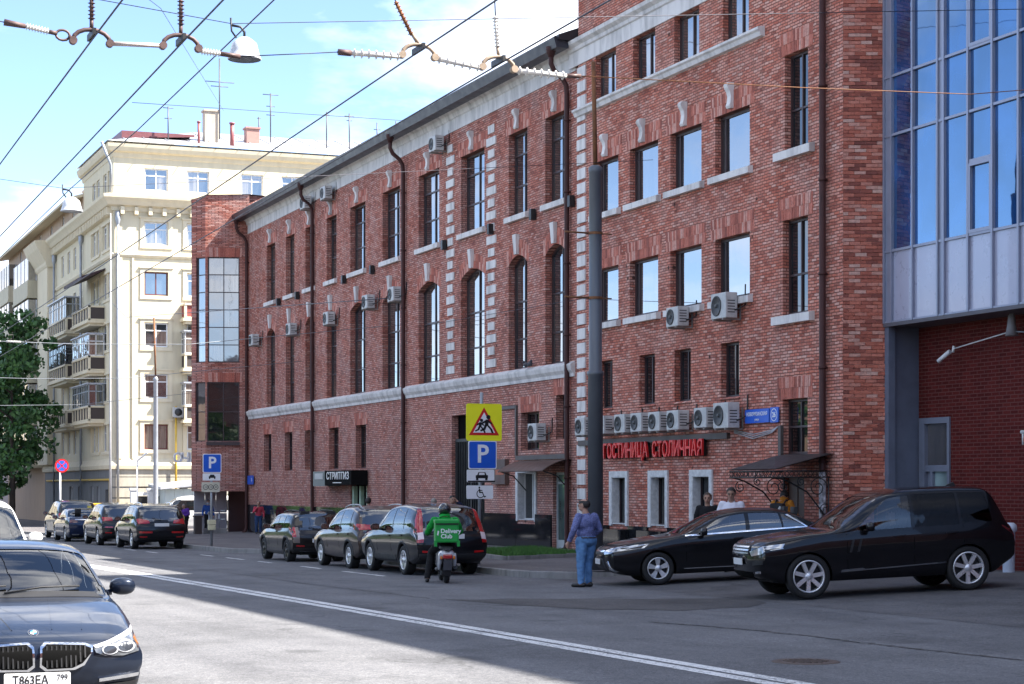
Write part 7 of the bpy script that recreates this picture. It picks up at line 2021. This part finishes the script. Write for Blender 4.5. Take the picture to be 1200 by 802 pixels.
def figure(name, label, loc, rz, H=1.75, J=None, wear=None, hair=None, vox=.014, fingers=True, group=None, build=1.0, extras=None, wide=1.08):
    """one continuous body (voxel skin over tapered limbs); clothes are child meshes taken from its surface.
    local axes: x forward, y left, z up.  J overrides joints."""
    k = H/1.75
    j = dict(pelvis=(0,0,.93), waist=(0,0,1.06), chest=(.0,0,1.27), neck=(-.01,0,1.45), head=(.015,0,1.61),
             hipl=(0,.09,.92), hipr=(0,-.09,.92), kneel=(.02,.10,.50), kneer=(.02,-.10,.50), ankl=(-.01,.10,.09), ankr=(-.01,-.10,.09),
             shl=(-.01,.175,1.395), shr=(-.01,-.175,1.395), elbl=(-.03,.25,1.12), elbr=(-.03,-.25,1.12), wrl=(.05,.26,.87), wrr=(.05,-.26,.87), look=(1,0,0), footl=(1,0,0), footr=(1,0,0))
    j.update(J or {})
    j = {a: Vector(b) for a, b in j.items()}
    mb = MB(); bones = []
    b_ = build
    def cap(tag_, p0, p1, r0, r1, flat=None):
        p0, p1 = Vector(p0), Vector(p1); n = 5
        pts = [p0.lerp(p1, i/n) for i in range(n+1)]; rr = [r0+(r1-r0)*i/n for i in range(n+1)]
        mb.tube(pts, rr, 10); mb.ball(p0, r0, 10, 6); mb.ball(p1, r1, 10, 6); bones.append((tag_, p0, p1, (r0+r1)/2))
    def ell(tag_, c, r): mb.ball(c, r, 14, 10); bones.append((tag_, Vector(c), Vector(c), sum(r)/3))
    # trunk as overlapping ellipsoids and a spine
    ell('pelvis', j['pelvis']+Vector((-.01,0,0)), (.115*b_,.165*b_,.12)); ell('torso', j['waist'], (.105*b_,.15*b_,.14)); ell('torso', j['chest'], (.125*b_,.178*b_,.17)); ell('torso', j['chest'].lerp(j['neck'], .55), (.075,.125,.06))
    cap('torso', j['pelvis'], j['chest'], .11*b_, .12*b_)
    for s in 'lr':
        cap('leg', j['hip'+s], j['knee'+s], .088*b_, .060); cap('leg', j['knee'+s], j['ank'+s], .058, .040)
        fd = j['foot'+s].normalized(); a = j['ank'+s]
        cap('foot', a+Vector((0,0,-.045))-fd*.05, a+Vector((0,0,-.055))+fd*.15, .038, .032); 
        cap('torso', j['chest'].lerp(j['sh'+s], .5)+Vector((0,0,.03)), j['sh'+s], .058, .054)
        cap('uarm', j['sh'+s], j['elb'+s], .052*b_, .042); cap('farm', j['elb'+s], j['wr'+s], .041, .029)
        d = (j['wr'+s]-j['elb'+s]).normalized(); side = Vector((d.z, 0, -d.x)); side = side.normalized() if side.length > .1 else Vector((1,0,0))
        fwd = side if side.x >= 0 else -side
        c = j['wr'+s] + d*.055
        cap('hand', j['wr'+s]+d*.02, c+d*.015, .030, .034)
        if fingers:
            q = d.cross(fwd)
            for i_, (o_, L_) in enumerate(((-.028,.062), (-.010,.075), (.009,.072), (.027,.055))):
                st = c+fwd*o_+d*.03; m1 = st+d*L_*.55; cap('hand', st, m1, .0115, .0105); cap('hand', m1, m1+d*L_*.35+(-q if s == 'l' else q)*L_*.3*(-1), .0105, .0085)
            cap('hand', c+fwd*.03-d*.02, c+fwd*.058+d*.02, .013, .011); cap('hand', c+fwd*.058+d*.02, c+fwd*.055+d*.05, .011, .009)
    cap('neck', j['neck']-Vector((0,0,.04)), j['head']-Vector((0,0,.05)), .060, .055)
    hd = j['head']; lk = j['look'].normalized(); lf = Vector((0,0,1)).cross(lk); lf = lf.normalized() if lf.length > .1 else Vector((0,1,0)); up = lk.cross(lf)
    def hp(x, y, z): return hd + lk*x + lf*y + up*z
    hb0 = len(mb.v)
    def hell(c, r):
        o = len(mb.v); mb.ball((0,0,0), r, 14, 10)
        for i in range(o, len(mb.v)):
            p = mb.v[i]; mb.v[i] = tuple(hp(p[0]+c[0], p[1]+c[1], p[2]+c[2]))
        bones.append(('head', hp(*c), hp(*c), .08))
    hell((-.008,0,.028), (.104,.081,.102)); hell((.024,0,-.035), (.072,.066,.08)); hell((.06,0,-.075), (.028,.034,.026))
    hell((.095,0,-.018), (.018,.013,.022)); hell((.088,0,.008), (.012,.012,.03)); hell((.082,0,-.055), (.014,.026,.008)); hell((.075,.033,.02), (.02,.02,.012)); hell((.075,-.033,.02), (.02,.02,.012))
    hell((-.01,.078,-.005), (.022,.009,.032)); hell((-.01,-.078,-.005), (.022,.009,.032))
    me = bpy.data.meshes.new('body'); me.from_pydata([tuple(Vector(p)*k) for p in mb.v], [], mb.f)
    o = bpy.data.objects.new('body', me); COL.objects.link(o)
    md = o.modifiers.new('skin', 'REMESH'); md.mode = 'VOXEL'; md.voxel_size = vox; md.use_smooth_shade = True
    m2 = o.modifiers.new('smooth', 'SMOOTH'); m2.iterations = 3; m2.factor = .5
    dg = bpy.context.evaluated_depsgraph_get(); dg.update()
    me2 = bpy.data.meshes.new_from_object(o.evaluated_get(dg)); bpy.data.objects.remove(o); bpy.data.meshes.remove(me)
    me2.materials.clear(); me2.materials.append(M_SKIN)
    for p in me2.polygons: p.use_smooth = True
    t = thing(name, label, 'person', loc, rz, group)
    t.scale = (wide, wide, 1)
    body = link('body', me2, t)
    # nearest bone of each vertex
    co = [v.co.copy() for v in me2.vertices]; no = [v.normal.copy() for v in me2.vertices]
    tags = []
    for p in co:
        q = p/k; best = None
        for tg, a, b, r in bones:
            ab = b-a; L2 = ab.length_squared; tt = 0 if L2 < 1e-9 else max(0, min(1, (q-a).dot(ab)/L2)); dd = (q-(a+ab*tt)).length-r
            if best is None or dd < best[0]: best = (dd, tg, tt)
        tags.append(best)
    def garment(nm, m, test, off=.012, wr_=.006, thick=None):
        mp, vs, fs = {}, [], []
        for f in me2.polygons:
            if all(test(i) for i in f.vertices):
                ff = []
                for i in f.vertices:
                    if i not in mp:
                        mp[i] = len(vs); w = mnoise.noise(co[i]*11)*wr_ + mnoise.noise(Vector((co[i].x*26, co[i].y*26, co[i].z*40)))*wr_*.4
                        vs.append(co[i]+no[i]*(off+w))
                    ff.append(mp[i])
                fs.append(ff)
        if not fs: return
        mm = bpy.data.meshes.new(nm); mm.from_pydata(vs, [], fs); mm.materials.append(m)
        for p in mm.polygons: p.use_smooth = True
        return link(nm, mm, t)
    for s_ in (1, -1):
        e_ = MB(); e_.ball(hp(.090, s_*.033, .012)*k, .011*k, 8, 6); e_.build('eye', M_HAIRD, body, local=True)
        e_ = MB(); e_.tube([hp(.094, s_*.018, .032)*k, hp(.093, s_*.035, .036)*k, hp(.080, s_*.052, .031)*k], .0065*k, 6); e_.build('eyebrow', M_HAIRD, body, local=True)
    e_ = MB(); e_.tube([hp(.090, -.024, -.055)*k, hp(.100, 0, -.056)*k, hp(.090, .024, -.055)*k], .006*k, 6); e_.build('lips', mat('lip_skin', (.30,.11,.09), .5), body, local=True)
    wear = wear or {}
    hip_z = j['pelvis'].z*k
    if 'trousers' in wear: garment('trousers', wear['trousers'], lambda i: tags[i][1] in ('leg', 'pelvis') or (tags[i][1] == 'torso' and co[i].z < hip_z+.03*k) or (tags[i][1] == 'foot' and co[i].z > .085*k and wear.get('stand', True)), .020, .012)
    if 'top' in wear:
        sl = wear.get('sleeve', 'long')
        def tt(i):
            g = tags[i][1]
            if g == 'torso': return co[i].z > hip_z-.06*k or not wear.get('stand', True)
            if g == 'uarm': return sl == 'long' or tags[i][2] < .6
            if g == 'farm': return sl == 'long' and tags[i][2] < .93
            if g == 'neck': return tags[i][2] < .25
            if g == 'pelvis': return co[i].z > hip_z-wear.get('hem', .05)*k
            return False
        garment('top', wear['top'], tt, wear.get('topoff', .017), wear.get('wrinkle', .010))
    if 'shoes' in wear: garment('shoes', wear['shoes'], lambda i: tags[i][1] == 'foot', .008, .001)
    if 'gloves' in wear: garment('gloves', wear['gloves'], lambda i: tags[i][1] == 'hand', .006, .001)
    def hl(i): 
        q = co[i]/k-hd; return (q.dot(lk), q.dot(lf), q.dot(up))
    if hair:
        def ht(i):
            if tags[i][1] != 'head' and tags[i][1] != 'neck': return False
            x, y, z = hl(i)
            if hair.get('bald') and z > .085 and x < .02 and abs(y) < .055: return False
            return (z > .045 - .5*min(0, x+.02)*0 and (x < .062 or z > .085)) or (x < -.015 and z > hair.get('low', -.05))
        garment('hair', hair['m'], ht, hair.get('off', .010), .006)
    if extras: extras(dict(t=t, garment=garment, tags=tags, co=co, k=k, hp=lambda x, y, z: hp(x, y, z)*k, hl=hl, j=j))
    return t

def stand(x, y): return (x, y, pave_z(x, y) if x > 16.4 else gz(y))
M_BLACKC = cloth('black_cloth', (.014,.014,.016)); M_SHOE = mat('black_leather_shoe', (.012,.011,.011), .4); M_DENIM = jean_mat('bright_blue_denim', (.12,.25,.46)); M_DENIMD = jean_mat('dark_denim', (.03,.06,.14))
def facing(dx, dy): return math.atan2(dy, dx)
# man in blue shirt, seen from behind
def belt_x(A):
    A['garment']('belt', mat('brown_belt', (.03,.02,.015), .5), lambda i: .955*A['k'] < A['co'][i].z < .985*A['k'] and A['tags'][i][1] in ('torso', 'pelvis'), .027, .001)
figure('person', 'balding man in blue shirt and jeans standing on the road with his back turned', stand(15.78, 36.09), facing(-.30, .92), 1.77,
       dict(look=(.85,.45,-.22), head=(.04,.01,1.61), wrl=(.10,.30,.90), elbl=(-.02,.30,1.12), wrr=(.12,-.20,.98), elbr=(-.06,-.26,1.13), kneel=(.02,.10,.5), ankl=(.0,.11,.09), kneer=(.05,-.09,.5), ankr=(.04,-.09,.09), footl=(.9,.4,0), footr=(1,.1,0)),
       dict(top=cloth('blue_patterned_shirt', (.15,.17,.34), .45, 40), trousers=M_DENIM, shoes=M_SHOE), dict(m=M_HAIRD, bald=True, low=-.05), .011, True, None, 1.15, belt_x, 1.16)
# two men talking behind the black sedan
figure('person', 'short haired man in a plain black jumper behind the black sedan', stand(20.15, 39.3), facing(-.45, -.89), 1.73, dict(look=(1,-.1,-.1), wrl=(.08,.24,.88), wrr=(.08,-.24,.88)),
       dict(top=M_BLACKC, trousers=M_DENIMD, shoes=M_SHOE), dict(m=M_HAIRB, low=-.03), .013)
def collar_x(A): A['garment']('collar', cloth('white_collar', (.75,.75,.78)), lambda i: A['tags'][i][1] == 'neck' and A['tags'][i][2] < .45, .016, .001)
figure('person', 'tall dark haired man in a white shirt looking down behind the black sedan', stand(20.25, 38.35), facing(-.55, -.83), 1.86, dict(look=(.9,.0,-.35), head=(.05,0,1.615), wrl=(.22,.14,1.05), wrr=(.22,-.14,1.05), elbl=(-.02,.27,1.12), elbr=(-.02,-.27,1.12)),
       dict(top=cloth('white_shirt_cloth', (.70,.69,.76), .05), trousers=M_BLACKC, shoes=M_SHOE), dict(m=M_HAIRD, low=-.04), .012, True, None, 1.05, collar_x)
# person in orange hooded top with a patterned rucksack
def pack_x(A):
    k = A['k']; t = A['t']
    m_ = MB(); m_.bbox(-.34, -.15, -.15, .15, 1.02, 1.43, .05); o_ = m_.build('rucksack', mat('rucksack_black', (.018,.018,.022), .8), t, local=True)
    for i in range(9):
        m_ = MB(); y, z = random.uniform(-.11, .11), random.uniform(1.06, 1.38); s = random.uniform(.018, .035); m_.obox((-.342, y, z), (.003,0,0), (0,s,s*.4), (0,-s*.4,s)); m_.build('rucksack_print', M_SW, o_, local=True)
    for s in (1, -1):
        m_ = MB(); m_.tube([(-.17,s*.09,1.40), (-.06,s*.11,1.50), (.08,s*.12,1.44), (.14,s*.13,1.25), (-.02,s*.17,1.06)], .02, 6); m_.build('strap', MATS['rucksack_black'], t, local=True)
    A['garment']('hood', MATS['orange_cloth'], lambda i: A['tags'][i][1] == 'neck' or (A['tags'][i][1] == 'head' and A['hl'](i)[2] < -.05 and A['hl'](i)[0] < .02), .035, .008)
figure('person', 'person in orange hooded top with black patterned rucksack bending at the hotel door', stand(21.75, 38.75), facing(.80, .60), 1.78, dict(head=(.14,.02,1.56), neck=(.06,0,1.43), chest=(.03,0,1.26), look=(.8,.1,-.7), wrl=(.28,.12,1.1), wrr=(.28,-.12,1.1), elbl=(.05,.27,1.12), elbr=(.05,-.27,1.12)),
       dict(top=cloth('orange_cloth', (.52,.19,.025)), trousers=M_BLACKC, shoes=M_SHOE, topoff=.024), dict(m=M_HAIRD), .013, True, None, 1.1, pack_x)
# pavement figures further off
figure('person', 'person in a pink red shirt and jeans standing by the polished plinth', stand(22.1, 88.0), facing(-.25, -.97), 1.50, dict(wrr=(.16,-.04,1.42), elbr=(.16,-.24,1.16)), dict(top=cloth('pink_red_shirt', (.45,.055,.085)), trousers=M_DENIMD, shoes=M_SHOE, sleeve='long'), dict(m=M_HAIRG), .018, False)
def mask_x(A): A['garment']('face_mask', cloth('pale_blue_mask', (.45,.55,.62)), lambda i: A['tags'][i][1] == 'head' and A['hl'](i)[0] > .03 and A['hl'](i)[2] < -.02, .008, .001)
figure('person', 'masked man in bright blue shirt and black trousers walking past the grey gate', stand(21.15, 94.2), facing(-.1, -.99), 1.62, dict(kneel=(.12,.09,.5), ankl=(.16,.09,.1), ankr=(-.16,-.1,.12), kneer=(.0,-.1,.5)), dict(top=cloth('bright_blue_shirt', (.03,.085,.30)), trousers=M_BLACKC, shoes=M_SHOE), dict(m=M_HAIRD), .018, False, None, 1.0, mask_x)
def bag_x(A):
    m_ = MB(); m_.bbox(.12, .30, -.16, .16, .62, .92, .05); m_.build('handbag', mat('yellow_handbag', (.55,.42,.10), .6), A['t'], local=True)
    m_ = MB(); m_.tube([(.2,-.12,.9), (.17,-.08,1.15), (.1,-.05,1.4)], .012, 6); m_.build('bag_strap', M_BLACKC, A['t'], local=True)
figure('person', 'stooping woman in purple jacket with a yellow handbag beside the black suv', stand(19.8, 93.0), facing(-.95, -.3), 1.45, dict(head=(.13,0,1.58), chest=(.05,0,1.26), neck=(.07,0,1.44), wrl=(.24,.1,1.05), wrr=(.24,-.1,1.05)), dict(top=cloth('purple_jacket', (.10,.035,.26)), trousers=M_BLACKC, shoes=M_SHOE, topoff=.04), dict(m=M_HAIRG), .018, False, None, 1.1, bag_x)
figure('person', 'man in a dark navy suit holding a phone to his ear behind the sign post', stand(19.1, 53.3), facing(-.2, -.97), 1.68, dict(wrl=(.05,.12,1.58), elbl=(.1,.34,1.32), look=(1,.3,-.1)), dict(top=cloth('navy_suit', (.012,.016,.04)), trousers=cloth('navy_trousers', (.012,.014,.03)), shoes=M_SHOE, hem=.2, topoff=.03), dict(m=M_HAIRD), .015, False)
figure('person', 'grey haired person in blue walking behind the black crossover', stand(19.2, 55.2), facing(.1, 1), 1.60, {}, dict(top=cloth('mid_blue_top', (.07,.11,.27)), trousers=M_DENIMD, shoes=M_SHOE), dict(m=M_HAIRG), .018, False)
def stripe_x(A):
    for q in range(5): A['garment']('white_stripe', M_SW, lambda i: A['tags'][i][1] in ('torso', 'uarm') and abs(A['co'][i].z/A['k']-(1.40-.07*q)) < .017, .03, .001)
figure('person', 'dark haired person in a striped top by the club doorway', stand(20.8, 66.9), facing(.6, .8), 1.60, {}, dict(top=M_BLACKC, trousers=M_BLACKC, shoes=M_SHOE), dict(m=M_HAIRD, off=.03, low=-.1), .018, False, None, 1.0, stripe_x)
figure('person', 'far pedestrian in a red top near the yellow box', (18.3, 112.5, zg(112.5)), facing(0, -1), 1.62, {}, dict(top=cloth('red_top', (.35,.06,.05)), trousers=M_DENIMD, shoes=M_SHOE), dict(m=M_HAIRB), .022, False)
figure('person', 'far pedestrian in a pale top walking beyond the parked cars', (19.3, 113.5, zg(113.5)), facing(0, -1), 1.66, {}, dict(top=cloth('pale_top', (.5,.42,.36)), trousers=M_BLACKC, shoes=M_SHOE), dict(m=M_HAIRB), .022, False)
figure('person', 'far pedestrian in white near the yard gate', (21.4, 115.5, zg(115)), facing(0, -1), 1.64, {}, dict(top=cloth('white_top', (.62,.62,.66)), trousers=M_DENIMD, shoes=M_SHOE), dict(m=M_HAIRD), .022, False)

# ------------------------------------------------------------------ scooter, rider and delivery bag
SCX, SCY = 13.95, 39.45
sg = gz(SCY); SR = R(90-15)
sc = thing('motor_scooter', 'white and black motor scooter standing behind the black crossover', 'scooter', (SCX, SCY, sg), SR)
M_SCW = paint('scooter_white', (.55,.55,.57), .0, .35)
for nm, x in (('wheel', -.62), ('wheel', .66)):
    m_ = MB(); m_.lathe([(.13,-.055), (.20,-.06), (.235,-.045), (.25,0), (.235,.045), (.20,.06), (.13,.055)], (x,0,.25), 28, 'Y'); w = m_.build(nm, M_TYRE, sc, local=True)
    m_ = MB(); m_.lathe([(0,-.04), (.05,-.04), (.13,-.045), (.13,.045), (.05,.04), (0,.04)], (x,0,.25), 20, 'Y'); m_.build('rim', M_RIMD, w, local=True)
def loft(secs, n=16):
    """closed tube through elliptical sections (x, z, half width, half height)"""
    mb = MB()
    for x, z, a, b in secs:
        for q in range(n):
            t_ = 2*math.pi*q/n; c, s = math.cos(t_), math.sin(t_)
            mb.v.append((x, a*math.copysign(abs(c)**.75, c), z+b*math.copysign(abs(s)**.75, s)))
    for i in range(len(secs)-1):
        for q in range(n):
            q2 = (q+1) % n; mb.f.append([i*n+q, i*n+q2, (i+1)*n+q2, (i+1)*n+q]); mb.m.append(0); mb.sm.append(True)
    mb.f.append(list(range(n))[::-1]); mb.f.append([(len(secs)-1)*n+q for q in range(n)]); mb.m += [0,0]; mb.sm += [False]*2
    return mb
loft([(-.92,.60,.06,.03), (-.88,.60,.12,.09), (-.7,.58,.17,.14), (-.4,.54,.18,.16), (-.12,.50,.14,.15), (-.05,.46,.10,.12)]).build('rear_body', M_SCW, sc, local=True)
for s in (1, -1):
    loft([(-.98,.62,.02,.03), (-.9,.52,.035,.10), (-.75,.44,.04,.16), (-.5,.42,.03,.14), (-.3,.42,.02,.10)]).build('side_fairing', M_SCW, sc, local=True).location.y = s*.155
loft([(-.93,.70,.05,.015), (-.8,.745,.13,.035), (-.4,.75,.15,.05), (-.0,.73,.12,.05), (.08,.70,.05,.03)]).build('seat', M_TRIM, sc, local=True)
loft([(-.15,.27,.15,.05), (.2,.25,.17,.04), (.38,.27,.17,.05)]).build('footboard', M_TRIM, sc, local=True)
m_ = MB(); m_.obox((.50,0,.62), (.035,0,.02), (0,.13,0), (-.10,0,.28)); m_.build('leg_shield', M_SCW, sc, local=True)
loft([(.45,1.02,.06,.05), (.5,1.03,.16,.08), (.6,1.0,.12,.07), (.66,.98,.04,.03)]).build('handlebar_cowl', M_SCW, sc, local=True)
m_ = MB(); m_.tube([(.42,-.36,1.02), (.5,-.1,1.0), (.5,.1,1.0), (.42,.36,1.02)], .016, 8); m_.build('handlebar', M_TRIM, sc, local=True)
for s in (1, -1):
    m_ = MB(); m_.tube([(.48,s*.22,1.03), (.46,s*.27,1.2)], .008, 6); m_.ball((.45,s*.29,1.25), (.015,.065,.045)); m_.build('mirror', M_TRIM, sc, local=True)
m_ = MB(); m_.tube([(.66,-.07,.25), (.55,-.07,.7)], .025, 8); m_.tube([(.66,.07,.25), (.55,.07,.7)], .025, 8); m_.build('fork', M_SG, sc, local=True)
m_ = MB(); m_.bbox(-1.0, -.94, -.10, .10, .53, .62, .02); tl = m_.build('tail_lamp', M_TAIL, sc, local=True)
m_ = MB(); m_.bbox(-.985, -.95, -.16, -.11, .52, .59, .012); m_.bbox(-.985, -.95, .11, .16, .52, .59, .012); m_.build('indicator', M_AMBER, sc, local=True)
m_ = MB(); m_.obox((-.97,0,.40), (.012,0,.0), (0,.09,0), (-.02,0,.11)); m_.build('number_plate', mat('dark_grey_plate', (.06,.06,.07), .5), sc, local=True)
m_ = MB(); m_.obox((-.90,0,.30), (.02,0,.0), (0,.07,0), (-.06,0,.14)); m_.build('mudguard', M_TRIM, sc, local=True)
m_ = MB(); m_.tube([(-.2,-.12,.28), (-.6,-.17,.30), (-.85,-.17,.36)], [.03,.06,.055], 10); m_.build('exhaust', M_TRIM, sc, local=True)
m_ = MB(); m_.bbox(-.7, -.3, -.1, .12, .16, .38, .05); m_.build('engine', M_TRIM, sc, local=True)
# rider: sits on the saddle, left foot on the road
M_GREEN = cloth('delivery_green', (.012,.30,.045), .1); M_GREENB = mat('delivery_bag_green', (.012,.33,.05), .55, var=.08, bmp=.15)
M_HELM = mat('black_helmet', (.012,.012,.013), .2, coat=1.)
def rider_x(A):
    k, t = A['k'], A['t']
    m_ = MB(); o = A['hp'](-.01, 0, .03); m_.ball(o, (.142,.125,.135), 20, 12); m_.build('helmet', M_HELM, t, local=True)
    m_ = MB(); q = A['hp'](.10, 0, .0); m_.ball(q, (.05,.10,.075), 14, 8); m_.build('visor', M_GLASSD, t, local=True)
    A['garment']('hood', M_GREEN, lambda i: A['tags'][i][1] == 'neck' or (A['tags'][i][1] == 'head' and A['hl'](i)[2] < -.05), .055, .01)
rd = figure('person', 'delivery rider in green hooded jacket and black helmet sitting on the scooter', (SCX, SCY, sg), SR, 1.75,
       dict(pelvis=(-.28,0,.86), waist=(-.27,0,.99), chest=(-.22,0,1.19), neck=(-.18,0,1.38), head=(-.14,0,1.52), hipl=(-.26,.10,.84), hipr=(-.26,-.10,.84), kneel=(.14,.24,.62), ankl=(-.10,.34,.09), kneer=(.18,-.15,.66), ankr=(.12,-.14,.38), shl=(-.21,.20,1.32), shr=(-.21,-.20,1.32), elbl=(-.05,.32,1.08), elbr=(-.05,-.32,1.08), wrl=(.26,.31,1.03), wrr=(.26,-.31,1.03), look=(1,.12,-.15)),
       dict(top=M_GREEN, trousers=M_BLACKC, shoes=M_SHOE, gloves=M_BLACKC, topoff=.024, wrinkle=.012, stand=False, hem=.0), None, .013, True, None, 1.1, rider_x)
bg = thing('delivery_bag', 'bright green delivery bag with white lettering on the rider\'s back', 'bag', (SCX, SCY, sg), SR)
m_ = MB(); m_.bbox(-.82, -.42, -.25, .25, .86, 1.28, .035); bb = m_.build('bag_body', M_GREENB, bg, local=True)
m_ = MB(); m_.bbox(-.835, -.41, -.26, .26, 1.26, 1.34, .02); m_.build('lid', M_GREENB, bg, local=True)
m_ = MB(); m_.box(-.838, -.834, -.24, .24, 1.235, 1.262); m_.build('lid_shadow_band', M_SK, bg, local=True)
for s in (1, -1):
    m_ = MB(); m_.tube([(-.42,s*.13,1.28), (-.30,s*.14,1.37), (-.10,s*.15,1.28), (-.2,s*.18,1.0), (-.42,s*.16,.9)], .02, 6); m_.build('shoulder_strap', M_GREENB, bg, local=True)
    m_ = MB(); m_.obox((-.79, s*.24, .84), (.02,0,0), (0,.03,0), (0,0,.06)); m_.build('side_flap', M_GREENB, bg, local=True)
for txt, z in (('Delivery', 1.10), ('Club', .99)):
    me = text_mesh(txt, .125, .002, .003); xs = [v.co.x for v in me.vertices]; me.transform(Matrix.Translation((-min(xs)-.13, 0, 0)))
    q = place('lettering', me, M_SW, None, (-.823, 0, z), (0,-1,0), (-1,0,0)); q.parent = bb
m_ = MB(); m_.obox((-.823, .19, 1.06), (.002,0,0), (0,.014,.01), (0,-.01,.045)); m_.build('emblem', M_SW, bb, local=True)

# driver of the big suv
rrt = [o for o in COL.objects if o.name.startswith('luxury_suv')][0]
dv = figure('person', 'driver in dark clothes at the wheel of the big black suv', (0,0,0), 0, 1.75, dict(pelvis=(.02,0,.45), waist=(-.02,0,.58), chest=(-.06,0,.80), neck=(-.07,0,.99), head=(-.03,0,1.15), hipl=(.05,.1,.44), hipr=(.05,-.1,.44), kneel=(.5,.13,.5), kneer=(.5,-.13,.5), ankl=(.75,.13,.2), ankr=(.78,-.12,.2), shl=(-.07,.19,.93), shr=(-.07,-.19,.93), elbl=(.1,.24,.72), elbr=(.1,-.24,.72), wrl=(.36,.16,.86), wrr=(.36,-.16,.86)),
       dict(top=cloth('dark_green_jumper', (.05,.06,.05)), trousers=M_BLACKC, shoes=M_SHOE, stand=False), dict(m=M_HAIRD), .018, False)
bpy.context.view_layer.update()
dv.matrix_world = rrt.matrix_world @ Matrix.Translation((-.22, .40, .22))

# ------------------------------------------------------------------ small street furniture
rb = thing('litter_bin', 'dark brown litter bin on the pavement beside the railing', 'bin', (20.05, 91.5, pave_z(20, 91.5)))
m_ = MB(); m_.bbox(-.17, .17, -.17, .17, 0, .8, .02); m_.build('bin_body', mat('brown_bin_metal', (.05,.035,.03), .6), rb, local=True)
m_ = MB(); m_.bbox(-.2, .2, -.2, .2, .8, .88, .02); m_.build('bin_rim', MATS['brown_bin_metal'], rb, local=True)
rl = thing('railing', 'grey tubular ramp railing next to the litter bin', 'railing', (20.6, 92.0, pave_z(20.6, 92)))
for z in (.55, .95):
    m_ = MB(); m_.tube([(-.1,-.6,z), (0,-.5,z+.05), (.6,0,z+.12), (.9,.3,z+.12)], .035, 8); m_.build('rail', M_SG, rl, local=True)
for x, y in ((0,-.5), (.6,0)):
    m_ = MB(); m_.tube([(x,y,0), (x,y,1.05)], .035, 8); m_.build('rail_post', M_SG, rl, local=True)
m_ = MB(); m_.bbox(-.2, .9, -.2, .0, 0, .25, .02); m_.build('ramp_kerb', M_KERB, rl, local=True)
bo = thing('bollard', 'white and pale blue bollard pipe at the right edge behind the big suv', 'bollard', (24.0, 33.1, pave_z(22.9, 33)))
m_ = MB(); m_.lathe([(0,1.0), (.1,1.0), (.16,.95), (.17,.85), (.13,.8), (.12,.0)], (-.25,0,0), 16); m_.build('post', mat('pale_blue_bollard', (.5,.56,.66), .5, var=.15), bo, local=True)
for i_, y in enumerate((-.14, .2)):
    pg = thing('pigeon', ('grey pigeon on the white string course, nearer the downpipe', 'grey pigeon on the white string course, farther from the downpipe')[i_], 'bird', (22.6, 56.0, 5.55), group='pigeons on the ledge')
    m_ = MB(); m_.ball((-.05,y,.09), (.07,.15,.075), 14, 8); m_.ball((-.07,y+.13*(1 if i_ else -1),.17), .045, 10, 6); m_.tube([(-.05,y,.09), (-.03,y-.24*(1 if i_ else -1),.04)], [.05,.015], 8); m_.build('body', mat('pigeon_grey', (.05,.05,.06), .7), pg, local=True)
    m_ = MB(); m_.tube([(-.07,y+.17*(1 if i_ else -1),.165), (-.07,y+.205*(1 if i_ else -1),.155)], [.012,.003], 6); m_.build('beak', M_TRIM, pg, local=True)

# ------------------------------------------------------------------ unseen surroundings, set up for reflections in paint and glass
ob = thing('unseen_reflection_block', 'unseen brick block added behind the viewer to darken reflections in the car flanks', 'building', (0, -24, 0))  # added out of view: hides bright horizon sky from car paint, trims fill
m_ = MB(); m_.box(-60, 60, -40, -24, -1, 14); m_.build('wall', M_BRICK2, ob)
m_ = MB(); m_.prism([(-60,-23.8,14), (-60,-40.2,14), (-60,-32,16.5)], (120,0,0)); m_.build('roof', M_ROOF, ob)
words_n = 'one two three four five six seven eight nine ten eleven twelve thirteen fourteen fifteen sixteen seventeen eighteen nineteen twenty'.split()
for i_ in range(20):
    y = -17+i_*12.5
    if 28 < y < 80: continue
    c = copy_tree(t1); c.location = (-14+random.uniform(-1,1), y, gz(y)+.1); c.scale = (1.5, 1.5, .58); c.rotation_euler[2] = i_*1.7
    c['label'] = 'tree number %s of the row across the street, outside the view' % words_n[i_]; c['group'] = 'trees on the opposite pavement'
oh = thing('unseen_reflection_terrace', 'unseen low brown terrace added across the street for reflections in the car flanks', 'building', (-22, 160, -1))  # added out of view: gives car flanks something brown to mirror
m_ = MB(); m_.box(-34, -20, 85, 300, -3, 8); m_.build('wall', stone_mat('brown_render', (.22,.15,.11), .3), oh)
m_ = MB(); m_.prism([(-34,84.8,8), (-19.6,84.8,8), (-27,84.8,10.5)], (0,216,0)); m_.build('roof', M_ROOF, oh)
hd_ = MB(); rnd = random.Random(4)
for i_ in range(13000):
    x, y, z = -11.5+rnd.uniform(-.9,.9), rnd.uniform(-20,230), rnd.uniform(0,1)**.7*2.2; s = rnd.uniform(.15,.3); u = Vector((rnd.gauss(0,1), rnd.gauss(0,1), rnd.gauss(0,1))).normalized(); v = u.orthogonal()
    p = Vector((x, y, z+gz(y))); w = u.cross(v); hd_.add([p-v*s, p+w*s*.7, p+v*s, p-w*s*.7], [(0,1,2,3)])
hd_.build('hedge', M_LEAF, None, kind='stuff', label='clipped green hedge along the opposite pavement', category='hedge')
